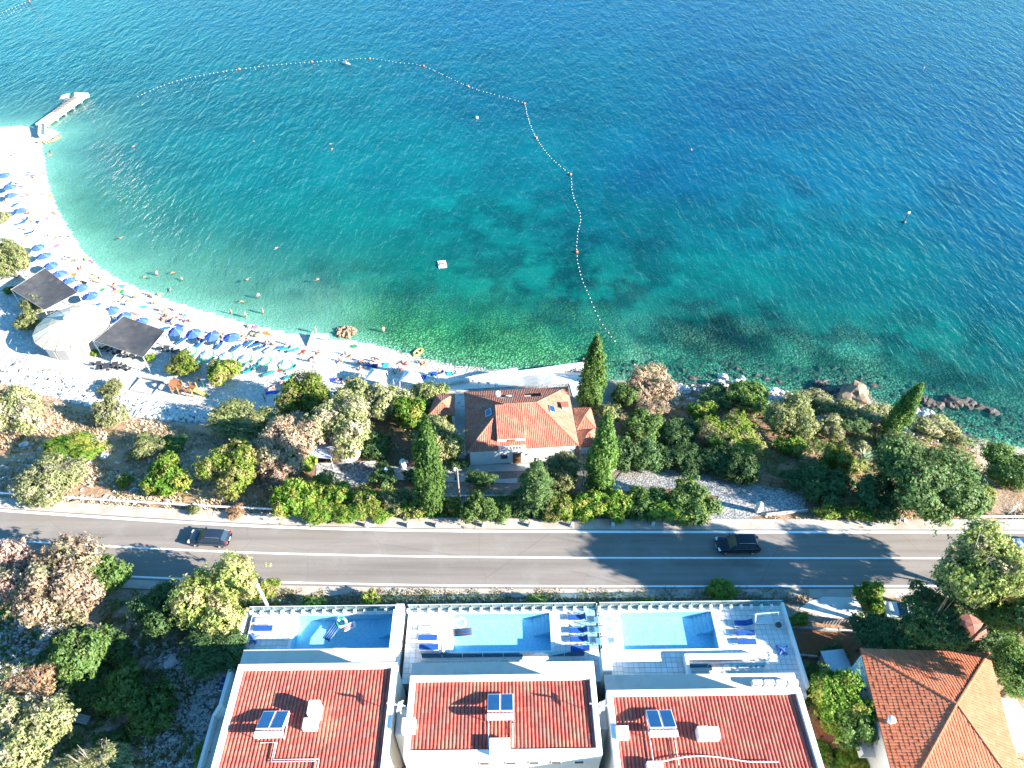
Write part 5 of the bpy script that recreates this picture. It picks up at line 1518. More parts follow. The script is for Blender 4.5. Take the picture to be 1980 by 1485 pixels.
# low growth that knits the gardens together (nobody could count it)
def undergrowth(polys, clumps, leaf, label, size=.17, hmax=.8):
    C, Nn, T = [], [], []
    for poly in polys:
        xs = [p[0] for p in poly]; ys = [p[1] for p in poly]
        k = 0
        while k < clumps // len(polys):
            x, y = random.uniform(min(xs), max(xs)), random.uniform(min(ys), max(ys))
            if not in_poly(np.array([x]), np.array([y]), poly)[0]: continue
            k += 1
            g = site(x, y); r = random.uniform(.35, 1.0); h = random.uniform(.25, hmax); q = int(26 * r / .6)
            d = rdirs(q); d[:, 2] = np.abs(d[:, 2])
            C.append(np.array([g.x, g.y, g.z]) + d * np.array([r, r, h]) * rng.uniform(.6, 1.05, (q, 1))); Nn.append(d + rng.normal(size=(q, 3)) * .5 + np.array([0, 0, .4])); T.append(np.clip(random.random() * .7 + rng.random(q) * .3, 0, 1))
    me = leaves_mesh('undergrowth', np.concatenate(C), np.concatenate(Nn), size, 1.7, np.concatenate(T))
    o = tag(link('undergrowth', me), label, kind='stuff'); set_mat(o, LM[leaf]); return o
undergrowth([[(1195,770),(1560,790),(1900,850),(1900,985),(1570,1000),(1560,930),(1440,905),(1200,900)]], 420, 'mid', 'low green undergrowth in the garden by the shore')
undergrowth([[(1220,740),(1560,780),(1860,850),(1740,870),(1400,800),(1220,790)]], 200, 'olive', 'grey green scrub along the rocky shore', .17, .6)
undergrowth([[(535,945),(700,1005),(1390,1005),(1390,985),(1180,960),(730,945),(620,935)]], 330, 'green', 'low green growth filling the roadside hedge', .17, .9)
undergrowth([[(560,760),(840,745),(880,830),(880,900),(620,890),(600,820)]], 170, 'olive', 'low growth under the garden trees left of the house')
undergrowth([[(0,1150),(480,1150),(470,1250),(230,1240),(260,1480),(0,1480)]], 150, 'mid', 'brambles and weeds in the shaded hollow', .2, .8)
undergrowth([[(1660,1190),(1990,1140),(1990,1260),(1670,1250)],[(1545,1285),(1660,1300),(1690,1480),(1600,1480)]], 330, 'mid', 'low green growth around the orange roofed house', .2, .9)
undergrowth([[(520,1146),(1500,1142),(1500,1168),(520,1172)]], 130, 'olive', 'weeds on the verge in front of the pools', .13, .3)
undergrowth([[(20,770),(520,850),(540,980),(20,960)]], 110, 'olive', 'low weeds scattered over the dry slope', .15, .4)
# ------------------------------------------------------------------ stones, rocks, dry growth
def stones_stuff(name, poly, count, smin, smax, material, label, up=0.0, zs=.7):
    xs = [p[0] for p in poly]; ys = [p[1] for p in poly]
    base = [rock_mesh('s', k + 40, 1, .75, .35) for k in range(5)]
    bv = []
    for me in base:
        v_ = np.zeros(len(me.vertices) * 3); me.vertices.foreach_get('co', v_)
        f_ = np.array([p.vertices[:] for p in me.polygons]); bv.append((v_.reshape(-1, 3), f_)); D.meshes.remove(me)
    V, F, off, k = [], [], 0, 0
    tries = 0
    while k < count and tries < count * 8:
        tries += 1
        x, y = random.uniform(min(xs), max(xs)), random.uniform(min(ys), max(ys))
        if not in_poly(np.array([x]), np.array([y]), poly)[0]: continue
        g = site(x, y); s = random.uniform(smin, smax) * (1 if random.random() < .85 else 1.6)
        v_, f_ = random.choice(bv)
        a = random.uniform(0, 6.28); ca, sa = math.cos(a), math.sin(a)
        q = v_ * np.array([s, s * random.uniform(.6, 1), s * zs])
        q = np.stack([q[:, 0]*ca - q[:, 1]*sa, q[:, 0]*sa + q[:, 1]*ca, q[:, 2]], 1) + np.array([g.x, g.y, g.z + s * .15 + up])
        V.append(q); F.append(f_ + off); off += len(q); k += 1
    me = D.meshes.new(name)
    me.from_pydata(np.concatenate(V).tolist(), [], np.concatenate(F).tolist())
    me.materials.append(material)
    return tag(link(name, me), label, kind='stuff')
stones_stuff('rubble_stones', [(0,698),(150,733),(240,770),(330,785),(425,795),(415,818),(300,812),(130,776),(0,738)], 1500, .16, .42, M['whitestone'], 'grey and white rubble stones of the bank behind the beach')
stones_stuff('rubble_stones', [(0,1185),(140,1182),(150,1255),(60,1290),(0,1320)], 700, .08, .24, M['stone'], 'pale rubble stones at the left edge below the dry trees')
stones_stuff('rubble_stones', [(230,1235),(400,1255),(425,1330),(375,1480),(280,1480),(275,1400),(335,1330),(300,1270)], 1500, .06, .17, M['stone'], 'grey rubble stones in the shade beside the retaining wall')
stones_stuff('field_stones', [(0,850),(520,850),(530,990),(0,975)], 420, .08, .3, M['whitestone'], 'loose pale stones on the dry slope')
stones_stuff('field_stones', [(510,1150),(1480,1146),(1480,1166),(510,1170)], 260, .07, .2, M['stone'], 'loose stones on the verge in front of the pools')
stones_stuff('shore_stones', [(1200,735),(1290,748),(1400,738),(1560,765),(1700,780),(1860,850),(1840,868),(1700,830),(1500,800),(1300,790),(1200,770)], 500, .15, .5, M['stone'], 'small stones along the rocky shore')
stones_stuff('reef_stones', [(1180,700),(1420,690),(1700,720),(1980,800),(1980,862),(1850,835),(1700,770),(1560,755),(1400,728),(1290,742),(1200,728)], 900, .2, .55, M['darkrock'], 'dark stones on the sea bed along the rocky shore', -.15, .5)
# dry grass tufts on the slope
def tufts(polys, count, label, cols, h=.35):
    m, n, out = new_mat('dry_grass')
    at = N(n, 'Attribute'); at.attribute_name = 'leaf'
    df = N(n, 'BsdfDiffuse'); L(n, mixc(n, at.outputs['Fac'], cols[0], cols[1]), df.inputs[0]); L(n, df.outputs[0], out.inputs[0])
    V, F, T = [], [], []
    for poly in polys:
        xs = [p[0] for p in poly]; ys = [p[1] for p in poly]
        k = 0
        while k < count // len(polys):
            x, y = random.uniform(min(xs), max(xs)), random.uniform(min(ys), max(ys))
            if not in_poly(np.array([x]), np.array([y]), poly)[0]: continue
            if mnoise.noise(Vector((x*.02, y*.03, 3))) < -.15: k += .3; continue
            g = site(x, y); t = random.random(); k += 1
            for j in range(5):
                a = random.uniform(0, 6.28); l = h * random.uniform(.6, 1.5); w = l * .22
                b_ = Vector((math.cos(a), math.sin(a), 0)); s_ = Vector((-b_.y, b_.x, 0)) * w
                o = g + b_ * random.uniform(0, .15); i = len(V)
                V.extend([tuple(o - s_), tuple(o + s_), tuple(o + b_*l*.8 + Vector((0, 0, l*.8)))]); F.append((i, i+1, i+2)); T.append(min(1, max(0, t + random.uniform(-.25, .25))))
    me = D.meshes.new('dry_grass'); me.from_pydata(V, [], F)
    at = me.attributes.new('leaf', 'FLOAT', 'FACE'); at.data.foreach_set('value', T)
    me.materials.append(m)
    return tag(link('dry_grass', me), label, kind='stuff')
tufts([[(0,745),(130,785),(330,820),(560,880),(560,1005),(300,990),(0,965)]], 3600, 'dry straw coloured grass on the slope', ((0.34, 0.24, 0.14), (0.60, 0.46, 0.32)))
tufts([[(520,1142),(1560,1140),(1560,1168),(520,1172)]], 1500, 'dry grass on the verge between road and pools', ((0.20, 0.15, 0.09), (0.42, 0.32, 0.2)), .28)
tufts([[(560,1003),(1340,1000),(1340,1012),(560,1012)],[(1480,1000),(1980,985),(1980,1012),(1480,1014)]], 1300, 'dry grass along the sea side of the road', ((0.34, 0.22, 0.12), (0.55, 0.42, 0.26)), .25)
tufts([[(1200,780),(1880,800),(1900,960),(1560,960),(1200,900)]], 1600, 'rough grass in the garden by the shore', ((0.09, 0.12, 0.04), (0.28, 0.24, 0.11)), .3)
tufts([[(0,1190),(380,1190),(380,1480),(0,1480)]], 2200, 'rough grass in the shaded hollow', ((0.07, 0.10, 0.03), (0.24, 0.2, 0.09)), .32)
NUM = ['first','second','third','fourth','fifth','sixth','seventh','eighth','ninth']
# boulders one by one
RK = [rock_mesh('boulder', k, 3, .75, .34) for k in range(6)]
for me in RK: me.materials.append(M['stone'])
def boulder(px, py, r_px, material, label, group=None, hgt=1.0, sink=.25, sy=.8):
    g = site(px, py, .3); s = scale_at(g); r = r_px / s
    o = link('boulder', random.choice(RK), None, (g.x, g.y, g.z + r * (.35 - sink) * hgt), (0, 0, random.uniform(0, 6.28)), (r, r * sy, r * hgt))
    set_mat(o, M[material])
    return tag(o, label, 'rock', group)
boulder(1650, 766, 36, 'brownrock', 'huge brown and white rock at the edge of the sea', hgt=.9, sy=.78)
boulder(1312, 755, 17, 'whitestone', 'single white rock right of the orange brown tree')
for px, py, r, lab in ((1398,728,10,'tall pale rock standing furthest into the water'), (1393,742,10,'pale rock below the one furthest into the water'), (1428,742,13,'largest white rock of the shore group'), (1435,730,7,'small reddish rock beside the largest white rock'), (1380,762,13,'white rock nearest to the dark bush'), (1368,750,8,'left rock of the shore group'), (1412,757,9,'rock in the middle of the shore group'), (1497,755,10,'pale rock with a dark hollow right of the shore group')):
    boulder(px, py, r, 'whitestone', lab, 'rocks of the shore group', 1.15)
for i, (px, py, r) in enumerate(((1752,815,16),(1772,802,15),(1790,812,17),(1812,820,14),(1830,832,12),(1770,825,12),(1800,800,11),(1752,832,10),(1842,845,10))):
    boulder(px, py, r, 'whitestone', NUM[i] + ' jagged white rock of the outcrop, counted outward from the leaning cypress', 'white outcrop rocks', 1.0)
for i, (px, py, r) in enumerate(((1788,775,14),(1810,782,16),(1838,775,20),(1870,782,20),(1900,790,18),(1922,800,14),(1585,742,12),(1600,755,12),(1570,752,9))):
    boulder(px, py, r, 'darkrock', (NUM[i] + ' dark weedy rock awash beyond the leaning cypress, counted seaward') if i < 6 else NUM[i-6] + ' dark rock awash left of the huge brown rock', 'dark rocks awash at the shore', .8, .3)
for i in range(16):
    a = 2.4 * i; rr = 17 * math.sqrt(i / 16)
    boulder(668 + rr * math.cos(a) * 1.1, 641 + rr * math.sin(a) * .6, random.uniform(4, 7), 'brownrock', 'brown rock in the clump standing in the shallow water', 'brown rocks in the shallows', 1.2, .1)
for i in range(12):
    t = i / 11
    boulder(1118 + 22 * t + random.uniform(-2, 2), 717 - 32 * t + random.uniform(-2, 2), random.uniform(4, 6.5), 'brownrock', 'brown rock of the short groyne by the seaside cypress', 'groyne rocks', 1.1, .1)
for px, py, r, lab in ((372,977,8,'white stone on the verge by the crash barrier'), (325,1340,9,'white stone in the rubble beside the round bush'), (330,1278,13,'big white stone at the top of the grey rubble'), (1745,1005,9,'white block on the verge below the big pine'), (45,858,9,'pale boulder left of the bright green dome'), (200,845,6,'pale stone above the bright green dome'), (200,880,10,'whitish boulder right of the bright green dome'), (248,1484,9,'white stone at the bottom edge')):
    boulder(px, py, r, 'whitestone', lab)

# ------------------------------------------------------------------ people
def person_mesh(name, joints, bones, female=False):
    """one continuous skinned body; joints: name -> (x, y, z, radius)"""
    names = list(joints)
    me = D.meshes.new(name)
    me.from_pydata([joints[k][:3] for k in names], [(names.index(a), names.index(b_)) for a, b_ in bones], [])
    o = D.objects.new('tmp', me); COL.objects.link(o)
    md = o.modifiers.new('Skin', 'SKIN'); md.use_smooth_shade = True
    for i, k in enumerate(names):
        sv = me.skin_vertices[0].data[i]; r = joints[k][3]; sv.radius = (r, r * (.8 if k in ('chest', 'pelvis', 'belly') else 1)); sv.use_root = (k == 'pelvis')
    sb = o.modifiers.new('Sub', 'SUBSURF'); sb.levels = 1; sb.render_levels = 1
    dg = bpy.context.evaluated_depsgraph_get(); dg.update()
    out = D.meshes.new_from_object(o.evaluated_get(dg), depsgraph=dg)
    D.objects.remove(o); D.meshes.remove(me)
    out.name = name
    for m_ in (M['skin'], M['hair'], M['cloth']): out.materials.append(m_)
    J = np.array([joints[k][:3] for k in names]); hd = np.array(joints['crown'][:3]); nk = np.array(joints['neck'][:3]); fw = np.array(joints['_f'][:3]) if '_f' in joints else np.array((0, 1, 0))
    for p in out.polygons:
        c = np.array(p.center)
        k = names[int(np.argmin(np.linalg.norm(J - c, axis=1)))]
        if k in ('head', 'crown'):
            up = (hd - nk) / np.linalg.norm(hd - nk); rel = c - np.array(joints['head'][:3])
            p.material_index = 1 if (rel @ up > .045 or (rel @ fw < -.01)) else 0
        elif k in ('pelvis', 'hipL', 'hipR') or (female and k == 'chest'): p.material_index = 2
        else: p.material_index = 0
    return out
BN = [('pelvis','belly'),('belly','chest'),('chest','neck'),('neck','head'),('head','crown'),('chest','shL'),('shL','elL'),('elL','wrL'),('wrL','haL'),('chest','shR'),('shR','elR'),('elR','wrR'),('wrR','haR'),('pelvis','hipL'),('hipL','knL'),('knL','anL'),('anL','toL'),('pelvis','hipR'),('hipR','knR'),('knR','anR'),('anR','toR')]
RAD = dict(pelvis=.135, belly=.12, chest=.145, neck=.055, head=.088, crown=.075, sh=.058, el=.043, wr=.032, ha=.034, hip=.092, kn=.058, an=.04, to=.034)
def pose(**kw):
    return {k: tuple(v_) + (RAD.get(k) or RAD[k[:-1]],) for k, v_ in kw.items()}
stand = pose(pelvis=(0,0,.92), belly=(0,.01,1.08), chest=(0,0,1.28), neck=(0,0,1.46), head=(0,.02,1.57), crown=(0,.01,1.66), shL=(-.18,0,1.4), elL=(-.26,-.02,1.13), wrL=(-.25,.08,.9), haL=(-.24,.11,.8), shR=(.18,0,1.4), elR=(.27,-.03,1.14), wrR=(.23,.12,.98), haR=(.2,.19,.93), hipL=(-.09,0,.86), knL=(-.1,.03,.47), anL=(-.1,-.01,.08), toL=(-.12,.15,.035), hipR=(.09,0,.86), knR=(.12,.0,.47), anR=(.14,-.04,.08), toR=(.17,.11,.035))
walk = pose(pelvis=(0,0,.9), belly=(0,.02,1.07), chest=(0,.04,1.27), neck=(0,.05,1.45), head=(0,.08,1.56), crown=(0,.07,1.65), shL=(-.18,.04,1.39), elL=(-.24,-.1,1.15), wrL=(-.23,-.13,.92), haL=(-.22,-.1,.82), shR=(.18,.04,1.39), elR=(.24,.12,1.14), wrR=(.22,.28,.98), haR=(.21,.36,.94), hipL=(-.09,.02,.85), knL=(-.1,.24,.5), anL=(-.1,.27,.09), toL=(-.11,.43,.05), hipR=(.09,-.02,.85), knR=(.1,-.08,.46), anR=(.1,-.36,.14), toR=(.11,-.28,.04))
sit = pose(pelvis=(0,0,.14), belly=(0,-.03,.3), chest=(0,-.06,.5), neck=(0,-.05,.68), head=(0,-.02,.79), crown=(0,-.03,.88), shL=(-.18,-.06,.62), elL=(-.27,-.17,.38), wrL=(-.28,-.26,.14), haL=(-.3,-.31,.05), shR=(.18,-.06,.62), elR=(.25,.1,.42), wrR=(.18,.3,.36), haR=(.15,.38,.34), hipL=(-.1,.06,.13), knL=(-.13,.42,.36), anL=(-.14,.72,.08), toL=(-.16,.86,.05), hipR=(.1,.06,.13), knR=(.13,.48,.16), anR=(.16,.88,.06), toR=(.18,.95,.14))
lie = pose(pelvis=(0,0,.13), belly=(0,.16,.13), chest=(0,.37,.14), neck=(0,.56,.13), head=(0,.67,.12), crown=(0,.76,.12), shL=(-.18,.48,.12), elL=(-.36,.62,.07), wrL=(-.26,.82,.06), haL=(-.18,.86,.06), shR=(.18,.48,.12), elR=(.33,.28,.07), wrR=(.34,.05,.06), haR=(.35,-.04,.05), hipL=(-.09,-.06,.12), knL=(-.13,-.46,.08), anL=(-.15,-.86,.06), toL=(-.17,-.98,.04), hipR=(.09,-.06,.12), knR=(.13,-.46,.09), anR=(.18,-.85,.06), toR=(.22,-.96,.04))
swim = pose(pelvis=(0,0,-.06), belly=(0,.16,-.03), chest=(0,.36,.0), neck=(0,.53,.05), head=(0,.63,.1), crown=(0,.69,.16), shL=(-.18,.44,.0), elL=(-.3,.7,-.02), wrL=(-.24,.95,.0), haL=(-.22,1.05,-.01), shR=(.18,.44,.0), elR=(.38,.3,-.04), wrR=(.5,.1,-.06), haR=(.53,0,-.08), hipL=(-.09,-.06,-.08), knL=(-.18,-.42,-.12), anL=(-.3,-.7,-.1), toL=(-.34,-.82,-.12), hipR=(.09,-.06,-.08), knR=(.15,-.46,-.13), anR=(.14,-.84,-.12), toR=(.14,-.96,-.14))
PM = {}
for nm, ps in (('standing', stand), ('walking', walk), ('sitting', sit), ('lying', lie), ('swimming', swim)):
    PM[nm] = [person_mesh('person_body', ps, BN, False), person_mesh('person_body', ps, BN, True)]
CLR = {'red': (.55,.03,.03), 'blue': (.03,.08,.42), 'black': (.015,.015,.02), 'white': (.75,.75,.75), 'orange': (.7,.2,.03), 'yellow': (.75,.55,.05), 'green': (.03,.28,.1), 'pink': (.75,.16,.32), 'navy': (.01,.02,.09), 'turquoise': (.03,.42,.42)}
def person(px, py, po, colour, label, group, rz=None, z=None, fem=None, wade=0.0):
    if z is not None: g = P(px, py, z)
    elif po == 'swimming' or wade: g = P(px, py, 0.0); g.z = -wade
    else: g = site(px, py, .5 if po in ('standing', 'walking') else .1)
    o = link('person', PM[po][random.random() < .5 if fem is None else fem], None, g, (0, 0, random.uniform(0, 6.28) if rz is None else rz))
    s = random.uniform(.94, 1.06); o.scale = (s, s, s)
    o.color = c4(CLR[colour])
    return tag(o, label, 'person', group)
PG1, PG2, PG3 = 'bathers in the sea', 'people on the beach', 'people standing in the shallows'
for row in [
 (255,283,'swimming','orange','swimmer in orange below the end of the jetty'), (490,275,'swimming','black','swimmer in black near the middle of the buoy line arc'),
 (637,278,'swimming','white','upper swimmer of the pair near the top of the bay'), (643,287,'swimming','yellow','lower swimmer of the pair near the top of the bay'),
 (230,460,'swimming','red','swimmer in red over the grey shallow patch'), (537,478,'swimming','pink','lone swimmer in the middle of the turquoise bay'),
 (618,540,'swimming','blue','lone swimmer between the raft and the beach'), (337,527,'swimming','orange','swimmer in orange in the pale shallows'),
 (352,539,'swimming','white','swimmer in white just below the one in orange'), (283,536,'swimming','green','swimmer closest to the blue parasol row'),
 (328,562,'swimming','turquoise','swimmer in turquoise at the edge of the shallows'), (470,583,'swimming','yellow','swimmer in yellow in front of the blue parasols'),
 (474,541,'swimming','navy','swimmer in navy where the water turns deep'), (1336,291,'swimming','black','swimmer far out to the right of the buoy line'),
 (97,292,'swimming','black','swimmer in black close to the jetty rock'), (90,297,'swimming','navy','swimmer in navy close to the jetty rock'), (94,301,'swimming','pink','swimmer in pink close to the jetty rock'),
 (1787,131,'swimming','white','swimmer far out in the upper right of the sea')]:
    person(*row, PG1)
for px, py, col, lab, wd_ in [(500,573,'blue','person in blue standing in the sea furthest from the beach',.9), (447,606,'red','person in red wading off the last blue parasols',.5), (476,613,'black','person in black wading near the shore',.45), (509,604,'orange','person in orange wading near the shore',.6), (742,640,'white','person in white wading over the green shallows',.6), (304,530,'pink','person in pink standing in the pale shallows',.8)]:
    person(px, py, 'standing', col, lab, PG3, wade=wd_)
for row in [
 (611,640,'standing','white','person in white standing at the tip of the concrete ramp'), (635,658,'walking','red','person walking on the sand right of the concrete ramp'),
 (468,652,'standing','black','person in black beside the last blue parasol'), (477,658,'walking','red','person in red walking past the last blue parasol'),
 (426,646,'standing','orange','upper person between the last two blue parasols'), (428,655,'standing','red','lower person between the last two blue parasols'),
 (263,573,'standing','orange','person in orange standing alone near the waterline'), (183,541,'sitting','orange','person in orange sitting above the blue parasol row'),
 (189,546,'sitting','red','person in red sitting above the blue parasol row'), (220,557,'lying','blue','upper sunbather of the three by the waterline'),
 (226,562,'lying','green','middle sunbather of the three by the waterline'), (218,566,'lying','white','lower sunbather of the three by the waterline'),
 (288,570,'sitting','black','left of three people sitting by the waterline'), (296,575,'sitting','blue','middle of three people sitting by the waterline'), (306,571,'sitting','orange','right of three people sitting by the waterline'),
 (228,583,'lying','red','sunbather in red above the round bar'), (238,578,'lying','white','sunbather in white above the round bar'), (246,590,'sitting','pink','person in pink sitting near the green towel'),
 (309,600,'sitting','navy','person in navy sitting in the middle of the beach'), (320,602,'sitting','yellow','person in yellow sitting in the middle of the beach'), (333,599,'lying','blue','sunbather in blue in the middle of the beach'),
 (318,612,'lying','black','sunbather in black above the right shade cloth'), (314,618,'lying','navy','sunbather in navy above the right shade cloth'), (340,614,'lying','red','sunbather in red left of the turquoise towel'),
 (359,620,'sitting','red','left of the two people beside the turquoise towel'), (370,622,'sitting','pink','right of the two people beside the turquoise towel'),
 (487,642,'lying','black','left of two sunbathers alone at the waterline'), (495,646,'lying','green','right of two sunbathers alone at the waterline'),
 (514,664,'sitting','red','person in red at the left of the lounger group'), (528,667,'sitting','orange','person in orange among the blue loungers'), (521,663,'walking','blue','person in blue among the blue loungers'), (550,664,'sitting','black','person in black by the teal loungers'),
 (585,683,'lying','red','sunbather in red alone in the middle of the sand'), (603,693,'lying','black','sunbather in black alone in the middle of the sand'), (612,698,'standing','white','person in white on the sand above the green and brown tree'), (617,682,'sitting','navy','person in navy sitting by the ramp'),
 (657,698,'sitting','black','person in black on the sand above the small group'), (668,685,'sitting','navy','person in navy beside the green towel'), (676,690,'lying','orange','person in orange beside the green towel'),
 (694,704,'sitting','red','person in red in the crowd left of the white tents'), (700,698,'sitting','blue','person in blue in the crowd left of the white tents'), (697,713,'sitting','pink','person in pink in the crowd left of the white tents'), (706,710,'lying','white','person in white in the crowd left of the white tents'),
 (722,698,'sitting','black','person in black above the grey towel'), (728,694,'lying','navy','person in navy above the grey towel'), (716,704,'sitting','green','person in green above the grey towel'),
 (775,702,'lying','black','person in black lying above the white tents'), (784,704,'lying','red','person in red lying above the white tents'), (812,702,'sitting','red','left of the two reddish people near the yellow dinghy'), (821,704,'sitting','orange','right of the two reddish people near the yellow dinghy'),
 (773,715,'sitting','red','person in red between the two white tents'), (762,722,'sitting','black','person in black left of the second white tent'), (849,724,'standing','black','person in black beside the blue mats'), (881,722,'sitting','red','person in red alone near the quay'),
 (655,732,'lying','black','person in black in the shade above the olive trees'), (664,742,'sitting','white','person in white in the shade above the olive trees'),
 (524,750,'lying','white','person in white resting in the tree shade'), (545,744,'sitting','black','person in black sitting in the tree shade'), (512,772,'standing','black','person in black standing in the tree shade by the slope'),
 (24,293,'sitting','yellow','person in yellow sitting below the jetty'), (30,297,'lying','orange','person in orange lying below the jetty'), (22,301,'lying','red','person in red lying below the jetty'),
 (83,335,'lying','pink','person lying at the waterline below the jetty'), (36,356,'sitting','black','person in black beside the grey mats'), (40,361,'lying','blue','person in blue beside the grey mats'),
 (44,380,'sitting','pink','person in pink near the jetty end of the parasols'), (53,377,'sitting','black','person in black near the jetty end of the parasols'), (11,391,'sitting','red','person in red at the left edge between the parasols'),
 (49,412,'lying','red','person on a red towel beside a blue parasol'), (104,412,'lying','orange','person in orange lying half in the water'), (47,444,'sitting','red','person in red beside the navy folded loungers'), (52,456,'lying','orange','person in orange beside the navy folded loungers'),
 (93,456,'sitting','black','left of two people above the pink towel'), (107,461,'lying','red','right of two people above the pink towel'), (133,460,'walking','black','person in black walking at the waterline above the pink towel'), (128,502,'sitting','orange','person in orange in the family by the waterline'), (134,498,'sitting','black','person in black in the family by the waterline'), (138,505,'lying','green','person in green in the family by the waterline'), (152,520,'lying','red','left sunbather below the family by the waterline'), (158,517,'lying','white','right sunbather below the family by the waterline'),
 (356,690,'standing','navy','person in navy by the first green parasol'), (412,692,'sitting','blue','person in blue under the second green parasol'), (487,700,'sitting','black','person in black under the fourth green parasol'), (446,690,'standing','pink','person in pink between the third and fourth green parasols'), (386,738,'standing','black','person in black beside the playground'),
 ]:
    person(*row, PG2)
# ------------------------------------------------------------------ beach furniture
ORD = ['first','second','third','fourth','fifth','sixth','seventh','eighth','ninth','tenth','eleventh','twelfth','thirteenth','fourteenth','fifteenth','sixteenth','seventeenth','eighteenth','nineteenth','twentieth']
M['bluecloth'] = mat('blue_parasol_cloth', (0.045, 0.105, 0.38), 0.8, (0.038, 0.09, 0.33), 2)
M['bluecloth2'] = mat('blue_parasol_cloth_faded', (0.07, 0.15, 0.46), 0.8, (0.055, 0.125, 0.40), 2)
M['greencloth'] = mat('green_parasol_cloth', (0.02, 0.25, 0.11), 0.8)
M['whitecloth'] = mat('white_cloth', (0.78, 0.78, 0.76), 0.8, (0.72, 0.72, 0.70), 2)
M['blackcloth'] = mat('charcoal_shade_cloth', (0.045, 0.045, 0.05), 0.85, (0.075, 0.072, 0.072), .7, dirt=((0.14, 0.12, 0.10), .5))
def parasol_parts(seg, rings, rad, rise, top):
    """panels between ribs; rings of material index"""
    mb = MB(); n_ = seg
    zs = lambda t: top - rise * t ** 1.4
    for i in range(n_):
        a0, a1 = 2*math.pi*i/n_, 2*math.pi*(i+1)/n_
        for (t0, t1, mi) in rings:
            for (s0, s1) in ((a0, (a0+a1)/2), ((a0+a1)/2, a1)):
                def pt(a, t):
                    sag = .05 * math.sin(math.pi * ((a - a0) / (a1 - a0))) * t
                    return (rad*t*math.cos(a)*(1-sag), rad*t*math.sin(a)*(1-sag), zs(t) - sag*.9)
                mm = mi if not isinstance(mi, tuple) else mi[i % len(mi)]
                if t0 == 0: mb.add([pt(s0, .001), pt(s0, t1), pt(s1, t1)], [(0, 1, 2)], mm)
                else: mb.add([pt(s0, t0), pt(s0, t1), pt(s1, t1), pt(s1, t0)], [(0, 1, 2, 3)], mm)
    return mb
BCAN = parasol_parts(8, ((0,.5,(0,1)),(.5,1,(0,1))), 1.27, .52, 2.45).mesh('canopy', [M['bluecloth'], M['bluecloth2']])
GCAN = parasol_parts(10, ((0,.12,0),(.12,.3,1),(.3,.42,0),(.42,.8,1),(.8,1,0)), 1.2, .42, 2.4).mesh('canopy', [M['greencloth'], M['whitecloth']])
BRIB = MB()
for i in range(8):
    a = 2*math.pi*i/8; BRIB.tube([(0, 0, 1.95), (1.2*math.cos(a), 1.2*math.sin(a), 1.92)], .012, 3)
BRIB = BRIB.mesh('ribs', M['steel'])
POLE = MB().tube([(0, 0, -.1), (0, 0, 2.52)], .035, 6).mesh('pole', M['white_metal'])
PBASE = MB().lathe([(.28, 0), (.28, .08), (.06, .1), (.05, .3)], 10).mesh('base', M['palecon'])
def parasol(px, py, can, label, cat='parasol', group=None, h=2.2, sc=1.0):
    g = site(px, py, h)
    r = empty('parasol', g, random.uniform(0, .8), label, cat, group)
    c = link('canopy', can, r, (0, 0, 0), (R(random.uniform(-4, 4)), R(random.uniform(-4, 4)), 0), (sc, sc, 1))
    link('pole', POLE, r); link('base', PBASE, r); tag(link('ribs', BRIB, r, (0, 0, 0), (0, 0, 0), (sc, sc, 1)), kind='stuff')
    return r, g
LF = MB()
LF.bbox(-.34, -.29, -.95, .95, .26, .31, .01).bbox(.29, .34, -.95, .95, .26, .31, .01).bbox(-.289, .289, -.95, -.9, .26, .31, .01).bbox(-.289, .289, .9, .95, .26, .31, .01)
LF = LF.mesh('frame', M['white_metal'])
LLEG = MB().tube([(0, 0, 0), (0, 0, .26)], .025, 5).mesh('leg', M['white_metal'])
LMATT = MB().bbox(-.29, .29, -.9, .32, .312, .37, .02).mesh('mattress', M['cloth'])
LBACK = MB().bbox(-.29, .29, 0, .62, 0, .05, .02).mesh('backrest', M['cloth'])
BLUE_L, TEAL_L, PALE_L, NAVY_L, WHITE_L = (.03,.14,.42), (.02,.36,.33), (.38,.52,.78), (.015,.08,.30), (.75,.75,.75)
def lounger(g, rz, colour, label, group, back=35, sc=1.0):
    r = empty('sun_lounger', g, rz, label, 'sun lounger', group)
    r.scale = (sc, sc, sc)
    link('frame', LF, r)
    for x in (-.31, .31):
        for y in (-.8, .8): link('leg', LLEG, r, (x, y, 0))
    link('mattress', LMATT, r).color = c4(colour)
    link('backrest', LBACK, r, (0, .325, .318), (R(back), 0, 0)).color = c4(colour)
    return r
TOW = MB(); 
for i in range(4):
    for j in range(2): TOW.add([(-.4+.4*j, -.85+.42*i, .03+.02*((i+j) % 2)), (0+.4*j, -.85+.42*i, .03+.02*((i+j+1) % 2)), (0+.4*j, -.43+.42*i, .03+.02*((i+j) % 2)), (-.4+.4*j, -.43+.42*i, .03+.02*((i+j+1) % 2))], [(0,1,2,3)])
TOW = TOW.mesh('towel', M['cloth'])
def TOW_(): return TOW
bp_ = [(6,337),(17,360),(19,376),(36,406),(72,476),(83,493),(97,511),(112,528),(132,541),(154,554),(174,570),(213,598),(239,609),(271,620),(340,637),(374,642),(410,647),(446,651)]
for i, (px, py) in enumerate(bp_):
    _, g = parasol(px, py, BCAN, f'{ORD[i]} blue parasol of the beach row counted from the jetty end', group='blue parasols along the beach', sc=random.uniform(.93, 1.05))
    lounger(Vector((g.x + random.uniform(.5, .9), g.y + random.uniform(-.9, -.5), terr(g.x + .7, g.y - .7))), random.uniform(-.6, -.2), BLUE_L, f'blue lounger at the foot of the {ORD[i]} blue parasol from the jetty end', 'blue loungers under the parasols', random.choice((0, 25, 40)))
cols_ = ['red','black','white','blue','orange','green','navy','pink','turquoise','yellow']
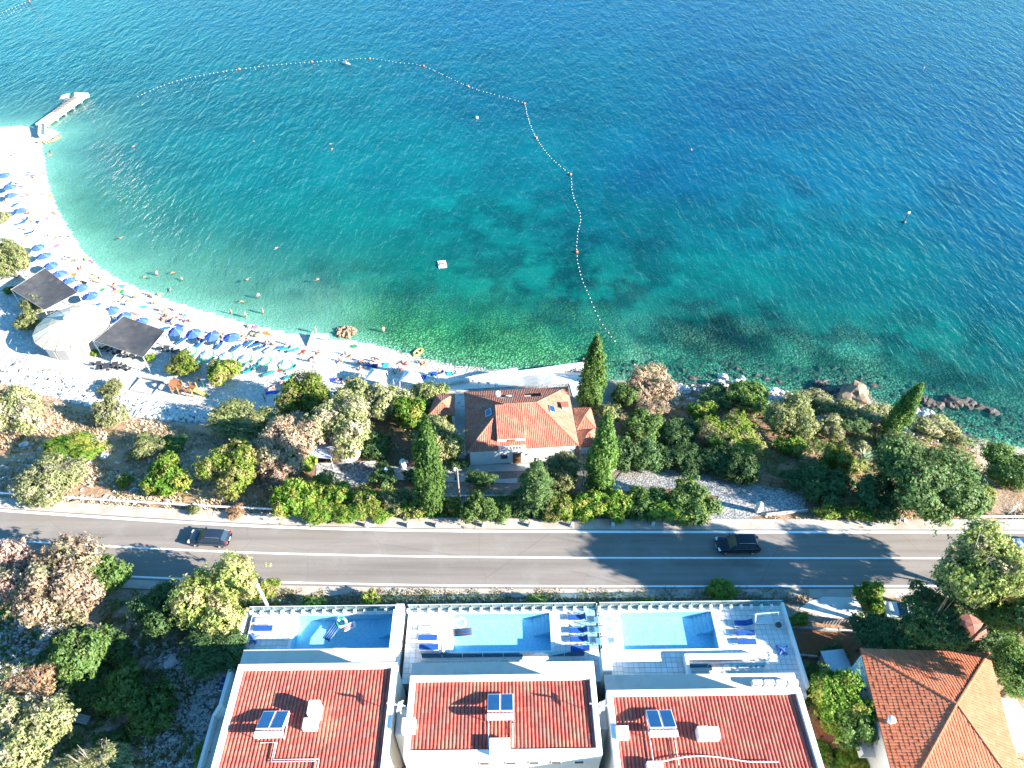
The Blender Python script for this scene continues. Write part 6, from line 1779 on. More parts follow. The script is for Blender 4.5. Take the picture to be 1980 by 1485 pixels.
for i, (px, py) in enumerate(bp_):
    for k in range(2 + (i % 2)):
        c_ = cols_[(i * 3 + k * 4) % 10]; po_ = ('lying', 'sitting', 'lying')[(i + k) % 3]
        dx, dy = random.uniform(1.6, 8.5), random.uniform(-2.2, 2.4)
        g0 = site(px, py, 2.2); q = (g0.x + dx * .75, g0.y + dx * .62 + dy)
        if terr(*q) < .25: continue
        o = link('person', random.choice(PM[po_]), None, (q[0], q[1], terr(*q)), (0, 0, random.uniform(0, 6.28))); o.color = c4(CLR[c_])
        tag(o, f'person in {c_} {po_} on the pebbles seaward of the {ORD[i]} blue parasol from the jetty', 'person', PG2)
        if k == 0:
            t_ = cols_[(i * 7 + 2) % 10]
            o = link('towel', TOW_(), None, (q[0] + 1.1, q[1] - .3, terr(q[0] + 1.1, q[1] - .3)), (0, 0, random.uniform(0, 3))); o.color = c4(CLR[t_])
            tag(o, f'{t_} towel on the pebbles seaward of the {ORD[i]} blue parasol from the jetty', 'towel', 'towels on the beach')
gp_ = [(364,677),(399,683),(434,688),(473,692),(511,697),(549,703)]
for i, (px, py) in enumerate(gp_):
    _, g = parasol(px, py, GCAN, f'{ORD[i]} green and white ringed parasol counted from the bar', group='green and white parasols', sc=1.0)
    lounger(Vector((g.x + random.uniform(.3, .8), g.y - 1.0, terr(g.x, g.y - 1))), random.uniform(-1.3, -.9), TEAL_L, f'teal lounger under the {ORD[i]} ringed parasol from the bar', 'teal loungers', random.choice((0, 30)))
for px, py, c, lab in ((481,664,BLUE_L,'blue lounger first after the last blue parasol'), (492,668,BLUE_L,'blue lounger second after the last blue parasol'), (505,672,BLUE_L,'blue lounger beside the person in red of the lounger group'), (520,676,PALE_L,'pale blue lounger in the middle of the lounger group'), (538,673,BLUE_L,'blue lounger left of the two teal loungers'), (553,674,TEAL_L,'left teal lounger at the end of the lounger group'), (567,677,TEAL_L,'right teal lounger at the end of the lounger group'), (563,712,TEAL_L,'teal lounger beyond the last ringed parasol'), (490,711,TEAL_L,'teal lounger standing before the row of ringed parasols'), (58,450,NAVY_L,'navy folded lounger among the upper parasols'), (40,432,BLUE_L,'blue lounger between the upper parasols'), (848,722,BLUE_L,'blue lounger beside the second white tent'), (318,636,BLUE_L,'blue lounger at the seaward corner of the right shade cloth')):
    lounger(site(px, py, .3), random.uniform(-1.4, -.4), c, lab, 'loose loungers on the beach', random.choice((0, 30)))
# towels and mats
for px, py, col, lab, sc in ((106,477,'pink','bright pink towel on the white pebbles',1), (681,672,'green','green towel on the sand above the small group',1), (351,613,'turquoise','turquoise towel in the middle of the beach',1), (276,594,'turquoise','small turquoise towel above the right shade cloth',.8), (196,562,'green','pale green towel by the blue parasol row',.8), (48,413,'red','red towel beside a blue parasol',1), (47,338,'white','pale mat below the jetty',1.3), (712,708,'blue','blue towel in the crowd left of the tents',1), (723,712,'navy','dark blue towel in front of the first white tent',1.2), (745,709,'turquoise','pale blue towel right of the crowd',1.1), (815,733,'blue','blue mat right of the second white tent',1.2), (838,726,'blue','blue mat near the quay',1), (650,735,'blue','blue towel in the shade above the olive trees',1.1), (526,760,'blue','blue towel in the tree shade',1.1), (868,726,'turquoise','pale towel at the end of the quay',1), (585,682,'red','red towel in the middle of the sand',.8), (546,716,'red','red towel under the last ringed parasol',.8)):
    g = site(px, py)
    o = link('towel', TOW, None, (g.x, g.y, g.z), (0, 0, random.uniform(-1.6, 0)), (sc, sc, 1)); o.color = c4(CLR[col]); tag(o, lab, 'towel', 'towels on the beach')
for i, (dx, dy) in enumerate(((0,0),(1.1,.3),(-.3,1.2))):
    g = site(47, 340); o = link('towel', TOW, None, (g.x+dx, g.y+dy, terr(g.x+dx, g.y+dy)), (0,0,-.9), (1.2,1.2,1)); o.color = (.22,.22,.23,1); tag(o, ('lower left', 'right', 'upper')[i] + ' grey mat of the set of three below the jetty', 'towel', 'grey mats')
# round beach bar
g = site(137, 628, 3.4)
bar = empty('beach_bar', g, 0, 'round beach bar under a cream cone roof', 'beach bar')
BR, k = 5.6, 16
M['barroof'] = mat('cream_roof_sheet', (0.62, 0.53, 0.36), 0.7, (0.66, 0.60, 0.46), .5, dirt=((0.50, 0.30, 0.14), .35))
M['barroof2'] = mat('cream_roof_sheet_pale', (0.68, 0.63, 0.50), 0.7, (0.64, 0.56, 0.40), .5, dirt=((0.54, 0.36, 0.20), .4))
for i in range(k):
    a0, a1 = 2*math.pi*i/k + .012, 2*math.pi*(i+1)/k - .012
    mb = MB()
    for (r0_, r1_, z0_, z1_) in ((.45, 3.0, 4.75, 4.05), (3.0, BR, 4.05, 3.1)):
        mb.add([(r0_*math.cos(a0), r0_*math.sin(a0), z0_), (r1_*math.cos(a0), r1_*math.sin(a0), z1_), (r1_*math.cos(a1), r1_*math.sin(a1), z1_), (r0_*math.cos(a1), r0_*math.sin(a1), z0_)], [(0,1,2,3)])
    mb.add([(BR*math.cos(a0), BR*math.sin(a0), 3.1), (BR*math.cos(a1), BR*math.sin(a1), 3.1), (BR*math.cos(a1), BR*math.sin(a1), 2.85), (BR*math.cos(a0), BR*math.sin(a0), 2.85)], [(3,2,1,0)])
    mb.build('roof_panel', M['barroof'] if i % 3 else M['barroof2'], bar)
MB().lathe([(.62, 4.6), (.62, 4.95), (.5, 5.1), (.05, 5.3)], 14).build('roof_cap', M['barroof2'], bar)
MB().lathe([(4.9, 2.95), (4.9, 2.8), (.2, 3.0)], 24).build('ceiling', M['wood'], bar)
for i in range(k):
    a = 2*math.pi*(i+.5)/k
    MB().bbox(-.09, .09, -.09, .09, 0, 2.9, .02).build('post', M['wood'] if i % 2 else M['whitecloth'], bar, (4.85*math.cos(a), 4.85*math.sin(a), 0), (0, 0, a))
    MB().bbox(-.05, .05, -.88, .88, .02, 1.1 if 2 < i < 9 else 2.6, .02).build('wall_panel', M['greywood'] if i % 2 else M['cream'], bar, (4.85*math.cos(a + math.pi/k), 4.85*math.sin(a + math.pi/k), 0), (0, 0, a + math.pi/k))
# shade cloths
def shade(corners, z, label):
    c = [P(*q, z) for q in corners]; ctr = sum(c, Vector()) / 4; gz = terr(ctr.x, ctr.y)
    r = empty('shade_cloth', (ctr.x, ctr.y, gz), 0, label, 'shade cloth', 'charcoal shade cloths of the beach bar')
    mb = MB(); n_ = 10
    vs = []
    for i in range(n_ + 1):
        for j in range(n_ + 1):
            s_, t = i / n_, j / n_
            p = (c[0].lerp(c[1], s_)).lerp(c[3].lerp(c[2], s_), t)
            sag = .5 * 16 * s_*(1-s_)*t*(1-t) + .06 * math.sin(9*s_) * math.sin(7*t)
            pull = .25 * (4*s_*(1-s_) if t in (0, 1) else 0)
            vs.append((p.x - ctr.x, p.y - ctr.y, z - gz - sag))
    mb.add(vs, [(i*(n_+1)+j, (i+1)*(n_+1)+j, (i+1)*(n_+1)+j+1, i*(n_+1)+j+1) for i in range(n_) for j in range(n_)], 0, True)
    mb.build('canopy', M['blackcloth'], r)
    for i, q in enumerate(c):
        MB().tube([(q.x-ctr.x, q.y-ctr.y, terr(q.x, q.y)-gz), (q.x-ctr.x, q.y-ctr.y, z-gz+.1)], .07, 6).build('post', M['white_metal'], r)
        d = c[(i+1) % 4]
        MB().tube([(q.x-ctr.x, q.y-ctr.y, z-gz+.03), (d.x-ctr.x, d.y-ctr.y, z-gz+.03)], .04, 5).build('edge_cable', M['greywood'], r)
    return r
shade([(86,519),(150,566),(86,600),(22,560)], 5.2, 'left charcoal shade cloth above the round bar')
shade([(238,612),(319,640),(277,691),(181,659)], 5.2, 'right charcoal shade cloth beside the round bar')
# tables with chairs in front of the bar
TTOP = MB().bbox(-.45, .45, -.45, .45, .7, .75, .02).mesh('table_top', M['dark_metal'])
TLEG = MB().tube([(0, 0, 0), (0, 0, .7)], .05, 6).mesh('leg', M['dark_metal'])
TFOOT = MB().bbox(-.25, .25, -.25, .25, 0, .04, .01).mesh('foot', M['dark_metal'])
CSEAT = MB().bbox(-.22, .22, -.22, .22, .42, .47, .015).mesh('seat', M['cloth'])
CBACK = MB().bbox(-.22, .22, .18, .23, .5, .88, .015).mesh('backrest', M['cloth'])
CLEG = MB().tube([(0, 0, 0), (0, 0, .42)], .022, 4).mesh('leg', M['dark_metal'])
def chair(x, y, z, rz, col, label, group):
    r = empty('chair', (x, y, z), rz, label, 'chair', group)
    link('seat', CSEAT, r).color = c4(col); link('backrest', CBACK, r).color = c4(col)
    for a in (-.19, .19):
        for b_ in (-.19, .19): link('leg', CLEG, r, (a, b_, 0))
    return r
ti = 0
places = ['first table of the open row, nearest the round bar', 'second table of the open row by the bar', 'third table of the open row by the bar', 'last table of the open row by the bar', 'left table under the edge of the right shade cloth', 'middle table under the edge of the right shade cloth', 'right table under the edge of the right shade cloth', 'table in the gap between shade cloth and ringed parasols', 'table closest to the first ringed parasol']
for (px, py), pl in zip(((190,702),(205,709),(222,703),(240,709),(205,672),(230,680),(255,687),(322,672),(342,679)), places):
    g = site(px, py, .7)
    r = empty('table', g, random.uniform(0, 1), 'dark ' + pl, 'table', 'dark tables of the beach bar')
    link('table_top', TTOP, r); link('leg', TLEG, r); link('foot', TFOOT, r)
    for s_, wd_ in ((-1, 'left'), (1, 'right')):
        chair(g.x + .75*s_, g.y + random.uniform(-.2, .2), terr(g.x + .75*s_, g.y), -s_ * math.pi/2 + random.uniform(-.3, .3), (.03,.03,.035), f'{wd_} dark chair at the {pl}', 'dark chairs of the beach bar')
# playground
g = site(356, 752, .8)
pg = empty('playground', g, R(-12), 'orange and yellow climbing frame of the beach playground', 'playground'); pg.scale = (.85, .85, .85)
M['orange'] = mat('orange_paint', (0.42, 0.15, 0.06), 0.6, (0.34, 0.13, 0.07)); M['yellowp'] = mat('yellow_paint', (0.52, 0.36, 0.10), 0.6)
for x in (-2, -.7, .7, 2):
    for y in (-.8, .8): MB().bbox(x-.08, x+.08, y-.08, y+.08, 0, 2.1, .02).build('post', M['orange'] if x < 1 else M['yellowp'], pg)
MB().bbox(-2, -.7, -.8, .8, 1.0, 1.1, .02).build('platform', M['wood'], pg); MB().bbox(.7, 2, -.8, .8, 1.2, 1.3, .02).build('platform', M['wood'], pg)
for s_ in (-1, 1):
    for kx in range(5):
        MB().bbox(-2.02 + .3*kx, -1.8 + .3*kx, s_*.8-.04, s_*.8+.04, 1.12, 1.75, .01).build('slat', M['orange'] if kx % 2 else M['yellowp'], pg)
        MB().bbox(.72 + .3*kx, .9 + .3*kx, s_*.86-.04, s_*.86+.04, 1.32, 1.9, .01).build('slat', M['yellowp'] if kx % 2 else M['orange'], pg)
MB().bbox(-.7, .7, -.3, .3, 1.05, 1.12, .02).build('bridge', M['wood'], pg)
MB().add([(2, -.35, 1.3), (4, -.35, .15), (4, .35, .15), (2, .35, 1.3), (2, -.35, 1.22), (4, -.35, .07), (4, .35, .07), (2, .35, 1.22)], [(0,1,2,3),(7,6,5,4),(0,4,5,1),(2,6,7,3),(1,5,6,2)]).build('slide', M['yellowp'], pg)
MB().add([(-2.1,-.9,2.1),(-.6,-.9,2.1),(-.6,0,2.7),(-2.1,0,2.7),(-2.1,.9,2.1),(-.6,.9,2.1)], [(0,1,2,3),(3,2,5,4)]).build('roof', M['orange'], pg)
g = site(285, 748)
sb = empty('sandbox', g, R(-14), 'square wooden sandbox left of the playground', 'sandbox')
for a, b_, c, d in ((-2,2,-1.5,-1.35),(-2,2,1.35,1.5),(-2,-1.85,-1.345,1.345),(1.85,2,-1.345,1.345)): MB().bbox(a, b_, c, d, 0, .3, .02).build('plank', M['greywood'], sb)
def lamp(px, py, h, label, col='dark_metal', globe=True):
    g = site(px, py)
    r = empty('street_lamp', g, 0, label, 'lamp')
    MB().tube([(0, 0, 0), (0, 0, h)], [.07, .045], 7).build('pole', M[col], r)
    MB().lathe([(.13, 0), (.13, .15), (.08, .2)], 8).build('base', M[col], r)
    if globe:
        prof = [(.26*math.sin(math.pi*i/8)+.001, h + .24 - .26*math.cos(math.pi*i/8)) for i in range(9)]
        MB().lathe(prof, 12).build('globe', M['whitecloth'], r)
    else: MB().bbox(-.12, .6, -.1, .1, h, h + .1, .02).build('lamp_head', M['steel'], r)
    return r
M['greenpaint'] = mat('green_paint', (0.02, 0.16, 0.08), 0.5)
lamp(403, 768, 3.6, 'thin green lamp post right of the playground', 'greenpaint', False)
lamp(749, 925, 1.6, 'white globe lamp at the right edge of the grey stone patio')
lamp(881, 928, 1.9, 'white globe lamp beside the utility pole')
lamp(1259, 892, 2.2, 'white globe lamp in the dark hedge right of the house')
g = site(889, 968)
up_ = empty('utility_pole', g, 0, 'wooden utility pole with wires in front of the house', 'utility pole')
MB().tube([(0, 0, -.3), (0, 0, 6.2)], [.13, .09], 7).build('pole', M['palebark'], up_)
MB().bbox(-.5, .5, -.05, .05, 5.8, 5.92, .01).build('crossarm', M['greywood'], up_)
MB().tube([(-.4, 0, 5.95), (-4, -2, 4.3), (-9, -4.5, 3.6)], .015, 3).build('wire', M['dark_metal'], up_)
# white tents
def tent(px, py, w, d, label):
    g = site(px, py, 1.5)
    r = empty('tent', g, R(-15), label, 'tent', 'white tents at the back of the beach')
    z0, z1 = 1.7, 2.6
    n_ = 6
    vs = []
    for i in range(n_+1):
        for j in range(n_+1):
            s_, t = i/n_*2-1, j/n_*2-1
            vs.append((w*s_*(1-.05*(1-t*t)), d*t*(1-.05*(1-s_*s_)), z0 + (z1-z0)*(1-max(abs(s_), abs(t)))**.8))
    MB().add(vs, [(i*(n_+1)+j, (i+1)*(n_+1)+j, (i+1)*(n_+1)+j+1, i*(n_+1)+j+1) for i in range(n_) for j in range(n_)], 0, True).build('canopy', M['whitecloth'], r)
    for s_ in (-1, 1):
        for t in (-1, 1): MB().tube([(s_*w*1.05, t*d*1.05, 0), (s_*w*.95, t*d*.95, z0)], .04, 5).build('post', M['white_metal'], r)
    MB().add([(w, -d, z0), (w*1.25, -d*1.3, .1), (w*1.25, d*.4, .1), (w, d*.4, z0)], [(0,1,2,3)]).build('side_flap', M['whitecloth'], r)
    return r
tent(727, 727, 1.3, 1.3, 'left white tent canopy at the back of the beach')
tent(795, 731, 1.4, 1.2, 'right white tent canopy at the back of the beach')
# concrete ramp wall into the water, quay wall
a, b_ = site(607, 653), site(594, 674)
r = empty('concrete_ramp', a, math.atan2(b_.y-a.y, b_.x-a.x), 'short concrete ramp running into the water', 'ramp')
ln = (b_ - a).length
MB().bbox(-.5, ln, 0, 2.4, -1.2, .62, .05).build('slab', M['palecon'], r); MB().bbox(-.5, ln, -.28, -.01, -1.2, .95, .04).build('side_wall', M['palecon'], r)
# jetty
def bridge_box(name, pa, pb, w, z0, z1, material, parent_label, cat):
    a, b_ = P(*pa, z1), P(*pb, z1)
    r = empty(name, (a.x, a.y, 0), math.atan2(b_.y-a.y, b_.x-a.x), parent_label, cat)
    return r, (b_-a).length
jt, ln = bridge_box('jetty', (78,240), (157,184), 2.0, -.5, .9, None, 'white concrete jetty pointing out to sea', 'jetty')
JW = 1.45
for i in range(8):
    MB().bbox(ln*i/8 + .01, ln*(i+1)/8 - .01, -JW, JW, .35, .9 + .02*(i % 2), .04).build('slab', M['palecon'], jt)
for i in range(5):
    for s_ in (-1, 1): MB().bbox(ln*(i+.3)/5 - .35, ln*(i+.3)/5 + .35, s_*.9-.35, s_*.9+.35, -4, .345, .05).build('pillar', M['concrete'], jt)
for i in range(9): MB().bbox(ln*.38 + i*1.05, ln*.38 + i*1.05 + .62, -.2, 1.1, .94, 1.2, .03).build('bench', M['palebark'], jt)
MB().bbox(ln + .012, ln + .9, -JW - .2, JW + .6, .3, 1.25, .05).build('end_block', M['palecon'], jt)
gk, l2 = bridge_box('gangway', (82,262), (83,241), .9, .6, 1.0, None, 'narrow gangway from the rocky point to the jetty', 'gangway')
MB().bbox(0, l2 + .8, -.75, .75, .8, .98, .03).build('deck', M['palecon'], gk)
for s_ in (-1, 1): MB().bbox(0, l2, s_*.7-.04, s_*.7+.04, .99, 1.6, .01).build('railing', M['white_metal'], gk)
g = P(125, 185, .3)
pd = empty('pedal_boat', (g.x, g.y, 0), .6, 'small white pedal boat moored at the jetty', 'pedal boat')
for s_ in (-1, 1): MB().tube([(-1.3, .55*s_, .1), (-.8, .55*s_, .15), (.8, .55*s_, .15), (1.4, .55*s_, .25)], [.15, .28, .28, .06], 8).build('hull', M['white_metal'], pd)
MB().bbox(-.9, .7, -.5, .5, .35, .5, .04).build('deck', M['white_metal'], pd); MB().bbox(-.6, -.3, -.45, .45, .5, .95, .04).build('seat', M['bluecloth'], pd)
for i in range(14):
    t = i / 13
    boulder(76 + 40*t, 275 - 12*t + 4*math.sin(3*t), random.uniform(2.4, 4), 'brownrock', 'tan rock along the edge of the rocky point', 'rocks of the point by the jetty', 1.3, 0)
# ------------------------------------------------------------------ buoy lines
M['ropedark'] = mat('wet_rope', (0.10, 0.16, 0.17), 0.8)
FLOAT = MB().lathe([(.001, -.13), (.11, -.08), (.16, 0), (.11, .1), (.001, .15)], 8).mesh('float', M['white_metal'])
MARK = MB().lathe([(.001, -.25), (.26, -.1), (.34, .1), (.26, .32), (.001, .45)], 10).mesh('marker_float', M['orange'])
def buoy_line(pts, marks, label, step=.92):
    w = [P(x, y, 0.02) for x, y in pts]
    # catmull-rom resample
    dense = []
    for i in range(len(w) - 1):
        p0, p1, p2, p3 = w[max(i-1, 0)], w[i], w[i+1], w[min(i+2, len(w)-1)]
        for k in range(24):
            t = k / 24
            dense.append(0.5*((2*p1) + (p2-p0)*t + (2*p0-5*p1+4*p2-p3)*t*t + (3*p1-p0-3*p2+p3)*t**3))
    dense.append(w[-1])
    r = empty('buoy_line', (w[0].x, w[0].y, 0), 0, label, 'buoy line')
    o = Vector((w[0].x, w[0].y, 0))
    MB().tube([p - o for p in dense[::3]] + [dense[-1] - o], .018, 4).build('rope', M['ropedark'], r)
    acc = 0
    for a, b_ in zip(dense[:-1], dense[1:]):
        d = (b_ - a).length; acc += d
        if acc >= step: acc -= step; link('float', FLOAT, r, (b_.x-o.x+random.uniform(-.05,.05), b_.y-o.y+random.uniform(-.05,.05), .03), (0,0,0), (.68,.68,.68))
    for x, y in marks:
        p = P(x, y, .05); link('marker_float', MARK, r, p - o)
    return r
buoy_line([(258,190),(330,160),(400,144),(462,134),(530,126),(600,120),(660,116),(715,113),(770,121),(818,128),(905,167),(960,184),(1014,199)], [(462,134),(603,120),(715,114),(819,128),(905,167),(1014,201)], 'long arc of white floats closing off the bay', 1.25)
buoy_line([(1015,201),(1022,232),(1037,267),(1065,305),(1103,337)], [(1037,267),(1103,338)], 'upper right leg of the white float line', 1.05)
buoy_line([(1105,340),(1107,375),(1122,417),(1117,450),(1115,487),(1122,530),(1140,575),(1160,620),(1190,662)], [(1115,488)], 'lower right leg of the white float line towards the cypress', 1.2)
buoy_line([(-30,34),(0,26),(28,14),(57,2)], [(57,3)], 'short float line in the top left corner of the sea', 1.5)
# floating things
def ring_float(g, rz, R_, r_, cols, label, cat='swim ring'):
    r = MB().torus(R_, r_, 20, 8, 0, 0, cols)
    o = r.build('swim_ring', [M['whitecloth'], M['greencloth'], M['pinkp']], None, g, (0, 0, rz))
    return tag(o, label, cat)
M['pinkp'] = mat('pink_vinyl', (0.70, 0.30, 0.36), 0.4)
M['navyv'] = mat('navy_vinyl', (0.02, 0.09, 0.25), 0.4); M['stripe'] = mat('brown_vinyl', (0.07, 0.05, 0.06), 0.4)
def air_mattress(g, rz, mats, n_, w, l, label):
    r = empty('air_mattress', g, rz, label, 'air mattress')
    for i in range(n_):
        x = -w/2 + w*(i+.5)/n_
        MB().tube([(x, -l/2, 0), (x, -l/2+.05, 0), (x, l/2-.05, 0), (x, l/2, 0)], [w/n_*.2, w/n_*.5, w/n_*.5, w/n_*.2], 7).build('air_tube', mats[i % len(mats)], r)
    MB().tube([(-w/2+.04, l/2+.08, .05), (w/2-.04, l/2+.08, .05)], .12, 7).build('pillow', mats[0], r)
    return r
wz = DZ - .12
def pool_pt(px, py): return vworld(*vl(px, py, wz), wz)
ring_float(pool_pt(660,1204), 0, .42, .15, [0,1,0,1,0,1], 'green and white swim ring in the left pool')
ring_float(pool_pt(890,1204), 0, .45, .17, [0], 'white swim ring in the corner of the middle pool')
air_mattress(pool_pt(642,1221), R(-28), [M['navyv']], 4, .85, 1.9, 'navy air mattress drifting in the left pool')
air_mattress(pool_pt(674,1212), R(-70), [M['whitecloth'], M['pinkp']], 3, .75, 1.0, 'small white and pink float in the left pool')
air_mattress(pool_pt(896,1222), R(96), [M['stripe'], M['navyv']], 5, .8, 1.7, 'dark striped air mattress in the middle pool')
g = P(855, 512, .05); air_mattress(g, R(10), [M['whitecloth'], M['pinkp'], M['whitecloth']], 5, 1.6, 2.0, 'white and pink raft in the middle of the bay')
person(855, 511, 'lying', 'red', 'person lying on the white and pink raft', PG1, z=.22)
g = P(808, 681, .05)
dg_ = empty('dinghy', g, R(-35), 'yellow inflatable dinghy at the waterline', 'dinghy')
mb = MB().torus(.85, .24, 20, 8)
for v_i, q in enumerate(mb.v): mb.v[v_i] = (q[0]*.72, q[1]*1.35, q[2])
dg_.scale = (.8, .8, .8); mb.build('tube', M['yellowp'], dg_); MB().lathe([(.6, -.1), (.02, -.12)], 14).build('floor', M['yellowp'], dg_, (0, 0, 0)); MB().bbox(-.5, .5, -.12, .12, .02, .18, .03).build('seat', M['whitecloth'], dg_)
g = P(669, 123, .1)
kb = empty('kayak', g, R(60), 'tiny white kayak beside the buoy line', 'kayak')
MB().tube([(0, -1.6, .1), (0, -1, .05), (0, 1, .05), (0, 1.6, .1)], [.05, .36, .36, .05], 8).build('hull', M['white_metal'], kb); MB().bbox(-.2, .2, -.3, .3, .3, .45, .03).build('seat', M['dark_metal'], kb)
person(669, 122, 'sitting', 'red', 'person sitting in the tiny white kayak', PG1, z=.35)
g = P(1748, 430, 0)
mk = empty('marker_buoy', g, 0, 'dark pole buoy leaning in the open water at the right', 'buoy')
MB().tube([(0, 0, -.5), (.15, .1, 1.3), (.25, .2, 2.4)], .09, 6).build('pole', M['dark_metal'], mk); MB().lathe([(.02, -.3), (.4, -.1), (.4, .2), (.02, .35)], 10).build('float', M['dark_metal'], mk); MB().bbox(0.02, .5, .1, .22, 1.9, 2.4, .02).build('flag', M['white_metal'], mk)
g = P(922, 228, .05); tag(link('buoy', MARK, None, g, (0, 0, 0), (1.3, 1.3, 1)), 'single float lying loose inside the buoy line', 'buoy'); set_mat(D.objects[-1] if False else SC.objects['buoy'], M['white_metal'])
# ------------------------------------------------------------------ loungers and toys on the pool terraces
def deck_at(px, py): return vworld(*vl(px, py, DZ), DZ + .02)
LG = 'loungers round the villa pools'
for px, py, c, rz, bk, lab in (
 (513,1203,PALE_L,90,0,'pale blue lounger on the left terrace nearest the glass fence'), (511,1218,NAVY_L,90,0,'navy lounger below the pale one on the left terrace'),
 (828,1219,PALE_L,90,0,'pale lounger on the left side of the middle pool'), (828,1236,NAVY_L,90,0,'upper navy lounger left of the middle pool'), (830,1254,NAVY_L,90,0,'lower navy lounger left of the middle pool'),
 (1116,1197,NAVY_L,-90,40,'lounger with raised back nearest the fence, right of the middle pool'), (1119,1222,NAVY_L,-90,40,'second lounger with raised back right of the middle pool'), (1120,1239,NAVY_L,-90,40,'third lounger with raised back right of the middle pool'), (1121,1257,NAVY_L,-90,10,'flat navy lounger right of the middle pool'),
 (1165,1201,PALE_L,-90,5,'pale lounger nearest the fence, left of the right pool'), (1166,1220,PALE_L,-90,5,'middle pale lounger left of the right pool'), (1169,1242,PALE_L,-90,15,'lowest pale lounger left of the right pool'),
 (1436,1208,NAVY_L,-90,35,'lounger with raised back right of the right pool'), (1440,1227,NAVY_L,90,0,'middle flat navy lounger right of the right pool'), (1443,1244,NAVY_L,90,0,'lowest flat navy lounger right of the right pool')):
    lounger(deck_at(px, py), VA + R(rz), c, lab, LG, bk, .98)
for px, py, lab in ((489,1198,'upper folded lounger leaning on the left edge of the left terrace'), (485,1217,'middle folded lounger leaning on the left edge of the left terrace'), (480,1236,'lower folded lounger leaning on the left edge of the left terrace')):
    o = lounger(deck_at(px, py), VA + R(0), NAVY_L, lab, 'folded loungers on the left terrace', 0, .6); o.rotation_euler = (0, R(-55), VA)
for px, py, lab in ((449,1320,'upper blue lounger on the side walkway of the left villa'), (445,1334,'lower blue lounger on the side walkway of the left villa')):
    g = P(px, py, 10.32); lounger(g, R(80), NAVY_L, lab, 'side walkway loungers', 0)
def blue_toy(px, py, label):
    r = empty('pool_toy', deck_at(px, py), VA, label, 'pool toy')
    MB().tube([(-.5, .4, .15), (0, 0, .2), (.3, -.5, .15)], [.12, .2, .1], 7).build('body', M['bluecloth2'], r)
    MB().tube([(-.4, -.4, .1), (0, 0, .2), (.5, .3, .3)], [.1, .14, .08], 7).build('arm', M['bluecloth2'], r)
blue_toy(492, 1236, 'blue inflatable toy beside the folded loungers'); blue_toy(1512, 1258, 'blue toy near the hedge of the right terrace')
# white swing bench frame on the right terrace
r = empty('swing_bench', deck_at(1474, 1204), VA + R(4), 'white swing bench with canopy frame on the right terrace', 'swing bench')
for x in (-1.1, 1.1):
    MB().tube([(x, -.9, 0), (x, 0, 1.9), (x, .9, 0)], .04, 6).build('frame_leg', M['white_metal'], r)
MB().tube([(-1.15, 0, 1.9), (1.15, 0, 1.9)], .045, 6).build('crossbar', M['white_metal'], r)
for kx in range(5): MB().bbox(-.9, .9, -.35 + .15*kx, -.24 + .15*kx, .45, .5, .01).build('slat', M['white_metal'], r)
MB().bbox(-.9, .9, .4, .46, .5, 1.05, .02).build('backrest', M['white_metal'], r)
r = empty('garden_grill', deck_at(1501, 1216), VA, 'dark kettle grill at the right end of the pool terrace', 'grill')
MB().lathe([(.02, .55), (.28, .7), (.3, .85), (.2, 1.05), (.02, 1.1)], 12).build('kettle', M['dark_metal'], r)
for i in range(3): MB().tube([(.1*math.cos(2.1*i), .1*math.sin(2.1*i), .65), (.35*math.cos(2.1*i), .35*math.sin(2.1*i), 0)], .02, 4).build('leg', M['steel'], r)
# closed white parasol on the middle terrace
r = empty('parasol', deck_at(858, 1268), 0, 'closed white parasol by the balustrade of the middle terrace', 'parasol')
MB().tube([(0, 0, 0), (0, 0, 2.3)], .035, 6).build('pole', M['white_metal'], r)
MB().lathe([(.03, 2.35), (.14, 2.0), (.2, 1.2), (.12, .95), (.05, .95)], 9).build('canopy', M['whitecloth'], r)
MB().bbox(-.3, .3, -.3, .3, 0, .08, .02).build('base', M['dark_metal'], r)
# leaning white flag pole on the verge
a, b_ = P(524, 1186, 11.0), P(505, 1148, 15.6)
r = empty('flag_pole', a, 0, 'thick white pole rising in front of the left terrace', 'pole')
MB().tube([(0, 0, -2.2), (0, 0, 5.4)], [.17, .15], 10).build('shaft', M['white_metal'], r); MB().lathe([(.2, 5.4), (.2, 5.55), (.02, 5.6)], 10).build('cap', M['white_metal'], r)
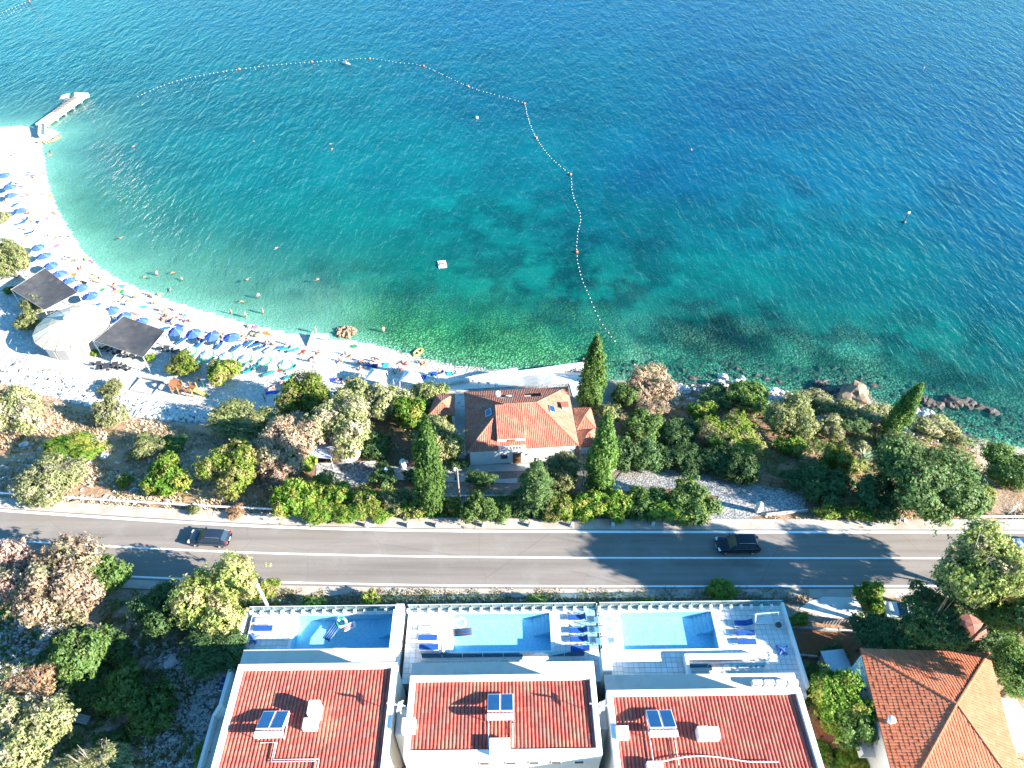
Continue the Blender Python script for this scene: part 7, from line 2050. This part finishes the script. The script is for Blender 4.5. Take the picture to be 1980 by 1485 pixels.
# ------------------------------------------------------------------ cars (front towards -x)
def car(name, g, rz, paint, label, L_=4.65, W_=1.86, H_=1.68, suv=True, rails=True):
    r = empty(name, g, rz, label, 'car')
    hw = W_ / 2
    M['p_' + paint[0]] = M.get('p_' + paint[0]) or mat(paint[0], paint[1], 0.25, tuple(c*.92 for c in paint[1]), 1, spec=.5, coat=.25)
    pm = M['p_' + paint[0]]
    zb, hood, belt = .28, .98, 1.02
    # body shell: stations along x with half widths
    st = [(-L_/2, .80, .42, .62), (-L_/2+.12, .93, .30, .78), (-L_/2+.5, 1.0, .27, .92), (-L_/2+1.15, 1.0, .27, hood), (-.6, 1.0, .27, belt), (.6, 1.0, .27, belt+.02), (L_/2-.8, 1.0, .27, belt+.03), (L_/2-.25, .98, .28, belt+.03), (L_/2-.06, .90, .34, .92), (L_/2, .82, .42, .72)]
    vs, fs = [], []
    for (x, w, z0, z1) in st:
        w *= hw; zm = (z0*.45 + z1*.55)
        ring = [(x, -w*.88, z0), (x, -w*.99, z0+.12), (x, -w, zm), (x, -w*.97, z1-.1), (x, -w*.84, z1), (x, -w*.4, z1+.035), (x, w*.4, z1+.035), (x, w*.84, z1), (x, w*.97, z1-.1), (x, w, zm), (x, w*.99, z0+.12), (x, w*.88, z0)]
        vs += ring
    k = 12
    for i in range(len(st)-1):
        for j in range(k): fs.append((i*k+j, i*k+(j+1) % k, (i+1)*k+(j+1) % k, (i+1)*k+j))
    fs += [tuple(range(k)), tuple(range((len(st)-1)*k + k - 1, (len(st)-1)*k - 1, -1))]
    mb = MB().add(vs, fs, 0, True); o = mb.build('body', pm, r)
    # greenhouse
    f0, f1, r1, r0 = -L_/2 + 1.22, -L_/2 + 1.95, L_/2 - (.62 if suv else .9), L_/2 - (.2 if suv else .35)
    zt, zb2 = H_, belt + .03
    wb, wt = hw*.86, hw*.70
    def q4(a, b_, c, d, nm, m_, off=0): return MB().add([a, b_, c, d], [(0, 1, 2, 3)]).build(nm, m_, r)
    q4((f0, -wb, hood+.05), (f0, wb, hood+.05), (f1, wt, zt-.05), (f1, -wt, zt-.05), 'windscreen', M['glass'])
    q4((r0, wb, zb2), (r0, -wb, zb2), (r1, -wt, zt-.05), (r1, wt, zt-.05), 'rear_window', M['glass'])
    rv, rf = [], []
    xs_ = [f1 - .02, f1 + .35, (f1 + r1)/2, r1 - .3, r1 + .04]; zz_ = [zt-.055, zt-.015, zt, zt-.015, zt-.06]
    for x, z in zip(xs_, zz_):
        rv += [(x, -wt*1.02, z-.03), (x, -wt*.7, z+.012), (x, 0, z+.03), (x, wt*.7, z+.012), (x, wt*1.02, z-.03)]
    for i in range(4):
        for j in range(4): rf.append((i*5+j, (i+1)*5+j, (i+1)*5+j+1, i*5+j+1))
    MB().add(rv, rf, 0, True).build('roof', pm, r)
    for s_ in (-1, 1):
        segs = [(f0+.12, f1+.08, -.55, -.5), (-.42, -.4, .62, .62), (.70, .70, r0-.1, r1-.05)]
        for (xa, xa2, xb, xb2) in segs:
            MB().add([(xa, s_*wb*1.0, zb2), (xb, s_*wb*1.0, zb2), (xb2, s_*wt*1.015, zt-.07), (xa2, s_*wt*1.015, zt-.07)], [(0,1,2,3) if s_ < 0 else (3,2,1,0)]).build('side_window', M['glass'], r)
        for (xa, xb) in ((-.54, -.41), (.63, .69)):
            MB().add([(xa, s_*wb*1.004, zb2-.02), (xb, s_*wb*1.004, zb2-.02), (xb+.02, s_*wt*1.02, zt-.05), (xa+.02, s_*wt*1.02, zt-.05)], [(0,1,2,3) if s_ < 0 else (3,2,1,0)]).build('pillar', M['dark_metal'], r)
        MB().tube([(f0+.02, s_*wb*1.0, hood+.05), (f1, s_*wt*1.02, zt-.05)], .035, 5).build('pillar', pm, r)
        MB().tube([(r0, s_*wb*.99, zb2), (r1, s_*wt*1.02, zt-.05)], .05, 5).build('pillar', pm, r)
        mr_ = MB().bbox(f0+.3, f0+.46, s_*(hw+.1)-.1, s_*(hw+.1)+.1, 1.0, 1.14, .03).build('mirror', pm, r)
        MB().bbox(-L_/2+.03, -L_/2+.32, s_*hw*.72-.2, s_*hw*.72+.2, .68, .82, .03).build('headlight', M['white_metal'], r)
        MB().bbox(L_/2-.26, L_/2-.02, s_*hw*.76-.16, s_*hw*.76+.16, .78, 1.02, .03).build('tail_light', M['redp'], r)
        if rails: MB().tube([(f1+.2, s_*wt*.93, zt+.0), (f1+.35, s_*wt*.93, zt+.055), (r1-.35, s_*wt*.93, zt+.055), (r1-.15, s_*wt*.93, zt)], .022, 5).build('roof_rail', M['steel'], r)
        for x in (-L_/2+.88, L_/2-.85):
            w = MB().torus(.25, .10, 18, 8).build('wheel', M['tyre'], r, (x, s_*(hw-.1), .345), (R(90), 0, 0))
            MB().lathe([(.19, s_*-.09), (.17, s_*-.05), (.03, s_*-.06)], 10).build('rim', M['steel'], w)
    MB().bbox(-L_/2-.012, -L_/2+.05, -hw*.45, hw*.45, .48, .68, .02).build('grille', M['dark_metal'], r)
    MB().bbox(-L_/2-.02, -L_/2+.04, -.26, .26, .36, .46, .01).build('number_plate', M['white_metal'], r)
    MB().bbox(L_/2-.02, L_/2+.02, -.26, .26, .6, .7, .01).build('number_plate', M['white_metal'], r)
    return r
M['redp'] = mat('red_lens', (0.35, 0.02, 0.02), 0.25); M['tyre'] = mat('rubber', (0.02, 0.02, 0.02), 0.8)
g = P(409, 1046, RZ); car('car', Vector((g.x, g.y, RZ)), R(-3.2), ('dark_blue_paint', (0.018, 0.028, 0.045)), 'dark blue estate car on the left half of the road', 4.5, 1.8, 1.52)
g = P(1424, 1059, RZ); car('car', Vector((g.x, g.y, RZ)), R(0.3), ('black_paint', (0.006, 0.006, 0.008)), 'black off-road car driving through the tree shade', 4.7, 1.9, 1.72)
g = P(1995, 1062, RZ); car('car', Vector((g.x, g.y, RZ)), R(0), ('silver_paint', (0.55, 0.58, 0.62)), 'silver car entering at the right edge of the road', 4.4, 1.8, 1.5, False, False)
g = site(1748, 1190); car('car', Vector((g.x, g.y, g.z + .02)), R(-9), ('white_paint', (0.72, 0.73, 0.74)), 'white car parked in the shade under the trees', 4.3, 1.78, 1.5, False, False)
# ------------------------------------------------------------------ right side yard
sheet('concrete_yard', [(1600,1152),(1655,1150),(1672,1195),(1600,1196),(1545,1178),(1560,1165)], M['palecon'], 'pale cracked concrete yard beside the road', .05)
g0, g1 = site(1590, 1206), site(1660, 1210)
r = empty('pallet_fence', g0, math.atan2(g1.y-g0.y, g1.x-g0.x), 'row of grey upright slats below the concrete yard', 'slat fence')
ln = (g1 - g0).length
for i in range(12): MB().bbox(ln*i/12, ln*i/12 + .16, -.03, .03, 0, 1.2, .01).build('slat', M['greywood'], r)
for z in (.3, .9): MB().bbox(-.05, ln, .035, .075, z, z + .1, .01).build('rail', M['greywood'], r)
def curb(pa, pb, label, h=.35):
    a, b_ = site(*pa), site(*pb); r = empty('garden_curb', a, math.atan2(b_.y-a.y, b_.x-a.x), label, 'curb'); ln = (b_-a).length
    n_ = max(2, int(ln / 1.2))
    for i in range(n_):
        d = a.lerp(b_, (i+.5)/n_)
        MB().bbox(ln*i/n_ + .01, ln*(i+1)/n_ - .01, -.09, .09, terr(d.x, d.y) - a.z - .3, terr(d.x, d.y) - a.z + h, .02).build('curb_block', M['concrete'], r)
curb((1516,1212), (1672,1225), 'upper concrete curb of the red garden bed'); curb((1532,1268), (1640,1276), 'lower concrete curb of the red garden bed')
curb((728,966), (985,962), 'long low wall in the front garden of the house', .5); curb((1480,998), (1560,990), 'low wall along the road right of the driveway', .5)
curb((610,898), (727,894), 'back curb of the grey stone patio', .3); curb((905,757), (860,760), 'short curb by the quay', .3)
curb((610,890), (632,800), 'pale garden wall beside the largest silver olive', 1.2)
r = parasol(1880, 1210, MB().mesh('x', []), 'rust coloured hexagonal parasol under the tall yellow tree')[0] if False else None
M['rustcloth'] = mat('rust_cloth', (0.36, 0.13, 0.09), 0.8)
HEX = parasol_parts(6, ((0,.5,0),(.5,1,0)), 1.5, .4, 2.5)
def hexparasol(px, py, m_, label, sc=1.0):
    g = site(px, py, 2.2)
    r = empty('parasol', g, .3, label, 'parasol')
    link('canopy', HEX.mesh('canopy', m_), r, (0, 0, 0), (0, 0, 0), (sc, sc, 1)); link('pole', POLE, r); link('base', PBASE, r)
hexparasol(1880, 1211, M['rustcloth'], 'rust coloured hexagonal parasol under the tall yellow tree', .95)
hexparasol(676, 877, M['whitecloth'], 'white hexagonal parasol behind the grey stone patio', .95)
M['bluegrey'] = mat('blue_grey_cloth', (0.40, 0.46, 0.58), 0.8)
g = site(626, 866, 2.3)
r = empty('flat_canopy', g, R(-6), 'flat blue grey canopy beside the white hexagonal parasol', 'canopy')
MB().bbox(-1.5, 1.5, -1.7, 1.7, 2.3, 2.4, .03).build('roof', M['bluegrey'], r)
for x in (-1.4, 1.4):
    for y in (-1.6, 1.6): MB().tube([(x, y, 0), (x, y, 2.3)], .05, 5).build('post', M['white_metal'], r)
# driveway fence, gate pillar
a, b_ = site(1466, 934), site(1560, 950)
r = empty('wooden_fence', a, math.atan2(b_.y-a.y, b_.x-a.x), 'brown wooden rail fence along the driveway', 'fence'); ln = (b_-a).length
for i in range(5):
    q = a.lerp(b_, i/4); MB().bbox(ln*i/4-.07, ln*i/4+.07, -.07, .07, terr(q.x, q.y)-a.z-.2, terr(q.x, q.y)-a.z+1.5, .02).build('post', M['wood'], r)
for z in (.6, 1.4):
    z1 = b_.z - a.z
    MB().add([(0,-.05,z),(ln,-.05,z+z1),(ln,.05,z+z1),(0,.05,z),(0,-.05,z+.12),(ln,-.05,z+z1+.12),(ln,.05,z+z1+.12),(0,.05,z+.12)], [(3,2,1,0),(4,5,6,7),(0,1,5,4),(1,2,6,5),(2,3,7,6),(3,0,4,7)]).build('rail', M['wood'], r)
for px, py, lab in ((1464,990,'white stone gate pillar at the driveway'), (1187,908,'small stone pillar behind the middle cypress')):
    g = site(px, py); r = empty('gate_pillar', g, .2, lab, 'gate pillar')
    MB().bbox(-.3, .3, -.3, .3, -.3, 1.5, .04).build('shaft', M['whitestone'], r); MB().lathe([(.42, 1.5), (.36, 1.62), (.02, 1.8)], 8).build('cap', M['whitestone'], r)
# back of a road sign at the right
g = site(1948, 1000)
r = empty('road_sign', g, R(25), 'grey back of a road sign at the right edge', 'road sign')
MB().bbox(-.65, .65, -.02, .02, 1.0, 2.3, .01).build('panel', M['steel'], r)
for x in (-.4, .4): MB().tube([(x, .05, 0), (x, .05, 2.3)], .035, 5).build('post', M['steel'], r)
# white garden chairs and stone figure
def wchair(px, py, lab, z=None):
    g = site(px, py, .4); chair(g.x, g.y, g.z, random.uniform(0, 6), (.75,.75,.75), lab, 'white garden chairs')
for px, py, lab in ((925,744,'left white chair on the shaded quay'), (944,741,'middle white chair on the shaded quay'), (960,744,'right white chair on the shaded quay'), (737,882,'white chair left of the garden path'), (746,878,'white chair beside the bare garden bed'), (900,878,'white chair in the dark yard beside the house')): wchair(px, py, lab)
g = site(780, 902)
r = empty('covered_grill', g, .4, 'covered white barbecue beside the garden path', 'barbecue')
MB().lathe([(.45, 0), (.42, .6), (.5, .8), (.3, 1.25), (.02, 1.4)], 10).build('cover', M['whitecloth'], r); MB().bbox(.3, .7, -.2, .2, .7, .76, .01).build('shelf', M['white_metal'], r)
# quay wall facing the beach
a, b_ = site(862, 742), site(1130, 717)
for (pa, pb, lab) in (((868,744),(1000,726),'stone quay wall between the beach and the house'), ((1002,725),(1132,719),'white quay wall at the water in front of the house')):
    a, b_ = site(*pa), site(*pb); r = empty('quay_wall', a, math.atan2(b_.y-a.y, b_.x-a.x), lab, 'quay wall'); ln = (b_-a).length
    for i in range(6): MB().bbox(ln*i/6 + .01, ln*(i+1)/6 - .01, -.25, .25, -1.6, .75 + random.uniform(-.03, .03), .04).build('wall_block', M['palecon'], r)
# hollow: old cable drum, planks, blue laundry, garden boxes
g = site(212, 1420, .4)
r = empty('cable_drum', g, .5, 'old round cable drum lying in the shaded hollow', 'cable drum')
MB().lathe([(.02, .5), (.75, .5), (.75, .42), (.35, .4), (.35, .12), (.75, .1), (.75, .02), (.02, .02)], 16).build('drum', M['greywood'], r); MB().lathe([(.12, .505), (.02, .505)], 8).build('hub', M['dark_metal'], r)
for px, py, lab in ((132,1386,'left of the two weathered crates in the hollow'), (158,1390,'right of the two weathered crates in the hollow')):
    g = site(px, py, .4); r = empty('wooden_crate', g, R(-12), lab, 'crate')
    for kx in range(4): MB().bbox(-.75, .75, -.4 + .2*kx, -.23 + .2*kx, .5, .55, .01).build('plank', M['greywood'], r)
    for s_ in (-1, 1): MB().bbox(s_*.72-.03, s_*.72+.03, -.38, .36, 0, .495, .01).build('end_board', M['greywood'], r)
g = P(1714, 1246, 12.0)
r = empty('laundry_rack', (g.x, g.y, terr(g.x, g.y)), R(15), 'bright blue laundry hanging behind the orange roofed house', 'laundry')
hz_ = 12.0 - terr(g.x, g.y)
for s_ in (-1, 1): MB().tube([(s_*1.1, 0, 0), (s_*1.1, 0, hz_+.1)], .05, 5).build('post', M['steel'], r)
for kx in range(3): MB().add([(-1+.7*kx, .1, hz_), (-.5+.7*kx, -.05, hz_+.02), (-.45+.7*kx, -.35, hz_-.7), (-1.05+.7*kx, -.3, hz_-.6)], [(0,1,2,3)]).build('cloth', M['bluecloth'], r)
MB().tube([(-1.1, 0, hz_+.05), (1.1, 0, hz_+.05)], .015, 4).build('line', M['steel'], r)
for px, py, m_, lab in ((1593,1408,'orange','orange garden box among the fig trees'), (1608,1435,'rustcloth','flat rust coloured garden roof beside the right villa'), (1640,1455,'orange','orange garden seat near the bottom edge')):
    g = site(px, py, .6); r = empty('garden_box', g, .2, lab, 'garden box')
    MB().bbox(-.55, .55, -.55, .55, .1, .9, .04).build('casing', M[m_], r); MB().bbox(-.62, .62, -.62, .62, .905, 1.0, .02).build('lid', M[m_], r)
g = site(1610, 1288, .8); r = empty('garden_shed', g, .1, 'grey flat roofed shed between fig tree and garden bed', 'shed')
MB().bbox(-1.0, 1.0, -.9, .9, 0, 1.9, .03).build('wall', M['greywood'], r); MB().bbox(-1.15, 1.15, -1.05, 1.05, 1.905, 2.0, .02).build('roof', M['steel'], r)
